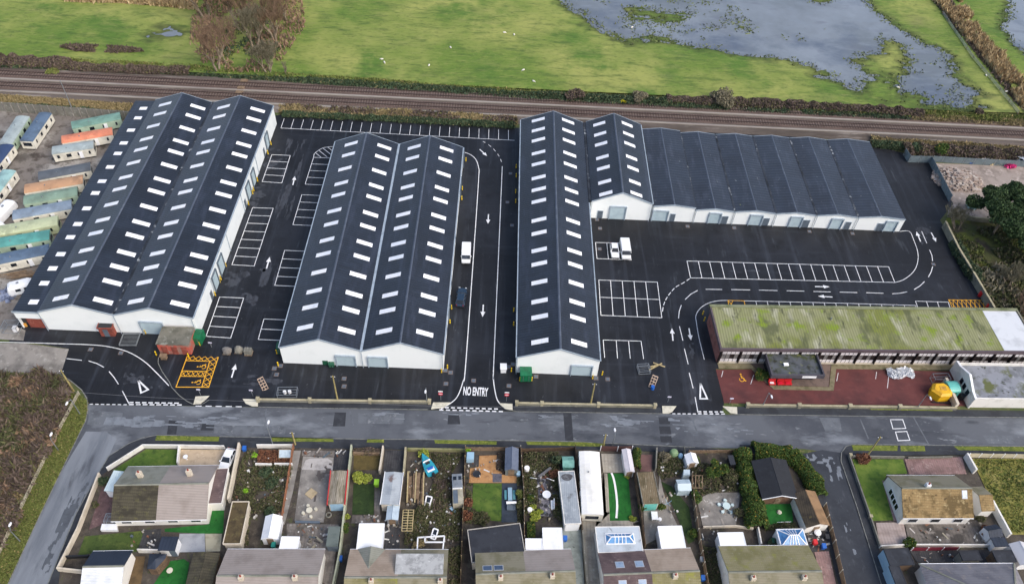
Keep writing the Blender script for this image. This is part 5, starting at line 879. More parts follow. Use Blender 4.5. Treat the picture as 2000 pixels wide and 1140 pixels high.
hut_flat('extension', 'L-shaped bright white flat-roofed extension, its larger right wing', 'extension', [(1060.5, 1030), (1097.4, 1030), (1100, 1072), (1060, 1072)], 2.7, WHITEP, WHITEROOF, .05, None); hut_flat('extension', 'small left wing of the L-shaped bright white extension', 'extension', [(1026.5, 1051), (1059.5, 1051), (1059.5, 1072), (1026.5, 1072)], 2.65, WHITEP, WHITEROOF, .05, None)
hD = row_house('house with purple-brown left roof and tan right roof, below the static caravan garden', (1170, 1079), (1347, 1072), (1180, 1122), 2.7, 4.6, WHITEW, [(0, .5, TILEP, TILEP), (.5, 1, TILEY, TILET)], [(.74, .42, CREAMW)])
t, T, L, W, rs, ze, zr = hD
for x in (.14, .35): velux(rs[1], T, L, W, ze, zr, L*x, .45, 1.3, 1.2, None, False); velux(rs[0], T, L, W, ze, zr, L*x, .55, 1.2, 1.1)
t, T, L, W = hut_flat('extension', 'grey flat-roofed extension with a glazed roof lantern, below the artificial lawn', 'extension', [(1163.4, 1028), (1249, 1027), (1256, 1077), (1167, 1079)], 2.8, WHITEW, M('pale_grey_membrane', (186, 196, 204), [((162, 172, 180), .4, .46, .64), ((130, 136, 142), .8, .6, .7)], .6), .05, None)
def lantern(t, T, x0, x1, y0, y1, z, h, n=5):
    k = (y1-y0)/2; xa, xb, ym = x0+k, x1-k, (y0+y1)/2; g = MB(); V = [T(x0, y0, z), T(x1, y0, z), T(x1, y1, z), T(x0, y1, z), T(xa, ym, z+h), T(xb, ym, z+h)]
    g.add(V, [(0, 1, 5, 4), (2, 3, 4, 5), (1, 2, 5), (3, 0, 4), (3, 2, 1, 0)]); o = obj('roof_lantern', g, BLUEG, t); m = MB(); e = Vector((0, 0, .05)); V = [Vector(v)+e for v in V]
    for a, b in ((0, 4), (1, 5), (2, 5), (3, 4), (4, 5), (0, 1), (1, 2), (2, 3), (3, 0)): m.bar(V[a], V[b], .16, .1)
    for i in range(1, n):
        s = i/n; p = V[4].lerp(V[5], s); 
        for q0, q1 in ((V[0], V[1]), (V[3], V[2])): m.bar(p, q0.lerp(q1, .18+s*.64), .1, .08)
    obj('lantern_frame', m, WHITEP, o)
lantern(t, T, L*.2, L*.84, W*.32, W*.72, 2.81, .7)
hE = row_house('house with mossy yellow-grey roof and white left gable below the star-shaped table', (1406, 1068), (1577, 1066.5), (1422, 1117), 2.7, 4.6, WHITEW, [(0, 1, TILEGM, TILEY)], [(.24, .4, CREAMW), (.8, .4, CREAMW)])
# ---- garden with dark green square lawn
lawn([(690.5, 945), (731, 945), (730, 1004.5), (688, 1004.5)], DLAWN); patch('lawn', [(692, 888), (744, 889), (738, 918), (690, 918)], M('tired_lawn', (92, 80, 44), [((74, 66, 36), .7, .46, .62), ((114, 104, 62), 1.4, .56, .72)], .95, (5, .5))); patch('patio', [(688, 1006), (745, 1006), (742, 1022), (686, 1022)], PATIO); patch('path', [(732, 944), (742, 944), (742, 1006), (731, 1006)], PATIO); patch('drive', [(752, 879), (791, 880), (787, 930), (748, 921)], BLACKPAVE); patch('patio', [(752, 1014), (784, 1014), (780, 1075), (750, 1075)], BLACKPAVE)
T, L, W, c = rect([(750, 920), (785.5, 921.6), (781, 985), (745, 983.4)], 2.6); t = root('garage', 'garage with pale grey sheet roof and a rusty stain, next to the boat garden', 'garage', (c.x, c.y, .06)); obj('wall', MB().box(.1, L-.1, .1, W-.1, .05, 2.45, T), CREAMW, t); obj('roof', MB().extr([(0, 2.46), (L/2, 2.7), (L, 2.46)], 0, W, lambda x, y, z: T(y, x, z)), RUSTY, t); obj('roof_edge', MB().box(-.08, 0, -.05, W+.05, 2.35, 2.6, T).box(L, L+.08, -.05, W+.05, 2.35, 2.6, T), WHITEP, t); obj('door', MB().box(.3, L-.3, W-.1, W-.02, .05, 2.2, T), WHITEP, t)
gshed('garden_shed', 'small pale blue-grey metal shed below the rusty-roofed garage', 'shed', [(757.6, 985), (778.7, 985), (777, 1014), (756, 1013)], 1.9, 2.15, GALV, M('pale_blue_sheet', (176, 192, 204), [((152, 168, 182), .8, .5, .68)], .5), None, False)
def wheelie(label, px, mat, s=1.0, group=None):
    c = G(*px, .07); t = root('wheelie_bin', label, 'bin', c, group); obj('body', MB().loft([[(c.x-a, c.y-b, z), (c.x+a, c.y-b, z), (c.x+a, c.y+b, z), (c.x-a, c.y+b, z)] for a, b, z in ((.22*s, .26*s, .1), (.29*s, .36*s, 1.0*s))]), mat, t); obj('lid', MB().loft([[(c.x-.31*s, c.y-.38*s, z), (c.x+.31*s, c.y-.38*s, z), (c.x+.31*s, c.y+.38*s, z2), (c.x-.31*s, c.y+.38*s, z2)] for z, z2 in ((1.0*s, 1.02*s), (1.06*s, 1.14*s))]), mat, t)
    for a in (-.2, .2): obj('wheel', MB().tube([(c.x+a-.03, c.y+.3, .16), (c.x+a+.03, c.y+.3, .16)], .1, 8), BLACKR, t)
wheelie('lime green bin at the right edge of the dark square lawn', (736.6, 948), LIME, 1.25)
for lb, px, mt in (('blue wheelie bin by the road end of the white garden wall', (479, 880), BLUEBIN), ('blue recycling bin in the dark passage beside the plain grey-brown house', (666, 1094), BLUEBIN), ('teal bin at the foot of the white gabled shed', (536, 1068), M('teal_plastic', (40, 140, 128), [], .5)), ('light blue bin at the bottom end of the corner garden patio', (1606, 1070), BLUEBIN), ('dark bin by the fence at the corner garden patio', (1612, 1052), DARKM), ('red bin beside the glass-roofed conservatory', (1589, 1062), RED), ('green compost bin beside the glass-roofed conservatory', (1508, 1060), GREENP), ('pale bin beside the lower left fence of the star-table garden', (1369, 1096), GALV), ('blue bin low down by the fence of the star-table garden', (1371, 1132), BLUEBIN), ('blue bin behind the right wing of the white L-shaped extension', (1103, 1055), BLUEBIN), ('pale blue bin in the road-end corner of the deck garden', (1012, 929), BLUEW)): wheelie(lb, px, mt)
hg = G(713, 884); 
# ---- boat garden
patch('undergrowth_soil', [(795, 882), (906, 884), (898, 1066), (790, 1066)], SOIL)
m = MB(); st = G(846, 930); bw_ = G(825, 892); d = (bw_-st).normalized(); T = frame(st, d); L = (bw_-st).length; t = root('boat', 'turquoise motor boat with white cockpit lying in the overgrown garden', 'boat', (st+bw_)/2)
H = lambda s: (.95*(1-s**2.6)+.04)
m.loft([[T(L*s, -H(s), .95+.25*s), T(L*s, -H(s)*.85, .5+.2*s), T(L*s, 0, .15+.5*s**3), T(L*s, H(s)*.85, .5+.2*s), T(L*s, H(s), .95+.25*s)] for s in (0, .2, .4, .6, .75, .87, .95, 1)]); obj('hull', m, TURQ, t)
obj('deck', MB().loft([[T(L*s, -H(s)*.8, .97+.25*s), T(L*s, H(s)*.8, .97+.25*s), T(L*s, H(s)*.7, 1.08+.25*s), T(L*s, -H(s)*.7, 1.08+.25*s)] for s in (.62, .75, .87, .97)]), TURQ, t); obj('cockpit', MB().box(L*.12, L*.58, -.62, .62, .8, 1.02, T), WHITEP, t); obj('seat', MB().box(L*.2, L*.3, -.5, .5, 1.02, 1.2, T), BLUEBIN, t); obj('windscreen', MB().box(L*.58, L*.6, -.62, .62, 1.0, 1.5, T), WHITEP, t); obj('outboard_motor', MB().box(-.35, 0, -.18, .18, .5, 1.4, T), DARKM, t); obj('dash', MB().box(L*.46, L*.56, -.4, .3, 1.03, 1.22, T), DARKM, t)
T, L, W, c = rect([(882.6, 926), (904, 924.5), (904, 982), (884, 983)], 2.0); t = root('camper', 'old two-tone camper trailer with two dark roof windows in the boat garden', 'camper', (c.x, c.y, .06)); obj('body', MB().box(.05, L-.05, W*.5, W, .45, 2.1, T), WHITEP, t); obj('body', MB().box(.0, L, 0, W*.5-.01, .45, 1.85, T), M('faded_cream', (176, 170, 150), [((140, 136, 120), .7, .46, .62)], .7), t); obj('roof', MB().box(.08, L-.08, W*.52, W-.05, 2.1, 2.2, T), GALV, t)
for a in (.12, .62): obj('roof_window', MB().box(L*a, L*a+.55, W*.78, W*.9, 2.2, 2.26, T), GLASSD, t)
obj('cover', MB().box(.1, L*.5, .1, W*.47, 1.85, 1.93, T), GREYDOOR, t)
for a in (-.02, L-.16):
    for b in (W*.2, W*.75): w_ = obj('wheel', MB().tube([T(a, b, .33), T(a+.18, b, .33)], .3, 12), BLACKR, t)
m = MB(); rg = random.Random(3)
for k in range(26):
    x = 797+rg.random()*30; y0 = 922+rg.random()*12; m.bar(G(x, y0, .2+.02*k), G(x-3+rg.random()*3, y0+30+rg.random()*24, .15+.02*k), .16+.2*rg.random(), .06)
tag(obj('timber_stack', m, WOOD), 'long stack of weathered planks beside the boat', 'timber')
m = MB()
for u0, u1, v0, v1, h in ((797, 795, 920, 980, 1.2), (813, 810, 920, 980, 1.6), (828, 826, 922, 984, 1.2)): m.bar(G(u0, v0, h), G(u1, v1, h), .18, .18).bar(G(u0, v0, .05), G(u0, v0, h), .14, .14, (0, 1, 0)).bar(G(u1, v1, .05), G(u1, v1, h), .14, .14, (0, 1, 0))
tag(obj('plank_rack', m, PALEWOOD), 'broken timber frame standing over the plank stack', 'frame')
t = root('pergola', 'pale timber lattice frame like a broad ladder in the boat garden', 'pergola', G(797, 1015)); P = lambda s, k, h=1.9: G(787.5+s*20.5-(k*3), 995+k*41, h); m = MB()
for s in (0, .5, 1): m.bar(P(s, 0), P(s, 1), .12, .12)
obj('beam', m, PALEWOOD, t); m = MB()
for k in range(9): m.bar(P(-.03, k/8, 1.98), P(1.03, k/8, 1.98), .1, .05)
obj('slat', m, PALEWOOD, t)
for s in (0, 1):
    for k in (0, 1): obj('post', MB().bar(P(s, k, .05), P(s, k, 1.85), .11, .11, (0, 1, 0)), PALEWOOD, t)
def upvc(label, px4, zs):
    q = [G(u, v, z) for (u, v), z in zip(px4, zs)]; t = root('window_frame', label, 'window frame', sum(q, Vector())/4); m = MB()
    for i in range(4): m.bar(q[i], q[(i+1) % 4], .2, .12)
    m.bar(q[0].lerp(q[3], .62), q[1].lerp(q[2], .62), .14, .1); obj('frame', m, WHITEP, t); c = sum(q, Vector())/4; e = MB(); qq = [p.lerp(c, .08) for p in q]; e.add(qq, [(3, 2, 1, 0)]); obj('pane', e, GLASSD, t)
upvc('white plastic window unit leaning near the plank stack', [(833, 968), (844, 970), (838, 990), (830, 987)], [.9, .9, .2, .2]); upvc('white plastic door unit leaning over the unfinished white frame', [(847, 1031), (856, 1034), (850, 1053), (841, 1050)], [2.2, 2.2, 1.5, 1.5])
t = root('half_built_conservatory', 'unfinished white plastic conservatory frame at the bottom of the boat garden', 'frame', G(842, 1060)); m = MB()
for a, b in (((816, 1049), (868, 1046)), ((816, 1049), (815, 1072)), ((868, 1046), (865, 1072)), ((830, 1058), (866, 1058)), ((830, 1048), (830, 1058))): m.bar(G(*a, 2.1), G(*b, 2.1), .2, .16)
obj('rail', m, WHITEP, t)
for p in ((816, 1049), (868, 1046), (815, 1072), (865, 1072)): obj('post', MB().bar(G(*p, 2.1)-Vector((0, 0, 2.0)), G(*p, 2.0), .16, .16, (0, 1, 0)), WHITEP, t)
for k, (a, b, lb) in enumerate((((813, 1018), (823, 1032), 'white plastic offcut lying in the weeds below the lattice frame'), ((830, 1012), (838, 996), 'white plastic strip lying below the leaning window unit'), ((880, 990), (890, 1000), 'pale blue sheet lying below the camper trailer'))): tag(obj('offcut', MB().bar(G(*a, .3), G(*b, .25), .5, .06), WHITEP if k < 2 else BLUEW), lb, 'offcut')
# ---- deck garden
patch('deck', [(936, 890), (970, 889), (969, 918), (981, 919), (980, 927), (1010, 927), (1010, 943), (916, 943), (918, 915), (935, 912)], DECK); patch('slate', [(913, 889), (935, 889), (935, 911), (914, 911)], BLACKPAVE); lawn([(924, 944), (980, 944), (979, 1018), (952, 1016), (922, 994)], LAWN); patch('slate_deck', [(980.5, 944), (1010, 944), (1010, 1020), (979.5, 1020)], DDECK); patch('slate', [(962, 925), (980, 925), (980, 942), (962, 942)], M('slate_chips', (92, 92, 102), [((70, 70, 80), 1.6, .46, .62)], .9))
gshed('garden_shed', 'narrow blue-grey gabled shed at the road end of the timber-deck garden', 'shed', [(988, 876), (1012, 876), (1010.5, 918), (987.5, 916)], 2.0, 2.5, M('grey_green_board', (110, 118, 116), [], .8), M('blue_grey_felt', (96, 106, 124), [((80, 90, 108), .7, .5, .68)], .8), None, False)
T, L, W, c = rect([(989, 951), (1004, 951), (1004, 976), (988, 976)], .8); t = root('garden_sofa_set', 'light blue slatted bench table with two side benches on the dark deck', 'table', (c.x, c.y, .1)); obj('table_top', MB().box(.3, L-.3, 0, W, .68, .76, T), M('pale_blue_paint', (136, 168, 188), [((116, 148, 168), 1.5, .5, .68)], .7, rib=(1, .2, .3, 4)), t)
for a in (-.25, L-.2): obj('bench', MB().box(a, a+.42, .3, W-.3, .4, .47, T).box(a+.05, a+.37, .5, .6, .1, .4, T).box(a+.05, a+.37, W-.6, W-.5, .1, .4, T), M('teal_paint_wood', (84, 140, 150), [], .7), t)
for b in (.2, W-.3): obj('leg', MB().box(.5, L-.5, b, b+.1, .1, .68, T), GALV, t)
tag(obj('parasol', MB().tube([T(.0, -.5, .9), T(L+.3, -.45, .95)], .24, 8, .2), WHITEP), 'folded white parasol lying at the end of the blue table', 'parasol')
cc = G(931, 928); t = root('fire_pit', 'round dark fire bowl on the orange timber deck', 'fire pit', cc); obj('bowl', MB().loft([[(cc.x+r*math.cos(a), cc.y+r*math.sin(a), z) for a in [k*.5236 for k in range(12)]] for r, z in ((.25, .2), (.65, .5), (.7, .56), (.5, .5))]), DARKM, t)
for k in range(3): a = k*2.09; obj('leg', MB().bar((cc.x+.3*math.cos(a), cc.y+.3*math.sin(a), .1), (cc.x+.2*math.cos(a), cc.y+.2*math.sin(a), .35), .06, .06), DARKM, t)
cc = G(998, 993); tag(obj('armchair', MB().box(cc.x-.5, cc.x+.5, cc.y-.45, cc.y+.4, .2, .5).box(cc.x-.5, cc.x+.5, cc.y+.4, cc.y+.6, .2, .95).box(cc.x-.68, cc.x-.5, cc.y-.45, cc.y+.6, .2, .68).box(cc.x+.5, cc.x+.68, cc.y-.45, cc.y+.6, .2, .68), GREYDOOR), 'dark grey garden armchair on the slate deck', 'armchair')
tag(obj('playhouse', MB().prism(XY([(912, 890), (926, 890), (925, 904), (911, 904)]), .1, 1.3), BLUEW), 'low blue-grey tank in the road-end left corner of the deck garden', 'tank')
# ---- stepping-stone garden
patch('slabs', [(1049, 934), (1064, 930), (1072, 966), (1076, 1008), (1056, 1008), (1052, 970)], M('grey_gravel', (124, 122, 128), [((96, 94, 102), 1.2, .46, .62), ((158, 156, 160), 3, .56, .7)], .9))
m = MB()
for k in range(15):
    c_ = G(1052+(k % 3)*8+(k//3)*1.8, 938+(k//3)*16+(k % 3)*2); m.cyl(c_[:2], .33, .09, .14, 10)
tag(obj('stepping_stones', m, BLACKPAVE), kind='structure')
t, T, L, W = gshed('greenhouse', 'small turquoise-framed greenhouse with a white corner in the stepping-stone garden', 'greenhouse', [(1099, 892), (1120, 892), (1119, 911), (1100, 911)], 1.8, 2.2, M('green_glass', (112, 164, 154), [((86, 138, 128), .8, .5, .66)], .2), MATS['green_glass'], None, True, False)
t, T, L, W = hut_flat('garage', 'long narrow garage with a grey stained flat roof left of the static caravan', 'garage', [(1095, 920), (1123.5, 918.5), (1133, 1022), (1097.5, 1023)], 2.5, WHITEW, GREYROOF, .06, None); obj('stain', MB().prism([T(L*.5+L*.36*math.cos(a)*(1+.1*math.sin(3*a)), W*.88+W*.07*math.sin(a), 0)[:2] for a in [k*.45 for k in range(14)]], 2.5, 2.515), M('roof_stain', (74, 74, 78), [((120, 124, 128), 1.2, .5, .66)], .8), t)
obj('garage_door', MB().box(.25, L-.25, .0, .1, .05, 2.2, T), WHITEP, t)
patch('drive', [(1098, 1034), (1134, 1034), (1142, 1150), (1120, 1150), (1112, 1076), (1101, 1075)], M('green_grey_concrete', (136, 144, 140), [((112, 120, 116), .6, .46, .64), ((74, 78, 74), 1.8, .62, .7)], .9))
cc = G(1067, 969); t = root('garden_table', 'round white garden table on the stepping-stone path', 'table', cc); obj('table_top', MB().cyl(cc[:2], .7, .7, .76, 16), WHITEP, t); obj('leg', MB().cyl(cc[:2], .08, .1, .7, 8), WHITEP, t)
tag(obj('bench', MB().prism(XY([(1075, 979), (1082, 979), (1082, 996), (1076, 996)]), .1, .5).prism(XY([(1080.5, 978), (1082.3, 978), (1082.3, 997), (1080.6, 997)]), .5, .95), WHITEP), 'white garden bench right of the round white table', 'bench')
m = MB()
for a0, b0 in (((1036, 932), (1048, 934)), ((1068, 933), (1082, 938))): m.tube([G(*a0, .1), G(*a0, 1.9), G((a0[0]+b0[0])/2, (a0[1]+b0[1])/2, 2.3), G(*b0, 1.9), G(*b0, .1)], .06, 5)
tag(obj('garden_arch', m, WHITEP), 'pair of thin white garden arches over the stepping-stone path', 'arch'); tag(obj('water_butt', MB().cyl(G(1028.5, 920)[:2], .45, .1, 1.2, 10), WHITEP), 'white water tub near the left fence of the stepping-stone garden', 'tub'); tag(obj('water_butt', MB().cyl(G(1034.5, 999)[:2], .42, .1, .9, 10), WHITEP), 'white tub among shrubs beside the clipped green hedge block', 'tub')
tag(obj('felled_post', MB().bar(G(1052, 931, .5), G(1076, 913, .7), .4, .3), M('grey_post', (104, 104, 106), [], .9)), 'grey beam lying diagonally across the stepping-stone garden', 'beam')
# ---- static caravan garden
patch('patio', [(1174, 886), (1219, 887), (1221, 923), (1178, 923)], M('pale_flags', (164, 158, 146), [((140, 134, 124), .6, .46, .64), ((184, 180, 170), 1.5, .56, .72)], .9, tiles=(0, .6, .6, .3))); patch('patio', [(1134, 1005), (1192, 1000), (1186, 925), (1180, 924), (1184, 1000), (1248, 1018), (1236, 1022), (1238, 1028), (1163, 1029), (1168, 1080), (1176, 1150), (1146, 1150), (1136, 1060)], MATS['pale_flags']); lawn([(1187, 924.5), (1226, 924.5), (1234.5, 1016.5), (1191, 1017)], ALAWN)
tag(obj('turf_edging', MB().line([p[:2] for p in GG(smooth([(1194, 924), (1199, 938), (1203.5, 966), (1205, 990), (1203.5, 1012)]))], .34, .2), WHITEP), 'white curved strip across the bright artificial lawn', 'edging')
gshed('garden_shed', 'narrow pale pink-grey plastic shed at the road end of the artificial lawn', 'shed', [(1217.5, 878), (1233, 878), (1235.5, 920), (1221, 921)], 1.9, 2.15, WHITEP, M('pale_lilac_sheet', (206, 202, 206), [((186, 182, 186), .7, .5, .68)], .6), None, False)
# ---- mossy garage garden
patch('drive', [(1249, 888), (1274, 888), (1272, 921), (1249, 921)], M('brick_red_drive', (112, 84, 80), [((92, 68, 66), .6, .46, .64)], .9)); patch('path', [(1288, 925), (1295, 960), (1310, 1000), (1325, 1030), (1260, 1064), (1256, 985), (1284, 984)], CONC); lawn([(1290, 940), (1312, 950), (1345, 990), (1356, 1056), (1344, 1062), (1328, 1022), (1306, 970)], DLAWN)
t, T, L, W = hut_flat('garage', 'garage with brown mossy corrugated roof and pale blue door below the brick-red drive', 'garage', [(1247.5, 922), (1279, 920.5), (1286, 982), (1254, 983)], 2.5, CREAMW, MOSSCORR, 0, None); obj('edge_board', MB().box(-.1, 0, -.02, W+.02, 2.2, 2.6, T).box(L, L+.1, -.02, W+.02, 2.2, 2.6, T), PANELC, t); obj('door', MB().box(.3, L-.3, 0, .09, .05, 2.1, T), TEAL, t)
hut_flat('extension', 'white flat-roofed extension behind the tan-roofed house', 'extension', [(1285, 1027), (1332, 1026), (1339, 1069), (1291, 1070)], 2.7, WHITEP, WHITEROOF, .05, None)
tag(obj('compost_bin', MB().loft([[(G(1315, 888).x+r*math.cos(a), G(1315, 888).y+r*math.sin(a), z) for a in [k*.5236 for k in range(12)]] for r, z in ((.75, .06), (.75, .8), (.55, 1.2), (.1, 1.35))]), M('sage_plastic', (122, 148, 108), [], .6)), 'sage green domed compost bin at the road end of the garden', 'compost bin')
tag(obj('water_butt', MB().loft([[(G(1328, 893).x+r*math.cos(a), G(1328, 893).y+r*math.sin(a), z) for a in [k*.6283 for k in range(10)]] for r, z in ((.4, .06), (.46, .7), (.3, 1.0))]), BLUEW), 'pale blue tub beside the sage green compost bin', 'tub')
t, T, L, W = gshed('greenhouse', 'small white-framed greenhouse with two pitched parts near the mossy-roofed garage', 'greenhouse', [(1323, 937), (1347, 937), (1347, 956), (1324, 957)], 1.9, 2.3, M('pale_glass', (184, 200, 208), [((150, 168, 178), .8, .5, .66)], .2), MATS['pale_glass'], None, True, False); tag(obj('cold_frame', MB().prism(XY([(1332, 925), (1344, 925), (1344, 936), (1331, 936)]), .06, 1.5), MATS['pale_glass']), 'pale boxy cold frame behind the white-framed greenhouse', 'cold frame')
cc = G(1277, 1010); t = root('garden_table', 'white rectangular garden table on the path below the teal garage door', 'table', cc); obj('table_top', MB().box(cc.x-.5, cc.x+.5, cc.y-.7, cc.y+.7, .68, .74), WHITEP, t)
for a in (-.4, .4):
    for b in (-.6, .6): obj('leg', MB().box(cc.x+a-.04, cc.x+a+.04, cc.y+b-.04, cc.y+b+.04, .08, .68), WHITEP, t)
cc = G(1288, 1015); tag(obj('stool', MB().cyl(cc[:2], .3, .08, .45, 10), WHITEP), 'white stool beside the white rectangular table', 'stool'); cc = G(1301, 990); t = root('rotary_dryer', 'folded rotary clothes dryer on the path beside the mossy-roofed garage', 'clothes dryer', cc); obj('pole', MB().tube([cc, cc+Vector((0, 0, 1.6))], .03, 6), GALV, t); m = MB()
for k in range(4): a = k*1.57+.5; m.bar(cc+Vector((0, 0, 1.2)), cc+Vector((.7*math.cos(a), .7*math.sin(a), 1.7)), .05, .05)
obj('arm', m, BLUEW, t)
# ---- star table garden
patch('patio', [(1361, 976), (1388, 962), (1446, 962), (1437, 1025), (1372, 1027)], CONC); patch('paving', [(1362, 1030), (1404, 1036), (1404, 1068), (1372, 1066)], SOIL)
gshed('garden_shed', 'white gabled plastic shed by the road beside the big green bush', 'shed', [(1340, 888), (1360, 886), (1361, 903), (1341, 905)], 1.8, 2.3, WHITEP, WHITEP, None, False)
hut_flat('extension', 'white flat-roofed extension with white side wall behind the mossy yellow-grey house', 'extension', [(1404.5, 1039), (1452, 1039), (1457, 1066), (1404.5, 1068)], 2.7, WHITEP, WHITEROOF, .05, None)
cc = G(1417, 991); t = root('picnic_table', 'white star-shaped table with fixed stools on the concrete patio', 'picnic table', cc); obj('table_top', MB().cyl(cc[:2], .65, .7, .76, 10), M('pale_aqua', (196, 214, 214), [], .6), t); m = MB()
for k in range(5):
    a = k*1.257+.3; p = (cc.x+1.15*math.cos(a), cc.y+1.15*math.sin(a)); m.bar((cc.x, cc.y, .3), (p[0], p[1], .3), .12, .08); obj('stool', MB().cyl(p, .28, .1, .48, 8), MATS['pale_aqua'], t)
obj('spokes', m, MATS['pale_aqua'], t)
t = root('pergola', 'small weathered timber pergola left of the big green bush', 'pergola', G(1362, 938)); P = lambda s, k, h=2.0: G(1352+s*20, 928+k*24, h); m = MB()
for s in (0, .33, .66, 1): m.bar(P(s, 0), P(s, 1), .12, .12)
m.bar(P(0, 0, 1.9), P(1, 0, 1.9), .1, .1).bar(P(0, 1, 1.9), P(1, 1, 1.9), .1, .1); obj('beam', m, WOOD, t)
for s in (0, 1):
    for k in (0, 1): obj('post', MB().bar(P(s, k, .05), P(s, k, 1.85), .1, .1, (0, 1, 0)), WOOD, t)
hut_flat('wood_store', 'small dark slatted store with white posts against the tall hedge', 'store', [(1423, 888), (1434, 888), (1435, 906), (1425, 907)], 1.6, DARKM, FELT, 0, None)
# ---- chalet corner garden
lawn([(1487, 985), (1545, 984), (1549, 1024), (1492, 1024)], ALAWN); patch('patio', [(1488, 972), (1552, 970), (1550, 984), (1486, 985)], SOIL); patch('drive', [(1590, 1078), (1618, 1076), (1634, 1150), (1608, 1150)], PINKPAVE); patch('patio', [(1572, 1034), (1606, 1030), (1620, 1076), (1578, 1078)], BLACKPAVE)
t, T, L, W = gshed('chalet', 'timber garden chalet with a large black felt gable roof inside the corner hedge', 'chalet', [(1474, 902), (1536, 900.5), (1552, 969), (1489, 970.5)], 2.4, 3.3, M('chalet_board', (112, 84, 66), [((88, 66, 52), 1, .48, .66)], .85), M('black_felt_sheet', (34, 37, 43), [((28, 30, 36), .6, .48, .66), ((42, 46, 53), 1.2, .56, .7)], .8), None, False, True, None, .3)
obj('bargeboard', MB().extr([(-.3, 2.2), (W/2, 3.28), (W+.3, 2.2), (W+.3, 2.4), (W/2, 3.46), (-.3, 2.4)], -.38, -.31, T), WHITEP, t)
gshed('cabin', 'white-walled cabin with a ribbed brown and tan gable roof beside the street corner', 'cabin', [(1556, 964), (1597, 960), (1613, 1024), (1569, 1030)], 2.3, 3.2, WHITEW, M('tan_shingle', (140, 112, 82), [((116, 92, 66), .7, .48, .66)], .9, rib=(1, .3, .3, 4)), M('dark_ribbed_tile', (84, 74, 60), [((60, 54, 46), .6, .46, .62), ((124, 108, 60), .9, .6, .7)], .95, rib=(0, .3, .5, 3)), False, True)
T, L, W, c = rect([(1519, 1034), (1569, 1033), (1576, 1067), (1523, 1068)], 2.3); t = root('conservatory', 'white-framed conservatory with a blue glass hipped roof behind the mossy yellow-grey house', 'conservatory', (c.x, c.y, .06)); obj('wall', MB().box(0, L, 0, W, .05, 2.28, T), WHITEP, t); obj('sill', MB().box(-.1, L+.1, -.1, W+.1, 2.28, 2.36, T), WHITEP, t); lantern(t, T, 0, L, -.0, W, 2.37, 1.0, 5)
cc = G(1521, 1001); tag(obj('puffball_stool', MB().loft([[(cc.x+r*math.cos(a), cc.y+r*math.sin(a), z) for a in [k*.6283 for k in range(10)]] for r, z in ((.3, .08), (.42, .3), (.25, .55))]), PALECON), 'pale round stone seat in the middle of the chalet lawn', 'seat')
tag(obj('picket_edging', (lambda m: [m.bar(G(1519+i*4, 1019, .1), G(1519+i*4, 1019, .6), .2, .04, (0, 1, 0)) for i in range(7)] and m)(MB().bar(G(1518, 1019, .35), G(1545, 1018, .35), .05, .06)), WHITEP), 'short white picket edging at the bottom of the chalet lawn', 'edging')
cc = G(1593, 1044); t = root('kettle_barbecue', 'round black and white kettle barbecue on the corner garden patio', 'barbecue', cc); obj('bowl', MB().loft([[(cc.x+r*math.cos(a), cc.y+r*math.sin(a), z) for a in [k*.5236 for k in range(12)]] for r, z in ((.2, .5), (.55, .8), (.58, .95))]), DARKM, t); obj('lid', MB().loft([[(cc.x+r*math.cos(a), cc.y+r*math.sin(a), z) for a in [k*.5236 for k in range(12)]] for r, z in ((.6, .96), (.5, 1.2), (.15, 1.32))]), WHITEP, t)
for k in range(3): a = k*2.09; obj('leg', MB().bar((cc.x+.4*math.cos(a), cc.y+.4*math.sin(a), .1), (cc.x+.2*math.cos(a), cc.y+.2*math.sin(a), .6), .04, .04), DARKM, t)
# ---- right-hand plot
lawn([(1664, 897), (1763, 897), (1771, 925), (1732, 927), (1726, 938), (1745, 1016), (1704, 1017)], M('side_lawn', (84, 110, 36), [((106, 124, 50), .4, .46, .64), ((62, 90, 30), .8, .5, .66)], .95, (5, .5))); patch('drive', [(1766, 897), (1878, 893), (1887, 926), (1775, 927)], PINKPAVE); lawn([(1897, 896), (2140, 896), (2160, 1045), (1966, 1044)], WLAWN); patch('path', [(1722, 938), (1730, 940), (1756, 1018), (1745, 1018)], PINKPAVE)
patch('drive', [(1710, 1021), (1764, 1020), (1772, 1062), (1718, 1066)], M('pale_pink_flags', (170, 156, 150), [((146, 132, 126), .6, .46, .64)], .9, tiles=(0, .5, .5, .25))); patch('patio', [(1766, 1021), (1918, 1016), (1924, 1066), (1776, 1066)], M('stained_flags', (112, 106, 100), [((70, 66, 62), .3, .46, .56), ((146, 140, 134), .7, .56, .7)], .9, tiles=(0, .6, .6, .35)))
T, L, W, c = rect([(1733, 927), (1903, 927), (1899, 1008), (1766, 1008)], 2.7); A, Bq = G(1766, 1009, 2.6), G(1899, 1009, 2.6); ux = (Bq-A).normalized(); L = (Bq-A).length; uy = Vector((-ux.y, ux.x, 0)); W = (G(1733, 929, 2.6)-A).dot(uy); T = frame(A, ux); c = A+ux*L/2+uy*W/2
t = root('bungalow', 'detached white bungalow with ochre lichen-covered front roof slope at the right', 'bungalow', (c.x, c.y, .06)); rs = gable_house(t, T, L, W, 2.6, 5.2, WHITEW, [(0, L, TILEO, TILEGM)], .15, [(L*.38, W*.56, WHITEP)], win=3); velux(rs[0], T, L, W, 2.6, 5.2, L*.86, .62, .9, 1.1)
g = obj('gable_window', MB().box(-.05, .01, W*.25, W*.75, .9, 2.2, T), WHITEP, t)
for k in range(4): obj('pane', MB().box(-.08, -.05, W*.27+k*W*.12, W*.36+k*W*.12, 1.0, 2.1, T), GLASSD, g)
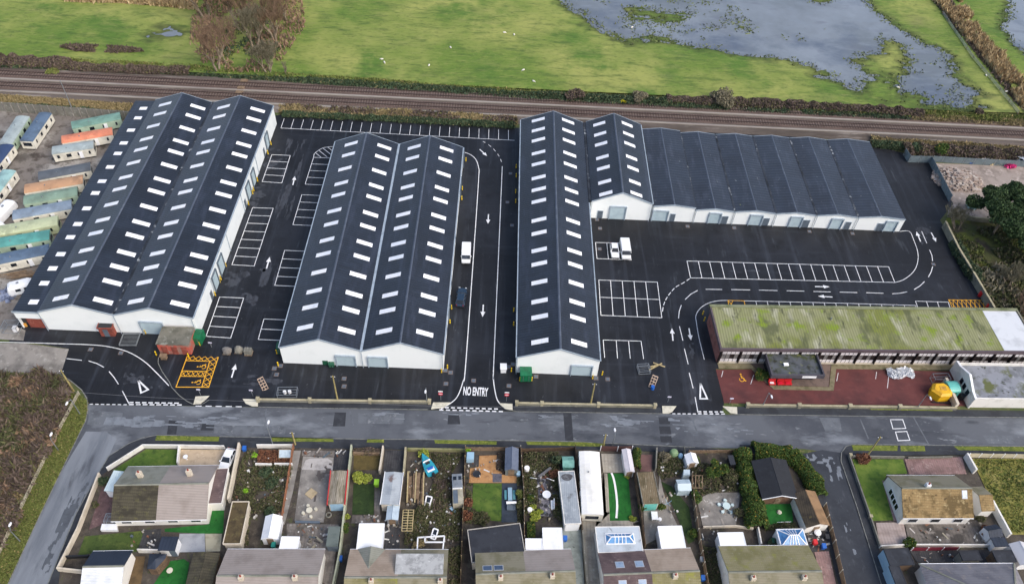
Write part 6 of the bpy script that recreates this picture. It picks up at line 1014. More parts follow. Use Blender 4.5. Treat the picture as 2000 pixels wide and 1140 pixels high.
gshed('side_annex', 'lower ochre-tiled annex at the right end of the detached white bungalow', 'annex', [(1906, 951), (1929, 950), (1931, 996), (1908, 997)], 2.3, 3.4, WHITEW, TILEO, TILEGM, True, False)
gshed('garden_shed', 'dark slate-roofed shed against the white boundary wall right of the stained patio', 'shed', [(1925, 1028), (1950, 1024), (1953, 1046), (1932, 1050)], 2.0, 2.5, WHITEP, BFELT, None, True, False); hut_flat('garden_shed', 'dark flat-roofed shed with white side next to the slate-roofed shed', 'shed', [(1936, 1049), (1964, 1048), (1970, 1066), (1943, 1067)], 2.1, WHITEP, BFELT, 0, None)
for lb, px, w2 in (('main arm of the black flat-roofed L-shaped extension with pale blue wall', [(1727, 1071), (1774, 1070), (1786, 1101), (1738, 1104)], BLUEW), ('lower arm of the black flat-roofed L-shaped extension beside the street', [(1738.5, 1105), (1761, 1103), (1770, 1150), (1752, 1150)], BLUEW), ('black flat-roofed shed with pale left wall behind the hipped house', [(1874, 1075), (1910, 1075), (1918, 1092), (1880, 1094)], PANELC), ('dark brown flat-roofed shed in the far right yard behind the hipped house', [(1940, 1074), (1976, 1073), (1986, 1096), (1945, 1097)], FENCEB)): t, T, L, W = hut_flat('extension' if 'arm' in lb else 'garden_shed', lb, 'extension' if 'arm' in lb else 'shed', px, 2.6, FENCEB if w2 is BLUEW else w2, FELT, .04, None, trim=FELT); w2 is BLUEW and obj('side_wall', MB().box(-.02, .1, 0, W, .05, 2.4, T), BLUEW, t)
patch('yard_paving', [(1776, 1076), (1940, 1073), (1944, 1098), (1790, 1098)], BLACKPAVE)
A, Bq = G(1795, 1100, 2.7), G(1981, 1099, 2.7); T = frame(A, Bq-A); L = (Bq-A).length; W = 9.5; c = Vector(T(L/2, -W/2, 0)); t = root('hipped_house', 'house with a grey hipped slate roof in the bottom right corner', 'house', (c.x, c.y, .06)); obj('wall', MB().box(.3, L-.3, -W+.3, -.3, .05, 2.68, T), WHITEW, t)
V = [T(0, -W, 2.65), T(L, -W, 2.65), T(L, 0, 2.65), T(0, 0, 2.65), T(W*.55, -W/2, 5.2), T(L-W*.35, -W/2, 5.2)]; obj('roof', MB().add(V, [(0, 1, 5, 4), (2, 3, 4, 5), (1, 2, 5), (3, 0, 4), (3, 2, 1, 0)]), SLATE, t); obj('hip_tile', MB().bar(V[3], V[4], .25, .14).bar(V[2], V[5], .25, .14).bar(V[4], V[5], .25, .14).bar(V[0], V[4], .25, .14), TILEGG, t); obj('gutter', MB().box(0, L, .0, .1, 2.55, 2.66, T), WHITEP, t)
gshed('greenhouse', 'white plastic-roofed shed with pale side at the right edge beyond the dark sheds', 'shed', [(1975, 1062), (2006, 1060), (2020, 1100), (1990, 1102)], 2.0, 2.7, WHITEP, M('silver_sheet', (190, 192, 198), [], .5), None, False, False)
# ================================================================ WALLS AND FENCES
def wall(label, px, h, th, mat, name='garden_wall', cap=None, cat='wall', z0=0.0, group=None):
    P = [G(u, v, 0) for u, v in px]; c = sum(P, Vector())/len(P); t = root(name, label, cat, (c.x, c.y, z0), group)
    def ribbon(z0_, z1_, w_):
        m = MB(); a = MB().line([(p.x, p.y) for p in P], w_, 0); n = len(P); L = a.v[:n]; R = a.v[n:]
        poly = [q[:2] for q in L]+[q[:2] for q in reversed(R)]; return m.prism(poly, z0_, z1_)
    obj('wall', ribbon(z0, z0+h, th), mat, t)
    if cap: obj('coping', ribbon(z0+h, z0+h+.07, th+.1), cap, t)
    return t
def piers(t, px, h, w_, mat, z0=0.0):
    for u, v in px:
        c = G(u, v); p = obj('pier', MB().box(c.x-w_/2, c.x+w_/2, c.y-w_/2, c.y+w_/2, z0, z0+h), mat, t); obj('pier_cap', MB().box(c.x-w_/2-.06, c.x+w_/2+.06, c.y-w_/2-.06, c.y+w_/2+.06, z0+h, z0+h+.1), WALLSTONE, p)
def fence(label, px, h, mat, step=2.0, name='garden_fence', postm=None, z0=.06, rail=False, group=None):
    P = [G(u, v, 0) for u, v in px]; c = sum(P, Vector())/len(P); t = root(name, label, 'fence', (c.x, c.y, z0), group); m = MB(); posts = []
    for a, b in zip(P, P[1:]):
        n = max(1, round((b-a).length/step))
        for i in range(n):
            p, q = a.lerp(b, i/n), a.lerp(b, (i+1)/n); posts.append(p)
            if rail:
                for zz in (.35, .7, 1.0): m.bar(p+Vector((0, 0, z0+h*zz-.05)), q+Vector((0, 0, z0+h*zz-.05)), .08, .11)
            else: m.bar(p+Vector((0, 0, z0+h*.5)), q+Vector((0, 0, z0+h*.5)), .05, h)
    posts.append(P[-1]); obj('panel', m, mat, t)
    for p in posts: obj('post', MB().box(p.x-.06, p.x+.06, p.y-.06, p.y+.06, z0, z0+h+.08), postm or mat, t)
    return t
t = wall('low stone-coped wall with square piers along the road before the twin-gabled warehouse', [(505, 784), (606, 785.5), (723, 787), (839, 788)], .75, .28, BLOCKW, 'front_wall', WALLSTONE); piers(t, [(505, 784), (606, 785.5), (723, 787), (839, 788)], 1.05, .5, WALLSTONE)
t = wall('low stone-coped wall with piers along the road before the narrow warehouse', [(1009, 791), (1058, 792), (1168, 794), (1278, 796)], .75, .28, BLOCKW, 'front_wall', WALLSTONE); piers(t, [(1009, 791), (1058, 792), (1168, 794), (1278, 796)], 1.05, .5, WALLSTONE)
t = wall('low mossy wall with round-topped piers along the road before the red tarmac', [(1459, 794.5), (1559, 795.5), (1658, 797), (1755, 798), (1866, 800)], .7, .28, BLOCKW, 'front_wall', WALLSTONE); piers(t, [(1459, 794.5), (1559, 795.5), (1658, 797), (1755, 798)], .95, .6, BLOCKW)
wall('long grey block wall running diagonally along the right side of the tarmac yard', [(1840, 444), (1866, 497), (1899, 552), (1934, 612)], 1.9, .3, BLOCKW, 'boundary_wall', WALLSTONE)
fence('grey steel security fence zigzagging round the back right corner of the yard', [(1764, 303), (1773, 317), (1814, 318), (1853, 394)], 2.0, STEELF, 2.4, 'steel_fence', GALV, 0)
fence('grey steel security fence behind the rubble heap along the railway', [(1818, 316), (1900, 321), (2000, 326), (2150, 333)], 1.8, STEELF, 2.4, 'steel_fence', GALV, 0)
wall('low grey wall across the wild plot below the rubble ground', [(1850, 422), (1900, 432), (1960, 438)], 1.2, .3, BLOCKW, 'boundary_wall', WALLSTONE)
P0, P1 = G(-120, 208), G(262, 236); t = root('concrete_panel_fence', 'tall leaning concrete panel fence between the caravans and the railway', 'fence', (P0+P1)/2); n = 26
for i in range(n):
    a, b = P0.lerp(P1, i/n), P0.lerp(P1, (i+1)/n); obj('panel', MB().bar(a+Vector((.1, 0, 1.3)), b+Vector((-.1, 0, 1.3)), .12, 2.6), PANELC, t); obj('post', MB().bar(a+Vector((0, -.1, 1.35)), a+Vector((.2, -.1, 1.35)), .25, 2.7), CONC, t)
wall('white rendered garden wall curving round the corner lawn from the white pier', [(211, 919), (282, 874), (352, 874.5), (440, 876)], .95, .22, WHITEW, z0=.05)
wall('white rendered garden wall along the left lane beside the plum patio', [(197, 929), (156, 1036), (117, 1114), (172, 1120)], 1.1, .24, CREAMW, z0=.05)
wall('short white wall between the corner lawn and the beige drive', [(352, 875), (349, 908)], .9, .25, WHITEW, z0=.05); wall('tall white wall between the white car and the vegetable plot', [(470, 873), (449, 982)], 1.5, .3, CREAMW, z0=.05)
wall('low white divider wall below the mown lawn of the corner bungalow', [(272, 1078), (312, 1079)], 1.1, .2, WHITEW, z0=.05); wall('dark low wall below the damp lawn', [(132, 1090), (176, 1088)], .8, .2, DARKM, z0=.05)
wall('low white wall in front of the raised bed with the glass frame', [(500, 909), (532, 910)], .7, .25, WHITEW, z0=.05); wall('low white wall right of the gap before the raised bed', [(537, 909), (572, 909)], .7, .25, WHITEW, z0=.05); wall('white roadside wall of the vegetable plot', [(503, 874), (574, 874)], 1.0, .2, WHITEW, z0=.05)
fence('rustic orange-brown trellis fence between the vegetable plot and concrete garden', [(575, 876), (566, 930), (551, 1026)], 1.5, M('orange_wood', (150, 100, 70), [((116, 76, 54), 1.5, .48, .66)], .9), 2.2, 'trellis_fence', None, .06, True)
wall('tall cream wall between the concrete garden and the dark square lawn', [(688, 877), (666, 1080), (652, 1150)], 1.5, .25, M('mint_cream_wall', (176, 180, 156), [((148, 152, 128), .7, .46, .64)], .9), z0=.05)
wall('cream wall at the left of the paved drive beside the rusty-roofed garage', [(749, 877), (742, 926)], 1.2, .25, CREAMW, z0=.05); wall('low golden hedge wall along the road before the dark square lawn', [(690, 888), (744, 889)], .8, .2, WOOD, z0=.05)
wall('stone wall with a pale pier left of the plank stack', [(793, 880), (789, 930)], 1.2, .3, WALLSTONE, z0=.05); wall('low mossy roadside wall of the boat garden', [(796, 880), (908, 882)], .8, .3, M('mossy_wall', (136, 134, 96), [((110, 112, 72), .8, .46, .62)], .95), z0=.05)
fence('weathered fence between the boat garden and the timber-deck garden', [(909, 880), (906, 960), (902, 1066), (899, 1150)], 1.6, FENCEB, 2.0, postm=PALEWOOD); fence('roadside timber fence of the deck garden', [(910, 880), (1016, 880)], 1.1, WOOD, 2.2)
fence('pale-topped fence between the timber-deck garden and the stepping-stone garden', [(1016, 880), (1022, 960), (1024, 1080)], 1.6, WOOD, 2.0, postm=PALECON); fence('roadside dark fence of the stepping-stone garden', [(1018, 882), (1121, 879)], 1.0, FENCEB, 2.2)
fence('dark fence left of the white static caravan', [(1122, 878), (1132, 1000), (1136, 1040)], 1.5, FENCEB, 2.0); fence('dark roadside fence with white panels behind the static caravan patio', [(1172, 880), (1205, 881), (1233, 880)], 1.5, M('maroon_fence', (84, 56, 54), [((64, 44, 44), 1, .48, .66)], .85), 2.6, postm=WHITEP)
wall('grey wall running beside the green-grey concrete drive', [(1136, 1030), (1146, 1150)], 1.1, .22, PANELC, z0=.05)
fence('slatted timber fence right of the bright artificial lawn', [(1237, 922), (1248, 1000), (1258, 1072)], 1.6, FENCEB, 1.6, postm=WOOD); wall('short pale wall at the right of the brick-red drive', [(1281, 880), (1279, 920)], 1.1, .2, PANELC, z0=.05); fence('white-posted fence at the roadside right of the compost bin', [(1334, 882), (1340, 918)], 1.3, PANELC, 2.0)
fence('pale broken fence between the mossy garage garden and the star-table garden', [(1349, 930), (1352, 975), (1361, 1040), (1381, 1150)], 1.5, WOOD, 2.0, postm=PALECON); fence('low roadside fence of the star-table garden', [(1344, 885), (1400, 884), (1444, 884)], .9, WOOD, 2.4)
fence('timber panel fence along the side street below the cabin', [(1608, 990), (1626, 1062), (1646, 1150)], 1.5, WOOD, 2.4, postm=PALECON); wall('low cream wall at the bottom of the star-table patio', [(1372, 1031), (1436, 1029), (1470, 1034)], .6, .2, CREAMW, z0=.05); wall('curved white wall right of the tall hedge bottom', [(1478, 1034), (1484, 1066)], 1.0, .2, WHITEW, z0=.05)
t = wall('low pale wall with piers around the corner of the bright side lawn', [(1662, 893), (1657, 894), (1697, 1010), (1718, 1072)], .7, .2, PANELC, z0=.06); piers(t, [(1658, 893), (1697, 1012)], 1.0, .4, PANELC); wall('low pale roadside wall of the side lawn', [(1664, 893), (1764, 895)], .6, .2, PANELC, z0=.06); wall('low pale roadside wall before the pink paved drive', [(1772, 896), (1858, 894)], .5, .2, PANELC, z0=.06)
wall('tall white boundary wall between the pink drive and the rough lawn', [(1882, 893), (1900, 925)], 1.5, .3, WHITEW, z0=.06); wall('tall white boundary wall beside the ochre annex and the rough lawn', [(1931, 985), (1966, 1050)], 1.5, .3, WHITEW, z0=.06)
fence('white-posted panel fence along the roadside of the rough lawn', [(1888, 893), (2000, 895), (2140, 900)], 1.3, M('pale_fence_panel', (188, 180, 156), [((164, 156, 130), .9, .48, .66)], .85), 1.9, postm=WHITEP, z0=.1); wall('low white wall along the bottom of the stained patio', [(1716, 1070), (1770, 1067), (1974, 1068)], .9, .18, WHITEW, z0=.06); fence('maroon fence with white caps below the stained patio', [(1778, 1075), (1868, 1074)], 1.1, M('maroon_red_fence', (122, 30, 52), [((92, 26, 44), .8, .48, .66)], .8), 2.2, postm=WHITEP)
fence('old wire and post fence on the left side of the lane', [(156, 770), (112, 852), (60, 960), (-10, 1105), (-40, 1180)], 1.0, M('silver_grey_wood', (176, 170, 150), [((142, 136, 116), 1.2, .48, .66)], .9), 2.5, 'wire_fence', None, 0, True)
fence('thin wire fence beside the ditch in the flooded field', [(1838, 30), (1898, 118), (1950, 180), (1986, 226)], 1.0, GALV, 5, 'wire_fence', WOOD, .4, True)
# ================================================================ STATIC CARAVANS
def caravan(label, a, b, roofc, wallc, W=3.05, H=2.95, win=5, group='static caravans in the storage yard', name='static_caravan', gl=True, z0=0.0):
    A, B = G(*a, H+z0), G(*b, H+z0); d = B-A; L = d.length; u = d.normalized()
    if u.x < 0: A, B, u = B, A, -u
    n = Vector((-u.y, u.x, 0)); T = frame(A-n*W/2, u); c = (A+B)/2; t = root(name, label, 'caravan', (c.x, c.y, z0), group); zb = z0+.5
    obj('body', MB().box(.04, L-.04, .04, W-.04, zb, z0+H-.3, T), wallc, t); obj('roof', MB().extr([(0, z0+H-.34), (.05, z0+H-.2), (W*.25, z0+H-.03), (W/2, z0+H+.03), (W*.75, z0+H-.03), (W-.05, z0+H-.2), (W, z0+H-.34)], 0, L, T), roofc, t)
    obj('chassis', MB().box(.3, L-.3, .3, W-.3, z0+.15, zb, T), DARKM, t)
    for x in (L*.4, L*.6):
        for y in (.25, W-.45): obj('wheel', MB().tube([T(x, y, z0+.28), T(x, y+.2, z0+.28)], .28, 10), BLACKR, t)
    for i in range(win):
        x = L*(i+.5)/win; w_ = (.55, 1.0, .7, .4)[i % 4]
        for y0, y1 in ((-.02, .05), (W-.05, W+.02)): obj('window', MB().box(x-w_/2, x+w_/2, y0, y1, z0+1.35, z0+2.15, T), GLASSD, t)
    for x0, x1 in ((-.02, .05), (L-.05, L+.02)): obj('end_window', MB().box(x0, x1, W*.2, W*.8, z0+1.3, z0+2.2, T), GLASSD, t)
    obj('door', MB().box(L*.62, L*.62+.75, -.03, .045, zb+.05, z0+2.3, T), WHITEP, t); obj('roof_vent', MB().cyl(T(L*.35, W*.4, 0)[:2], .12, z0+H-.05, z0+H+.2, 8), GALV, t); obj('drawbar', MB().bar(T(0, W*.35, z0+.4), T(-.9, W/2, z0+.4), .08, .08).bar(T(0, W*.65, z0+.4), T(-.9, W/2, z0+.405), .08, .08), DARKM, t); return t
cg = lambda n, c, c2=None, ax=0: M('caravan_'+n, c, [(c2 or tuple(int(x*.86) for x in c), .4, .46, .64), (tuple(min(255, int(x*1.12)) for x in c), .8, .58, .72), (tuple(int(x*.7) for x in c), 1.1, .64, .74, (1, 1, 1), .6)], .6)
ivory = cg('ivory', (222, 218, 204)); sage = cg('sage', (166, 186, 164)); sea = cg('sea_green', (116, 152, 138)); grn = cg('moss_green', (128, 152, 134)); slate = cg('slate', (92, 112, 134)); dgrey = cg('charcoal', (92, 98, 104)); pgrey = cg('pale_grey', (160, 172, 172)); orange = cg('coral', (218, 136, 104)); tan = cg('tan', (186, 146, 112)); lime = cg('pale_lime', (184, 192, 156)); tealc = cg('teal', (92, 160, 152)); lblue = cg('steel_blue', (134, 150, 166)); navy = cg('navy', (52, 70, 104))
for args in (('pale green static caravan with a grey roof at the far left by the concrete fence', (44, 226), (8, 281), pgrey, sage), ('white static caravan with a slate-blue roof angled beside the pale green one', (88, 219), (50, 274), slate, ivory), ('sea green static caravan with sea green roof nearest the concrete fence', (139, 243), (234.6, 224), sea, sage), ('white static caravan with a bright coral orange roof', (119.6, 271), (219, 254), orange, ivory), ('white static caravan with pale grey-green roof below the coral-roofed one', (101, 292), (182, 280), pgrey, ivory), ('white static caravan with a charcoal roof against the lean-to warehouse', (74, 342), (176, 323), dgrey, ivory), ('cream static caravan with a tan orange roof below the charcoal-roofed one', (47, 367), (161, 348), tan, ivory), ('moss green-roofed static caravan next to the tan-roofed one', (45.5, 389), (150, 371), grn, sage), ('static caravan with a steel blue roof between the moss green and lime ones', (24, 418), (139, 397), lblue, ivory), ('pale lime static caravan with a grey patch on its roof', (-12, 450), (112, 428), lime, lime), ('bright teal-roofed static caravan', (-22, 475), (96, 456), tealc, sage), ('long slate-roofed ivory static caravan nearest the front of the yard', (-22, 508), (95, 484), slate, ivory), ('white static caravan with navy roof cut by the left edge, below the pale green one', (14, 281), (-34, 342), navy, ivory), ('white static caravan with pale teal roof at the left edge beside the open ground', (17, 331), (-36, 400), cg('pale_teal', (150, 186, 184)), ivory)): caravan(*args, win=4)
def tourer(label, a, b, W=2.2, H=2.5):            # rounded white touring caravan
    A, B = G(*a, H), G(*b, H); d = (B-A); L = d.length; u = d.normalized(); n = Vector((-u.y, u.x, 0)); T = frame(A-n*W/2, u); c = (A+B)/2; t = root('touring_caravan', label, 'caravan', (c.x, c.y, 0), 'touring caravans'); m = MB()
    sec = lambda x, s, zt: [T(x, W/2+(W/2)*s*y, .45+(zt-.45)*z) for y, z in ((-1, 0), (-1.0, .75), (-.85, .93), (-.5, 1), (.5, 1), (.85, .93), (1, .75), (1, 0))]
    m.loft([sec(0, .86, 1.6), sec(.25, .96, 2.25), sec(.7, 1, H), sec(L-.8, 1, H), sec(L-.25, .96, 2.2), sec(L, .86, 1.5)]); obj('body', m, WHITEP, t)
    obj('window', MB().box(L*.3, L*.5, -.02, .02, 1.25, 1.85, T).box(L*.62, L*.78, -.02, .02, 1.25, 1.85, T), GLASSD, t); obj('end_window', MB().box(-.015, .02, W*.2, W*.8, 1.0, 1.45, T), GLASSD, t); obj('roof_vent', MB().box(L*.4, L*.5, W*.4, W*.6, H-.02, H+.08, T), GALV, t)
    for y in (-.02, W-.2): obj('wheel', MB().tube([T(L*.5, y, .3), T(L*.5, y+.22, .3)], .3, 12), BLACKR, t)
    obj('drawbar', MB().bar(T(0, W*.3, .42), T(-1.1, W/2, .42), .07, .07).bar(T(0, W*.7, .42), T(-1.1, W/2, .425), .07, .07), DARKM, t)
tourer('rounded white touring caravan at the left edge above the lime static caravan', (20, 387), (-14, 422)); tourer('white touring caravan at an angle parked under the lean-to end', (10, 558), (62, 545)); tourer('white touring caravan at the left edge, just below another rounded one', (4, 430), (-34, 452))
m = MB(); rg = random.Random(5)
for k in range(18): a = G(-5+rg.random()*90, 536+rg.random()*8, .1+.03*k); m.bar(a, a+Vector((4+rg.random()*3, .8+rg.random(), 0)), .2, .06)
tag(obj('timber_pile', m, WOOD), 'loose pile of planks below the front slate-roofed static caravan', 'timber')
tag(npmesh('tarpaulin', *cards(np.array([G(18, 578)[:]])+RNG.normal(size=(160, 3))*[.6, .8, .1]+[0, 0, .3], .9, 1.2, .1), M('grey_blue_tarp', (132, 144, 172), [], .7)), 'crumpled grey-blue tarpaulin on the ground by the lean-to corner', 'tarpaulin')
tag(obj('drum', MB().cyl(G(51, 634)[:2], .6, .04, .9, 12), M('orange_drum', (196, 140, 60), [], .6)), 'orange-brown drum in front of the lean-to brick wall', 'drum')
caravan('long white static caravan in the garden with the bright artificial lawn', (1151, 880), (1158, 1003), M('caravan_white_roof', (232, 232, 228), [((214, 214, 208), .4, .5, .68)], .6, rib=(1, 1.2, .1, 8)), ivory, 3.5, 3.0, 6, None, z0=.06)
# ================================================================ VEHICLES
def wheels(t, T, xs, W, r=.33):
    for x in xs:
        for y0, y1 in ((.02, .24), (W-.24, W-.02)):
            w_ = root_child('wheel', t); obj('tyre', MB().tube([T(x, y0, r), T(x, y1, r)], r, 16), BLACKR, w_); yy = y0 if y0 < 1 else y1; s = -.012 if y0 < 1 else .012; obj('rim', MB().tube([T(x, yy, r), T(x, yy+s, r)], r*.62, 12), GALV, w_)
def root_child(name, t):
    o = bpy.data.objects.new(name, None); COL.objects.link(o); o.parent = t; OFF[o.name] = OFF[t.name]; o.empty_display_size = .2; return o
def vehicle(name, label, cat, px, head, L, W, H, paint, kind):
    """px = ground centre, head = direction of the nose"""
    c = G(*px); u = Vector((head[0], head[1], 0)).normalized(); n = Vector((-u.y, u.x, 0)); T = frame(c-u*L/2-n*W/2, u); t = root(name, label, cat, (c.x, c.y, .02))
    h = W/2
    def ring(x, s, zb, zt): return [T(x, h+h*s*y, z) for y, z in ((-.9, zb), (-1, zb+.18), (-1, zt-.16), (-.92, zt), (.92, zt), (1, zt-.16), (1, zb+.18), (.9, zb))]
    m = MB(); g = MB(); r = MB()
    if kind == 'car':
        m.loft([ring(0, .86, .42, .78), ring(.12, .95, .28, .92), ring(L*.2, 1, .22, .98), ring(L*.68, 1, .22, .95), ring(L*.85, .97, .22, .86), ring(L-.1, .9, .28, .74), ring(L, .8, .4, .62)]); cab = ((L*.06, .96), (L*.17, H-.03), (L*.52, H), (L*.7, .95)); 
    elif kind == 'pickup':
        m.loft([ring(0, .94, .5, 1.0), ring(L*.62, 1, .4, 1.05), ring(L*.7, 1, .4, 1.08), ring(L-.1, .95, .42, .98), ring(L, .88, .5, .9)]); cab = ((L*.36, 1.04), (L*.4, H-.03), (L*.58, H), (L*.7, 1.06))
    else:
        m.loft([ring(0, .97, .4, H-.06), ring(.08, 1, .35, H), ring(L*.74, 1, .35, H), ring(L*.8, .98, .35, H-.14)]); m.loft([ring(L*.8, .98, .35, 1.3), ring(L*.9, .96, .35, 1.12), ring(L-.06, .92, .38, .98), ring(L, .85, .45, .9)]); cab = None
    obj('body', m, paint, t)
    sec = lambda x, z, s: [T(x, h-h*s, z), T(x, h+h*s, z)]
    if cab:
        (a, za), (b, zb), (c_, zc), (d, zd) = cab
        P = [T(a, h-h*.9, za), T(a, h+h*.9, za), T(b, h-h*.74, zb), T(b, h+h*.74, zb), T(c_, h-h*.74, zc), T(c_, h+h*.74, zc), T(d, h-h*.9, zd), T(d, h+h*.9, zd)]
        g.add(P, [(0, 1, 3, 2), (4, 5, 7, 6), (0, 2, 4, 6), (1, 7, 5, 3)]); obj('window', g, GLASSD, t)
        r.add([T(b-.05, h-h*.76, zb), T(b-.05, h+h*.76, zb), T(c_+.05, h+h*.76, zc), T(c_+.05, h-h*.76, zc), T(b-.02, h-h*.72, zb+.06), T(b-.02, h+h*.72, zb+.06), T(c_, h+h*.72, zc+.06), T(c_, h-h*.72, zc+.06)], [(0, 1, 2, 3), (7, 6, 5, 4), (0, 4, 5, 1), (1, 5, 6, 2), (2, 6, 7, 3), (3, 7, 4, 0)]); obj('roof', r, paint, t)
        p = MB()
        for s in (-1, 1):
            for q0, q1 in (((a, za, .9), (b, zb, .75)), ((d, zd, .9), (c_, zc, .75)), (((a+d)/2-.1, (za+zd)/2, .905), ((b+c_)/2, (zb+zc)/2, .755))): p.bar(T(q0[0], h+s*h*q0[2], q0[1]), T(q1[0], h+s*h*q1[2], q1[1]+.02), .1, .06)
        obj('pillar', p, paint, t)
        if kind == 'pickup': obj('load_cover', MB().box(.12, L*.35, .14, W-.14, 1.02, 1.1, T), M('dark_load_cover', (40, 60, 84), [], .4), t)
    else:
        P = [T(L*.785, .12, H-.12), T(L*.785, W-.12, H-.12), T(L*.89, W-.1, 1.2), T(L*.89, .1, 1.2)]; g.add([Vector(q)+Vector((0, 0, .05))+u*.06 for q in P], [(0, 1, 2, 3)]); g.add(P, [(3, 2, 1, 0)]); obj('windscreen', g, GLASSD, t)
        for y0, y1 in ((-.012, .03), (W-.03, W+.012)): obj('window', MB().box(L*.62, L*.76, y0, y1, 1.25, H-.35, T), GLASSD, t)
        obj('rear_window', MB().box(-.02, .03, .25, W-.25, 1.25, H-.35, T), GLASSD, t)
        rb = MB()
        for k in range(6): rb.box(L*.08+k*L*.11, L*.08+k*L*.11+.06, .2, W-.2, H, H+.03, T)
        obj('roof_rib', rb, paint, t)
    for y in (.12, W-.42):
        obj('headlight', MB().box(L-.14, L-.01, y, y+.3, .66, .82, T), LAMPW, t); obj('tail_light', MB().box(-.01, .1, y+.05, y+.22, .7, .95, T), LAMPR, t)
    for y in (-.14, W): obj('wing_mirror', MB().box(L*.66, L*.72, y, y+.14, .95, 1.1, T), paint, t)
    obj('bumper', MB().box(-.05, .06, .1, W-.1, .38, .55, T).box(L-.08, L+.03, .15, W-.15, .36, .5, T), DARKM, t); wheels(t, T, (L*.19, L*.8), W)
    return t
vehicle('parked_van', 'white van parked by the right wall of the twin-gabled warehouse', 'van', (910.5, 501), (.03, -1), 4.9, 1.9, 1.95, CARW, 'van')
vehicle('parked_pickup', 'dark blue-black pickup car parked below the white van', 'car', (901, 584), (.07, 1), 4.9, 1.85, 1.55, CARB, 'car')
vehicle('parked_car', 'small white car in the middle bay beside the narrow warehouse', 'car', (1199.5, 493), (.02, -1), 4.2, 1.75, 1.45, CARW, 'car')
vehicle('parked_van', 'large white van in the right-hand bay next to the small white car', 'van', (1220, 493), (.03, -1), 5.0, 2.0, 2.05, CARW, 'van')
vehicle('parked_car', 'white hatchback on the beige drive beside the tall white wall', 'car', (446.5, 900), (-.16, -1), 4.0, 1.75, 1.5, CARW, 'car')
for px_, lb, mt in (((1994, 318), 'silver car half hidden beyond the pine in the rubble ground', M('silver_paint', (176, 186, 196), [], .25)),): vehicle('parked_car', lb, 'car', px_, (.6, -.6), 4.2, 1.75, 1.45, mt, 'car')
# ================================================================ POLES, LAMPS, SIGNS
def height(b, t_):                                # height of an upright post whose foot and top are seen at b, t_
    B = G(*b); best = min((abs(hh) and ((proj(B+Vector((0, 0, hh)))-Vector(t_)).length), hh) for hh in [k*.1 for k in range(5, 130)]); return best[1]
def proj(X):
    d = X-Vector((0, 0, CAM_H)); w_ = d.dot(FW); return Vector((1000+F_PX*d.dot(RT)/w_, 570-F_PX*d.dot(UP)/w_))
for b, tp, lb in (((660, 784), (648, 734), 'wooden pole behind the low wall before the twin-gabled warehouse'), ((1153, 791), (1163, 749), 'wooden pole behind the low wall before the narrow warehouse'), ((145, 765), (117, 724), 'leaning wooden pole at the lane corner by the concrete track'), ((577, 868), (567, 845), 'wooden pole on the verge above the concrete garden'), ((1177, 874), (1183, 848), 'wooden pole at the roadside behind the white static caravan'), ((1691, 893), (1725, 856), 'wooden pole at the corner of the bright side lawn')):
    B = G(*b); h = height(b, tp); t = root('utility_pole', lb, 'utility pole', B); obj('pole', MB().tube([B, B+Vector((0, 0, h))], .16, 8, .11), POLEW, t); obj('crossarm', MB().box(B.x-.35, B.x+.35, B.y-.05, B.y+.05, h-.4, h-.3), DARKM, t); obj('insulator', MB().cyl((B.x-.3, B.y), .06, h-.3, h-.15, 6).cyl((B.x+.3, B.y), .06, h-.3, h-.15, 6), WHITEP, t)
for b, tp, lb, dx in (((833.6, 787), (830, 757), 'grey street lamp at the low wall left of the NO ENTRY road', 0), ((1488, 795), (1502, 767), 'grey street lamp in front of the red tarmac', .3), ((1789, 799), (1810, 769), 'grey street lamp left of the yellow hexagonal kiosk', .3), ((534.5, 872), (522, 834), 'grey street lamp above the raised bed', 0), ((1195.5, 872), (1198, 848), 'grey street lamp beside the wooden pole behind the static caravan', 0), ((40, 1057), (19, 1036), 'street lamp on the left verge of the lane', -.4), ((157, 809), (140, 778), 'street lamp at the top of the lane verge', -.3), ((115, 880), (100, 862), 'short lamp leaning at the lane fence between two others', -.3)):
    B = G(*b); h = max(3.5, height(b, tp)); t = root('street_lamp', lb, 'street lamp', B, 'street lamps'); obj('pole', MB().tube([B, B+Vector((0, 0, h*.5)), B+Vector((0, 0, h))], .085, 8, .05), GALV, t); q = B+Vector((dx, .9 if b[1] > 860 else -.9, h+.1)); obj('arm', MB().bar(B+Vector((0, 0, h)), q, .07, .07), GALV, t); obj('lamp_head', MB().loft([[(q.x+dx_*w_, q.y+dy, q.z+z) for dx_, z in ((-1, -.06), (-.7, .08), (.7, .08), (1, -.06))] for w_, dy in ((.1, -.35), (.2, 0), (.12, .35))]), WHITEP, t)
B = G(146, 224); h = height((146, 224), (117, 157)); t = root('mast', 'tall thin grey mast beside the railway behind the caravans', 'mast', B); obj('pole', MB().tube([B, B+Vector((0, 0, h))], .14, 8, .07), GALV, t); obj('base_cabinet', MB().box(B.x-.3, B.x+.3, B.y-.4, B.y-.1, 0, 1.2), GREYDOOR, t)
for b, lb in (((861, 781), 'round red no entry sign left of the NO ENTRY road'), ((989, 783), 'round red no entry sign right of the NO ENTRY road')):
    B = G(*b); t = root('road_sign', lb, 'road sign', B, 'no entry signs'); obj('post', MB().tube([B, B+Vector((0, 0, 2.9))], .04, 8), GALV, t); c = B+Vector((0, -.06, 2.05)); obj('sign_disc', MB().tube([c, c+Vector((0, -.03, 0))], .42, 20), SIGNRED, t); obj('white_bar', MB().box(c.x-.3, c.x+.3, c.y-.045, c.y-.031, c.z-.08, c.z+.08), WHITEP, t); obj('sign_plate', MB().box(c.x-.4, c.x+.4, c.y-.03, c.y, 2.6, 2.9), WHITEP, t)
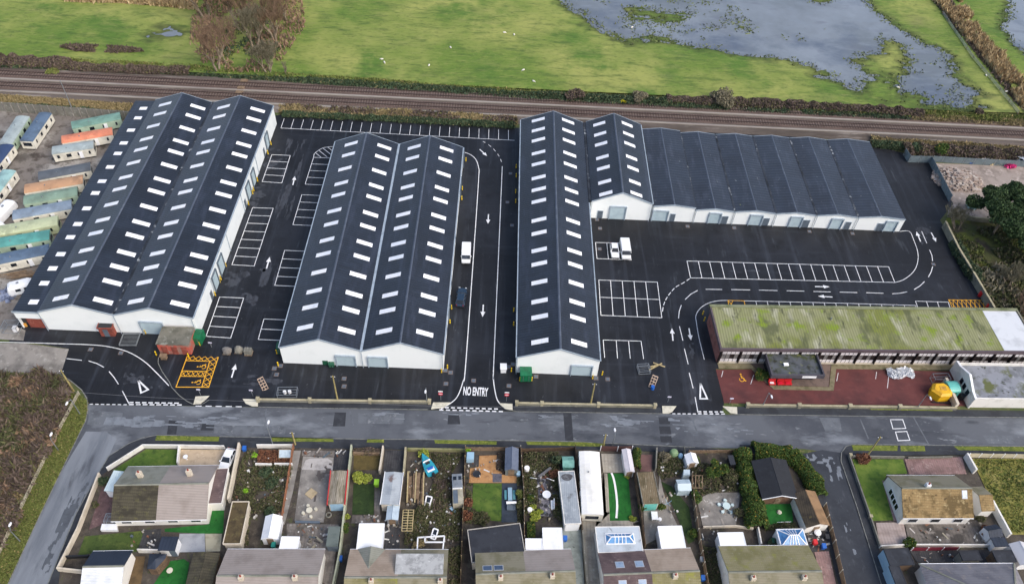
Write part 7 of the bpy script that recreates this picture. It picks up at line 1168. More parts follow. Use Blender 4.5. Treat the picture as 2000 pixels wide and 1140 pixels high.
for b, h, lb, lean in (((392, 771), 1.9, 'low lilac-tinted sign post beside the yellow disabled bays', 0), ((494, 773), 2.0, 'small pale sign post at the end of the kerb apron left of the low wall', 0), ((413.7, 678), 1.6, 'thin sign post at the corner of the lowest left parking bays', 0), ((1304, 785), 1.9, 'small sign post left of the give way triangle at the office entrance', 0), ((1424.7, 788), 1.9, 'small sign post right of the give way triangle at the office entrance', 0)):
    B = G(*b); t = root('road_sign', lb, 'road sign', B, 'small sign posts'); obj('post', MB().tube([B, B+Vector((0, 0, h))], .045, 8), GALV, t); obj('sign_plate', MB().box(B.x-.33, B.x+.33, B.y-.09, B.y-.05, h-.35, h), M('lilac_sign', (206, 204, 222), [], .5), t)
# bollards: one built, the rest copied
proto = root('bollard', '', 'bollard', (0, 0, 0), 'yellow safety bollards'); obj('post', MB().cyl((0, 0), .11, 0, 1.05, 10), YELLOW, proto); obj('cap', MB().cyl((0, 0), .11, 1.05, 1.13, 10, .06), YELLOW, proto); obj('band', MB().cyl((0, 0), .116, .7, .8, 10), BLACKR, proto)
ORD = ['nearest the railway', 'second from the railway', 'third from the railway', 'fourth from the railway', 'fifth from the railway', 'sixth from the railway', 'seventh from the railway', 'eighth from the railway', 'ninth from the railway', 'tenth from the railway']
rows_ = [('along the right wall of the leftmost warehouse', [(529.7, 283), (523.7, 301), (503.4, 354), (496, 373), (494, 379), (486, 400), (441.7, 520), (432, 546), (430, 551), (421, 577)]), ('along the right wall of the twin-gabled warehouse', [(910, 315), (903, 371), (902, 390), (882, 603), (879, 631), (874, 719)]), ('along the left wall of the narrow warehouse', [(1008, 328), (1008, 346), (1007, 377), (1007, 396), (1003.4, 608), (1003, 635), (998.6, 725)])]
bl = [(p, 'yellow safety bollard %s, %s' % (nm, ORD[i])) for nm, ps in rows_ for i, p in enumerate(ps)]
bl += [((397, 657), 'yellow bollard at the front right corner of the leftmost warehouse'), ((391, 674), 'yellow bollard at the corner of the dark green container'), ((369, 697), 'yellow bollard at the top left corner of the yellow hatched bays'), ((305.6, 693), 'yellow bollard beside the brown box of the brick substation'), ((285, 651), 'yellow bollard left of the white roller door on the leftmost warehouse front'), ((541, 690), 'yellow bollard beside the green locker'), ((543.6, 714), 'yellow bollard at the front left corner of the twin-gabled warehouse'), ((862.5, 727), 'yellow bollard at the front right corner of the twin-gabled warehouse'), ((1015, 743), 'yellow post at the left front corner of the green steel box'), ((1038.5, 743), 'yellow post at the right front corner of the green steel box'), ((1157, 739), 'yellow bollard in front of the roller door of the narrow warehouse'), ((1175.8, 732), 'yellow bollard at the front right corner of the narrow warehouse'), ((1372, 614), 'yellow bollard beside the office left end wall, the one nearer the railway'), ((1375, 626), 'yellow bollard beside the office left end wall, the one nearer the road')]
for i, (p, lb) in enumerate(bl):
    o = proto if i == 0 else dup(proto); o.location = G(*p, .02); o['label'] = lb
for p, lb, s in (((1913, 578), 'red plastic barrel against the diagonal block wall, the one further up', .8), ((1930, 601), 'red plastic barrel at the foot of the diagonal block wall by the office roof', 1)):
    B = G(*p); t = root('barrel', lb, 'barrel', B); obj('body', MB().loft([[(B.x+r*s*math.cos(a), B.y+r*s*math.sin(a), z) for a in [k*.5236 for k in range(12)]] for r, z in ((.5, .03), (.58, .6), (.5, 1.15))]), RED, t); obj('lid', MB().cyl(B[:2], .52*s, 1.15, 1.2, 12), RED, t)
pm = root('manhole_cover', 'small square metal manhole cover set in the black yard tarmac', 'manhole cover', (0, 0, .02), 'manhole covers'); obj('frame', MB().box(-.42, .42, -.42, .42, .02, .045), M('pinkish_surround', (116, 102, 96), [((88, 78, 74), 1.5, .5, .66)], .9), pm); obj('cover', MB().box(-.3, .3, -.3, .3, .045, .055), GREYDOOR, pm)
for i, p in enumerate([(880, 727), (870, 723), (672, 739), (672, 754), (925, 743), (871, 749), (993, 716), (994, 753), (1002, 711), (1047, 735), (1164, 738), (1187, 740), (1166, 429), (1172, 446), (1343, 442), (1434, 445), (1581, 452), (1665, 456), (1000, 440), (997, 339), (991, 395), (536, 719), (548, 714), (540, 731), (177, 682), (236, 689), (1171, 486), (1823, 516)]):
    o = pm if i == 0 else dup(pm); o.location = G(*p, .02)
# overhead cable above the front of the yard
a, b, c = G(117, 724, 0), G(648, 734, 0), G(1163, 749, 0)
pts = []
for A_, B_ in (((145, 765), (660, 784)), ((660, 784), (1153, 791))):
    A, B = G(*A_, 7.3), G(*B_, 7.3); pts += [A.lerp(B, k/10)-Vector((0, 0, .9*4*(k/10)*(1-k/10))) for k in range(10)]
tag(obj('overhead_cable', MB().tube(pts+[G(1153, 791, 7.3)], .022, 4), M('cable_grey', (120, 122, 126), [], .6)), 'thin overhead cable slung between the wooden poles along the front of the yard', 'cable')
# sheep
sp = root('sheep', '', 'sheep', (0, 0, 0), 'sheep grazing in the field'); m = MB(); m.loft([[(x, .34*s*math.cos(a), .62+.3*s*math.sin(a)) for a in [k*.785 for k in range(8)]] for x, s in ((-.62, .3), (-.5, .8), (-.15, 1), (.25, 1), (.5, .75), (.6, .35))]); m.smooth = True
b = obj('body', m, SHEEPW, sp); obj('head', MB().loft([[(x, .13*s*math.cos(a), z+.15*s*math.sin(a)) for a in [k*1.047 for k in range(6)]] for x, s, z in ((.5, 1.1, .72), (.7, 1, .6), (.9, .65, .44), (.96, .3, .4))]), SHEEPW, sp)
for x in (-.42, .36):
    for y in (-.17, .17): obj('leg', MB().tube([(x, y, .48), (x+.02, y, .25), (x, y, 0)], .07, 6, .045), DARKM, sp)
for i, (p, lb) in enumerate((((985, 66), 'white sheep furthest back in the field, left of a close pair'), ((1004, 70), 'white sheep beside another near the field centre'), ((1022, 139), 'white sheep standing alone midway down the green field'), ((1042, 161), 'white sheep nearest the railway in the green field'), ((838, 130), 'white sheep left of centre in the green field'), ((746, 118), 'leftmost white sheep above the dark hedge'), ((751, 124), 'white sheep just below the leftmost one'), ((1234, 56), 'white animal standing in the shallow flood water'), ((1753, 173), 'white animal at the edge of the small grass island'), ((1925, 149), 'white sheep on the grass beside the wire fence'), ((1964, 181), 'white sheep at the fence near the lower end of the ditch'), ((880, 95), 'small white sheep in the upper middle of the field'))):
    o = sp if i == 0 else dup(sp); o.scale = (.65, .65, .65); q = G(*p, .42); o.location = q; o.rotation_euler.z = i*1.9; o['label'] = lb
# ================================================================ RUBBLE GROUND AND WILD PLOT
struct('rubble_ground', MB().sheet(XY([(1854, 396), (1816, 318), (2000, 326), (2200, 340), (2240, 470), (1960, 440), (1850, 424)]), -.01), PINKDIRT)
struct('wild_plot', MB().sheet(XY([(1840, 440), (1850, 425), (1960, 441), (2240, 471), (2340, 620), (2060, 640), (1990, 690), (1936, 614)]), -.012), M('mossy_ground', (84, 88, 50), [((112, 120, 46), .14, .48, .6), ((84, 72, 62), .2, .5, .64), ((56, 56, 38), .6, .52, .68)], .95, (3, .8)))
c = G(1870, 352); m = MB(); gx_ = np.linspace(-6.5, 6.5, 40); V = []; 
for j, yy in enumerate(np.linspace(-4.5, 4.5, 30)):
    for i, xx in enumerate(gx_):
        r_ = math.hypot(xx/6.5, yy/4.5); hh = max(0, 1-r_**1.6)*1.5; hh *= 1+.5*mnoise.noise(Vector((xx*.7, yy*.7, 3))); V.append((c.x+xx, c.y+yy, -.05+hh+(.25*mnoise.noise(Vector((xx*2.3, yy*2.3, 1))) if r_ < .95 else -.1)))
m.add(V, [(j*40+i, j*40+i+1, (j+1)*40+i+1, (j+1)*40+i) for j in range(29) for i in range(39)]); t = obj('rubble_heap', m, RUBBLE); tag(t, 'heap of pale broken rubble on the pink bare ground behind the yard', 'rubble heap')
rg = random.Random(9); m = MB()
for k in range(320):
    a = rg.random()*6.28; d = rg.random()**.6; x_, y_ = c.x+6.3*d*math.cos(a), c.y+4.4*d*math.sin(a); s = .12+.3*rg.random(); z_ = max(0, 1-d**1.6)*1.4; m.box(x_-s, x_+s*rg.random()+.1, y_-s*.8, y_+s*.6, z_, z_+s*1.1)
tag(obj('loose_rubble', m, RUBBLE), kind='stuff')
for px_, mt, lb, s in (((1972, 326), MAGENTA, 'bright magenta tarpaulin bundle at the edge of the rubble ground', 1.1), ((1943, 318), M('cream_board', (206, 190, 150), [], .8), 'tilted cream board on dark junk at the back of the rubble ground', 1.4), ((1896, 318), BLUEBIN, 'small blue tarpaulin behind the rubble heap', .7), ((1924, 315), WHITEP, 'white junk heap behind the rubble heap', .9), ((1898, 406), M('pale_teal_tarp', (150, 176, 176), [], .7), 'pale teal crumpled sheet on the pink bare ground', 1.1), ((1955, 409), M('cream_tarp', (206, 200, 184), [], .7), 'cream sheeting half under the pine tree', 1.5)):
    q = G(*px_); P = np.array([q[:]])+RNG.normal(size=(120, 3))*[s*.5, s*.35, .12]+[0, 0, .35]; tag(npmesh('junk_heap', *cards(P, .6*s, 1.2, .1), mt), lb, 'junk')
# ================================================================ TREES, HEDGES AND UNDERGROWTH
def bare_tree(name, label, px, h, spread, seed, mat=TWIG, lean=(0, 0), z0=.35, stems=1, twigr=.035, depth=6, group=None, dens=1.0):
    c = G(*px, z0) if not isinstance(px, Vector) else px; t = root(name, label, 'tree', c, group); rg = random.Random(seed); tr = MB(); br = MB()
    def grow(p, d, L, r, k):
        q = p+d*L; mid = p.lerp(q, .5)+Vector((rg.gauss(0, .04), rg.gauss(0, .04), 0))*L
        (tr if k < 2 else br).tube([p, mid, q] if k < 4 else [p, q], r, 6 if k < 2 else 3, r*.68)
        if k >= depth: return
        for i in range(rg.choice((2, 3, 3)) if 0 < k < 5 else 3 if k else 4):
            a = rg.random()*6.28; s = spread*(.45+.55*rg.random()); n = Vector((math.cos(a), math.sin(a), .12)); dd = (d+n*s).normalized(); dd = (dd+Vector((0, 0, .3))).normalized(); grow(p.lerp(q, .55+.45*rg.random()), dd, L*(.64+.24*rg.random()), max(twigr*.7, r*.6), k+1)
    for s in range(stems):
        a = s*2.4+seed; grow(c+Vector((math.cos(a)*.5, math.sin(a)*.5, -.1)) if stems > 1 else c+Vector((0, 0, -.1)), Vector((lean[0]+.3*math.cos(a)*(stems > 1), lean[1]+.3*math.sin(a)*(stems > 1), 1)).normalized(), h*.3, h*.02+.05, 0)
    obj('trunk', tr, BARK, t); obj('crown', br, mat, t); return t
G_ = 'bare trees beyond the railway'
for px_, h, sp_, sd_, st_, mt, lb in (((425, 138), 15, .75, 11, 2, TWIG, 'tall bare brown tree at the left of the clump beyond the foot crossing'), ((536, 78), 15, .8, 12, 3, TWIG, 'broad bare russet tree at the top right of the clump beyond the railway'), ((470, 60), 16, .75, 13, 2, TWIG, 'bare brown tree at the top middle of the clump, cut by the top edge'), ((524, 142), 9, .7, 14, 3, TWIGG, 'low grey-green multi-stemmed bare tree right of the foot crossing'), ((560, 40), 14, .75, 15, 2, TWIG, 'bare tree at the far right of the clump against the pale grass'), ((405, 40), 14, .8, 16, 2, TWIG, 'bare brown tree at the top left of the clump by the reeds'), ((500, 95), 13, .7, 17, 2, TWIGG, 'greyish bare tree in the middle of the clump'), ((556, 145), 4, .5, 18, 2, TWIGG, 'small thin dark sapling right of the tree clump'), ((450, 10), 15, .8, 21, 2, TWIG, 'bare tree furthest back in the clump at the top edge')): bare_tree('bare_tree', lb, px_, h, sp_, sd_, mt, stems=st_, group=G_, depth=7 if h > 8 else 4, twigr=.03)
t = bare_tree('dead_tree', 'pale dead trunk leaning at the left foot of the tree clump', (444, 128), 8, .3, 31, BARK, (-.25, 0), depth=2)
bare_tree('bare_tree', 'grey leafless willow leaning over the end of the diagonal block wall', (1868, 446), 6.5, 1.0, 41, TWIGG, (-.35, .1), 0, 3, .03, 6); bare_tree('bare_tree', 'leafless grey shrub tree in the lower part of the wild plot', (1965, 560), 6, .9, 42, TWIGG, (0, 0), 0, 3, .03, 6); bare_tree('bare_tree', 'leafless brown tree at the right edge of the wild plot', (1990, 620), 6, .9, 43, TWIG, (0, 0), 0, 3, .03, 6)
def leafy(name, label, px, h, R, mat, n, size, seed, clumps, z0=0, trunk_h=.4, cat='tree'):
    c = G(*px, z0); t = root(name, label, cat, c); rg = random.Random(seed); tr = MB(); tr.tube([c-Vector((0, 0, .1)), c+Vector((.1, 0, h*trunk_h)), c+Vector((.2, .1, h*.8))], .3, 8, .1); P = []
    for k in range(clumps):
        a = rg.random()*6.28; d = R*(.25+.7*rg.random()); q = c+Vector((d*math.cos(a), d*math.sin(a), h*(.56+.36*rg.random()*(1-.6*d/R)))); tr.tube([c+Vector((.1, 0, h*(.3+.25*rg.random()))), c.lerp(q, .6)+Vector((0, 0, h*.12)), q], .11, 5, .03); r_ = R*(.26+.2*rg.random()); P.append(blob(q, (r_, r_, r_*.62), n//clumps, 7, seed*50+k))
    obj('trunk', tr, BARK, t); V, Fq = cards(np.concatenate(P), size, 1.6); npmesh('crown', V, Fq, mat, t); return t
leafy('pine_tree', 'large dark green pine tree at the right edge beyond the diagonal wall', (1938, 458), 11.5, 7.2, PINE, 80000, .3, 3, 44)
leafy('pine_tree', 'second dark pine mass cut by the right edge, below the large pine', (1998, 500), 9.0, 5.8, PINE, 44000, .3, 5, 28)
leafy('garden_tree', 'big rounded dark green bush by the pergola in the star-table garden', (1393, 932), 3.0, 1.9, HEDGE, 7000, .22, 8, 10, .05, .25, 'bush')
def hedge(label, px, h, w_, mat, n, size=.24, z0=.05, seed=0, name='hedge', rough=.5, cat='hedge', group=None):
    P = [G(u, v, 0) for u, v in px]; c = sum(P, Vector())/len(P); t = root(name, label, cat, (c.x, c.y, z0), group); rg = np.random.default_rng(seed+90); L = [(b-a).length for a, b in zip(P, P[1:])]; pts = []
    for a, b, l in zip(P, P[1:], L):
        k = int(n*l/sum(L)); s = rg.uniform(0, 1, k); th = rg.uniform(0, math.pi, k); rr = rg.uniform(.55, 1, k)**.5; d = (b-a).normalized(); nn = np.array([-d.y, d.x, 0]); base = np.array(a)+np.outer(s, np.array(b-a)); lf = 1+rough*.5*vnoise(base[:, 0]+7*seed, base[:, 1], 1.6, seed+2)
        pts.append(base+np.outer(np.cos(th)*rr*w_*.6*lf, nn)+np.column_stack([np.zeros(k), np.zeros(k), z0+np.sin(th)**.6*rr*h*lf]))
    V, Fq = cards(np.concatenate(pts), size, 1.3); npmesh('foliage', V, Fq, mat, t); m = MB()
    for a, b, l in zip(P, P[1:], L):
        for i in range(max(1, int(l/1.2))): q = a.lerp(b, (i+.5)/max(1, int(l/1.2))); m.tube([q+Vector((0, 0, z0-.05)), q+Vector((.05, .05, h*.6))], .05, 4, .02)
    obj('stem', m, BARK, t); return t
hedge('tall yellow-green conifer hedge between the star-table garden and the chalet garden', [(1447, 886), (1455, 930), (1468, 990), (1477, 1036)], 2.3, 2.6, HEDGE, 15000, .22, seed=1)
hedge('thick evergreen hedge curving round the chalet at the street corner', [(1468, 886), (1503, 886), (1541, 892), (1565, 914), (1586, 946), (1600, 972)], 2.2, 2.6, HEDGE, 17000, .22, seed=2)
hedge('narrow clipped green hedge by the roadside right of the lilac plastic shed', [(1243, 882), (1243, 918)], 1.4, 1.0, HEDGE, 2600, .18, seed=3); hedge('brown clipped hedge along the road before the dark square lawn', [(692, 883), (745, 884)], 1.0, 1.1, BRAMBLE, 3200, .2, seed=4); hedge('clipped square green hedge block in the stepping-stone garden', [(1029, 1038), (1044, 1038)], 1.4, 2.4, HEDGE, 2600, .18, seed=5)
hedge('dense dark green hedge between the yard and the railway behind the twin-gabled warehouse', [(552, 224), (700, 231), (860, 239), (1006, 247)], .9, 1.8, IVY, 12000, .3, 0, 6); hedge('dark green ivy hedge behind the low units at the back right corner', [(1700, 284), (1764, 291)], 1.6, 1.6, IVY, 3000, .3, 0, 7)
hedge('low dark hedge line on the field side of the railway, right of the tree clump', [(600, 158), (760, 168), (900, 178), (1050, 188)], .9, 1.5, IVY, 9000, .34, .1, 8); hedge('long brown leafless hedge beside the railway, below the flood', [(1300, 199), (1420, 205), (1560, 211), (1700, 219), (1800, 227)], 1.8, 2.6, BRAMBLE, 20000, .34, .1, 9); hedge('dark brown and green bramble hedge beyond the tracks, centre right', [(1050, 190), (1150, 194), (1310, 202)], 1.4, 2.2, IVY, 8000, .32, .1, 10)
hedge('dark leafless bushes at the far left beyond the railway', [(-60, 122), (60, 128), (140, 132)], 2.4, 3.0, BRAMBLE, 12000, .34, .1, 11); hedge('brown hedge strip beyond the railway left of the foot crossing', [(140, 134), (260, 140), (372, 142)], 1.5, 2.4, BRAMBLE, 9000, .32, .1, 12); scrub('low_thicket', XY([(120, 97), (190, 93), (250, 97), (282, 105), (230, 108), (150, 104)]), 3600, .1, 1.1, .4, 3, BRAMBLE, 61, .4, 4, .5, .3); hedge('dark scrub row along the fence behind the rubble ground', [(1760, 296), (1850, 300), (2000, 309), (2140, 318)], 2.2, 3.4, BRAMBLE, 14000, .32, 0, 14)
hedge('ivy growth along the inside foot of the diagonal block wall', [(1862, 478), (1884, 520), (1912, 556)], 1.9, 2.4, IVY, 7000, .26, 0, 15)
for px_, r_, h_, mt, lb, sd_ in (((1412, 192), 3.4, 4.2, TWIGG, 'tall pale leafless bush standing above the long brown hedge', 1), ((1250, 190), 2.0, 2.8, TWIGG, 'rounded pale grey bush beyond the railway, centre right', 2), ((1128, 189), 2.6, 2.8, BRAMBLE, 'dark brown bush beyond the railway above the workshop roof', 3), ((1219, 197), .9, 1.0, YFLOWER, 'small bright yellow gorse bush beside the railway', 4), ((1840, 292), 1.8, 3.0, HEDGE, 'tall green bush between the railway and the steel fence', 5), ((1790, 290), 1.8, 2.4, IVY, 'dark green bush at the corner of the steel fence by the railway', 6), ((1912, 218), 1.2, 1.8, BRAMBLE, 'small dark bush at the lower edge of the flood water', 7), ((102, 140), 1.6, .9, OLIVEGR, 'yellow-green gorse clump at the far left beyond the railway', 8)): shrub('bush', lb, px_, r_, h_, mt, 2600, .3, sd_, 'bush', None, .1)
for px_, r_, h_, mt, lb, sd_ in (((700, 931), 1.1, 1.7, GOLD, 'golden feathery shrub above the dark square lawn', 1), ((718, 935), .8, 1.0, GOLD, 'small golden shrub right of the feathery one', 2), ((677, 1011), .6, .9, GOLD, 'bright yellow-green round bush beside the cream wall', 3), ((676, 1030), .7, 1.6, HEDGE, 'dark green clipped bush below the bright yellow-green one', 4), ((520, 922), 1.1, 1.2, IVY, 'dark green bush in the upper vegetable plot', 5), ((530, 944), 1.2, .9, IVY, 'dark green mesh-covered mound in the vegetable plot', 6), ((480, 958), .5, .6, LIME, 'bright lime tuft at the left of the vegetable plot', 7), ((497, 889), .5, .5, LIME, 'bright lime tuft near the raised bed', 8), ((526, 998), .8, 1.1, IVY, 'dark bush behind the white gabled shed', 9), ((820, 1000), 1.3, 1.6, GARDENL, 'overgrown green bush below the plank stack', 10), ((829, 886), 1.0, 1.1, GOLD, 'pale olive bush by the boat bow at the roadside', 11), ((914, 878), .5, .8, LIME, 'bright lime shrub at the roadside corner of the deck garden', 12), ((912, 983), .9, 1.2, REDLEAF, 'pinkish heather bush left of the deck garden lawn', 13), ((912, 1006), .9, 1.0, REDLEAF, 'reddish-brown bush at the lower left of the deck garden', 14), ((944, 1010), 1.1, .9, GARDENL, 'mixed shrub at the bottom of the deck garden lawn', 15), ((1014, 965), .8, 1.3, OLIVEGR, 'olive shrub by the fence beside the dark deck', 16), ((1016, 985), .8, 1.2, GARDENL, 'brown-green shrub by the fence below the olive one', 17), ((1045, 1008), .9, 1.1, GOLD, 'golden shrub above the clipped hedge block', 18), ((1040, 992), .6, .8, GOLD, 'small lime ball bush left of the stepping-stone path', 19), ((1054, 1000), .5, .7, GOLD, 'small golden ball bush right of the white tub', 20), ((1036, 971), .6, .8, HEDGE, 'green ball bush midway down the stepping-stone garden', 21), ((1088, 898), .9, 2.4, IVY, 'dark column bush left of the turquoise greenhouse', 22), ((1082, 924), .9, 1.0, REDLEAF, 'reddish bush in the middle right of the stepping-stone garden', 23), ((1226, 929), .5, .6, GOLD, 'yellow shrub at the top right of the artificial lawn', 24), ((1236, 1012), .5, .6, GOLD, 'yellow shrub at the lower right of the artificial lawn', 25), ((1257, 990), .8, 1.2, HEDGE, 'green bush left below the teal garage door', 26), ((1291, 990), .7, 1.3, HEDGE, 'green upright bush right of the teal garage door', 27), ((1300, 892), 1.0, 1.3, TWIGG, 'pale twiggy bush left of the compost bin', 28), ((1355, 898), 1.0, 1.4, HEDGE, 'bright green climber on the white plastic shed', 29), ((1357, 966), 1.2, 1.6, HEDGE, 'dark green bush below the timber pergola', 30), ((1354, 1042), .8, 1.1, HEDGE, 'round green bush beside the tan-roofed house gable', 31), ((1446, 1000), 1.0, 1.3, GARDENL, 'brown-green shrub right of the star-shaped table', 32), ((1430, 932), 1.5, 1.5, GARDENL, 'dull olive shrub between the big bush and tall hedge', 33), ((1774, 1058), 1.2, 1.5, HEDGE, 'bright green feathery bush at the lower edge of the stained patio', 34), ((1686, 895), 1.2, 1.3, REDLEAF, 'rusty brown shrub at the foot of the corner pole', 35), ((1925, 1036), .9, 1.4, REDLEAF, 'dark red shrub beside the slate-roofed shed', 36), ((1916, 1012), .8, .7, GARDENL, 'low weedy clump beside the ochre annex', 37), ((204, 937), .8, 1.2, IVY, 'dark bush inside the lane wall by the small conservatory', 38), ((186, 985), .5, .6, GARDENL, 'small shrub in the plum patio border', 39), ((1481, 938), .5, 1.6, BRAMBLE, 'thin bare bush left of the chalet', 40), ((1517, 744), 0.1, .1, HEDGE, '', 41), ((1487, 731), 1.4, 1.6, HEDGE, 'dark green bushes in the left bed of the office entrance', 42), ((1510, 1061), .9, 1.4, IVY, 'dark bush left of the blue glass conservatory', 43), ((820, 1064), 1.0, .9, DRYGRASS, 'straw-coloured weeds at the house wall below the lattice frame', 44)):
    if lb: shrub('shrub', lb, px_, r_, h_, mt, int(700+500*r_*h_), .2, sd_)
# masses nobody could count
tag(npmesh('sedge', *cards(sedge_at, .42, 2.4, .3), M('wet_sedge', (94, 106, 62), island=[((116, 126, 80), .3, .8), ((76, 82, 58), .6, .9)], rough=.9)), kind='stuff')
big = XY([(-140, 740), (0, 735), (112, 738), (140, 768), (110, 850), (58, 955), (-12, 1100), (-60, 1180), (-240, 1180)])
struct('thicket_ground', MB().sheet(big, -.02), M('thicket_soil', (92, 80, 62), [((66, 56, 48), .2, .45, .62), ((112, 108, 60), .12, .54, .66)], .95, (3, .8))); scrub('bramble_thicket', big, 60000, .2, 2.6, .34, 6, BRAMBLE, 3, 0, 4, .5, .34); scrub('bramble_thicket', big, 20000, .1, 1.8, .34, 5, GARDENL, 13, 0, 5, .5, .46); scrub('rough_grass', big, 26000, .05, .9, .3, 4, DRYGRASS, 23, 0, 9, 1, .42); scrub('rough_grass', big, 24000, .05, 1.1, .28, 3, OLIVEGR, 33, 0, 10, .8, .48)
rg = np.random.default_rng(8); A = np.array(big); S = rg.uniform(A.min(0), A.max(0), (400, 2)); S = S[inpoly(S, big)][:150]
for nm, mt, a, b in (('bramble_mounds', BRAMBLE, 0, 70), ('dry_mounds', TWIG, 70, 110), ('green_mounds', GARDENL, 110, 150)):
    V, Fq = cards(np.concatenate([blob((s[0], s[1], .6), (r_, r_, r_*.7), 420, 7, i+a) for i, (s, r_) in enumerate(zip(S[a:b], rg.uniform(1.0, 2.6, b-a)))]), .3, 4.5, .3); tag(npmesh(nm, V, Fq, mt), kind='stuff')
lane_v = XY([(112, 738), (150, 768), (170, 782), (171, 800), (166, 822), (116, 924), (74, 1011), (14, 1139), (-30, 1230), (-66, 1190), (-14, 1104), (56, 958), (110, 852), (142, 770)])
struct('lane_verge', MB().prism(lane_v, -.05, .05), M('lane_verge_soil', (98, 102, 46), [((70, 86, 34), .4, .46, .62), ((136, 124, 74), .8, .55, .7)], .95, (4, .8))); scrub('verge_grass', lane_v, 26000, .02, .18, .2, 2.2, OLIVEGR, 4, .05, 2, .6)
scrub('track_edge_grass', XY([(-140, 726), (0, 729), (116, 733), (112, 742), (0, 740), (-140, 742)]), 3500, .05, .5, .28, 2.5, OLIVEGR, 5, 0, 2, .7)
scrub('railway_bank_grass', XY([(-140, 178), (0, 186), (262, 205), (262, 224), (160, 216), (0, 204), (-140, 196)]), 13000, .02, .4, .32, 2.4, DRYGRASS, 6, 0, 4, .7); scrub('railway_bank_grass', XY([(-140, 194), (0, 203), (262, 222), (262, 232), (140, 224), (0, 212), (-140, 204)]), 6000, .1, 1.2, .36, 2, IVY, 7, 0, 3, .5)
scrub('railway_bank_grass', XY([(545, 206), (700, 213), (1010, 230), (1010, 244), (700, 229), (545, 222)]), 12000, .05, .9, .36, 2.4, DRYGRASS, 8, 0, 4, .6); scrub('railway_bank_grass', XY([(545, 206), (700, 213), (1010, 230), (1010, 244), (700, 229), (545, 222)]), 5000, .1, 1.1, .36, 2, BRAMBLE, 18, 0, 3, .4, .5)
scrub('railway_bank_grass', XY([(1700, 270), (1850, 279), (2000, 289), (2150, 299), (2150, 316), (2000, 306), (1850, 297), (1700, 284)]), 9000, .05, 1.0, .36, 2.4, DRYGRASS, 9, 0, 4, .6)
scrub('far_bank_grass', XY([(-140, 118), (0, 124), (370, 141), (600, 158), (1050, 190), (1300, 205), (1800, 232), (2000, 244), (2200, 256), (2200, 242), (2000, 230), (1800, 219), (1300, 196), (1050, 181), (600, 149), (370, 130), (0, 112), (-140, 106)]), 30000, .05, .9, .4, 2.6, OLIVEGR, 10, .1, 5, .7); scrub('far_bank_grass', XY([(1780, 226), (2000, 238), (2200, 252), (2200, 262), (2000, 249), (1780, 237)]), 8000, .05, .8, .4, 2.6, DRYGRASS, 11, .05, 4, .7); scrub('far_bank_grass', XY([(-140, 128), (370, 148), (600, 166), (1050, 197), (1300, 212), (1800, 238), (1800, 228), (1300, 202), (1050, 187), (600, 156), (370, 140), (-140, 118)]), 16000, .1, 1.0, .38, 2.2, IVY, 12, .05, 4, .5)
scrub('reed_bed', XY([(90, -30), (390, -30), (385, 24), (330, 18), (240, 10), (130, 8)]), 15000, .3, 1.9, .5, 5, REED, 14, .3, 6, 1.2); scrub('reed_bed', XY([(1812, -40), (1850, -40), (1912, 66), (1960, 120), (2005, 180), (2060, 250), (2040, 262), (1990, 212), (1944, 152), (1893, 92), (1832, 16), (1800, -10)]), 13000, .3, 1.7, .5, 5, REED, 15, .2, 4, 1.2, .36); scrub('reed_bed', XY([(1812, -40), (1832, -40), (1890, 66), (1940, 130), (2000, 212), (1990, 216), (1893, 96), (1826, 12)]), 3000, .2, 1.0, .5, 3, BRAMBLE, 16, .2, 3, .6)
scrub('clump_undergrowth', XY([(375, 40), (430, -20), (590, -20), (596, 60), (560, 110), (545, 150), (400, 142), (372, 100)]), 5000, .1, 1.4, .34, 5, TWIG, 17, .3, 6, .9, .4); scrub('clump_undergrowth', XY([(430, 60), (520, 40), (560, 90), (530, 120), (440, 120)]), 2000, .1, 1.4, .36, 1.6, IVY, 19, .3, 5, .4, .5)
scrub('wild_plot_growth', XY([(1846, 446), (1960, 446), (2240, 480), (2340, 620), (2060, 640), (1990, 690), (1940, 614), (1900, 545)]), 22000, .05, 1.3, .34, 2.6, GARDENL, 20, 0, 4, .4, .46); scrub('wild_plot_growth', XY([(1846, 446), (1960, 446), (2240, 480), (2340, 620), (2060, 640), (1990, 690), (1940, 614), (1900, 545)]), 16000, .05, .8, .34, 2.2, OLIVEGR, 21, 0, 6, .6, .44); scrub('wild_plot_growth', XY([(1900, 520), (1990, 520), (2300, 560), (2340, 640), (2060, 650), (1990, 690), (1940, 614)]), 9000, .2, 2.2, .32, 3.5, TWIGG, 22, 0, 4, .5, .4)
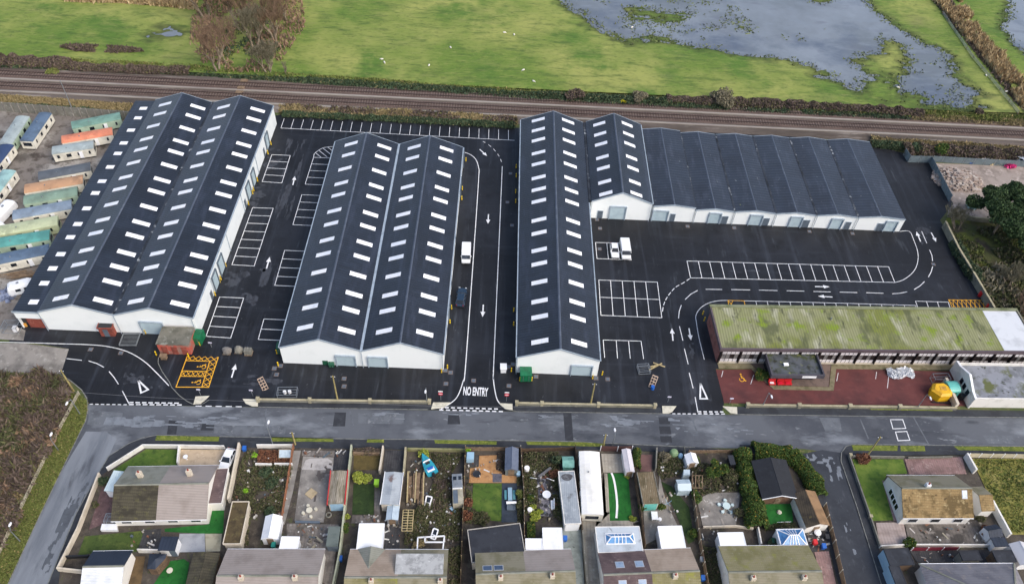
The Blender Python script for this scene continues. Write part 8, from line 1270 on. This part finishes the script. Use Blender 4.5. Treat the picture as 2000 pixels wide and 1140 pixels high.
for q, n, mt, sd_ in (([(480, 882), (500, 882), (496, 905), (572, 912), (560, 966), (552, 1004), (490, 1004), (486, 1066), (476, 1066), (484, 978), (455, 976), (466, 920)], 6500, GARDENL, 31), ([(836, 886), (904, 888), (880, 930), (882, 990), (902, 992), (896, 1060), (870, 1050), (830, 1030), (830, 990), (848, 940)], 9000, GARDENL, 32), ([(850, 900), (884, 900), (880, 990), (846, 1000)], 3500, BRAMBLE, 33), ([(793, 1000), (830, 990), (836, 1044), (790, 1066)], 3000, GARDENL, 34), ([(1022, 886), (1090, 884), (1092, 930), (1070, 930), (1048, 934), (1050, 1000), (1024, 1004)], 5500, GARDENL, 35), ([(1076, 934), (1094, 930), (1097, 1018), (1082, 1018)], 1800, GARDENL, 36), ([(912, 945), (922, 945), (922, 992), (952, 1017), (940, 1024), (910, 1022)], 1800, GARDENL, 37), ([(970, 886), (986, 886), (986, 926), (971, 918)], 1000, BRAMBLE, 38), ([(1010, 930), (1020, 930), (1022, 1022), (1011, 1022)], 1600, GARDENL, 39), ([(1284, 886), (1330, 888), (1336, 920), (1320, 930), (1290, 936), (1283, 920)], 2600, GARDENL, 40), ([(1344, 905), (1420, 908), (1440, 930), (1440, 960), (1400, 962), (1370, 968)], 2800, GARDENL, 41), ([(1490, 1024), (1552, 1022), (1556, 1034), (1492, 1036)], 1000, GARDENL, 42), ([(1374, 1070), (1402, 1070), (1412, 1150), (1386, 1150)], 1500, GARDENL, 43), ([(505, 880), (570, 880), (568, 905), (503, 905)], 1500, REDLEAF, 44), ([(874, 1075), (900, 1066), (898, 1150), (878, 1150)], 1500, GARDENL, 45)): scrub('garden_undergrowth', XY(q), n, .02, .7, .17, 2.2, mt, sd_, .06, 1.4, .4, .3)
scrub('lawn_tufts', XY([(1900, 898), (2130, 899), (2150, 1042), (1966, 1041)]), 9000, .02, .2, .2, 2.4, OLIVEGR, 50, .1, 2, .8); rg = np.random.default_rng(77)
CLUT = M('garden_clutter', (150, 144, 136), island=[((206, 206, 202), .15, .3), ((120, 84, 66), .4, .5), ((84, 96, 104), .6, .7), ((176, 166, 140), .78, .82), ((64, 62, 60), .86, .95)], rough=.8)
for q, n in (([(480, 882), (572, 912), (556, 1000), (490, 1060), (458, 975)], 70), ([(796, 900), (900, 890), (898, 1062), (796, 1064)], 150), ([(1026, 890), (1090, 888), (1092, 1018), (1028, 1020)], 70), ([(576, 1022), (660, 1026), (640, 1075), (590, 1070)], 40), ([(752, 1016), (782, 1016), (780, 1072), (752, 1072)], 22), ([(1284, 890), (1334, 890), (1344, 1000), (1290, 1010)], 40), ([(1362, 905), (1440, 905), (1440, 1020), (1364, 1066)], 45), ([(1488, 972), (1550, 972), (1552, 982), (1488, 984)], 14), ([(1575, 1034), (1606, 1032), (1618, 1074), (1580, 1076)], 26), ([(590, 880), (680, 880), (676, 893), (590, 892)], 16), ([(240, 1036), (316, 1034), (308, 1078), (262, 1078)], 14), ([(912, 890), (985, 886), (985, 925), (914, 935)], 18), ([(690, 1006), (745, 1006), (742, 1020), (688, 1020)], 14), ([(1770, 1022), (1920, 1018), (1926, 1064), (1778, 1064)], 30), ([(1780, 1078), (1936, 1076), (1940, 1096), (1792, 1096)], 24)):
    P = np.array(XY(q)); lo, hi = P.min(0), P.max(0); S = rg.uniform(lo, hi, (n*4, 2)); S = S[inpoly(S, XY(q))][:n]; m = MB()
    for sx, sy in S:
        s = rg.uniform(.1, .32); a = rg.uniform(0, 3.1); l = s*rg.choice([1, 1, 1.4, 5]); dx, dy = math.cos(a)*l/2, math.sin(a)*l/2; h = rg.uniform(.08, .5) if l < 2*s else .1; m.bar((sx-dx, sy-dy, .1+h/2), (sx+dx, sy+dy, .1+h/2), s, h)
    tag(obj('garden_clutter', m, CLUT), kind='stuff')
t = root('glass_frame', 'glass cold frame at the right of the raised bed by the road', 'cold frame', G(559, 885)); q = [G(545, 877, 1.1), G(569, 877, 1.1), G(568, 894, .7), G(544, 894, .7)]; m = MB()
for i in range(4): m.bar(q[i], q[(i+1) % 4], .12, .1); m.bar(q[i], q[i]-Vector((0, 0, q[i].z-.05)), .1, .1, (0, 1, 0))
obj('frame', m, WOOD, t); obj('pane', MB().add([tuple(p) for p in q], [(3, 2, 1, 0)]), MATS['pale_glass'], t)
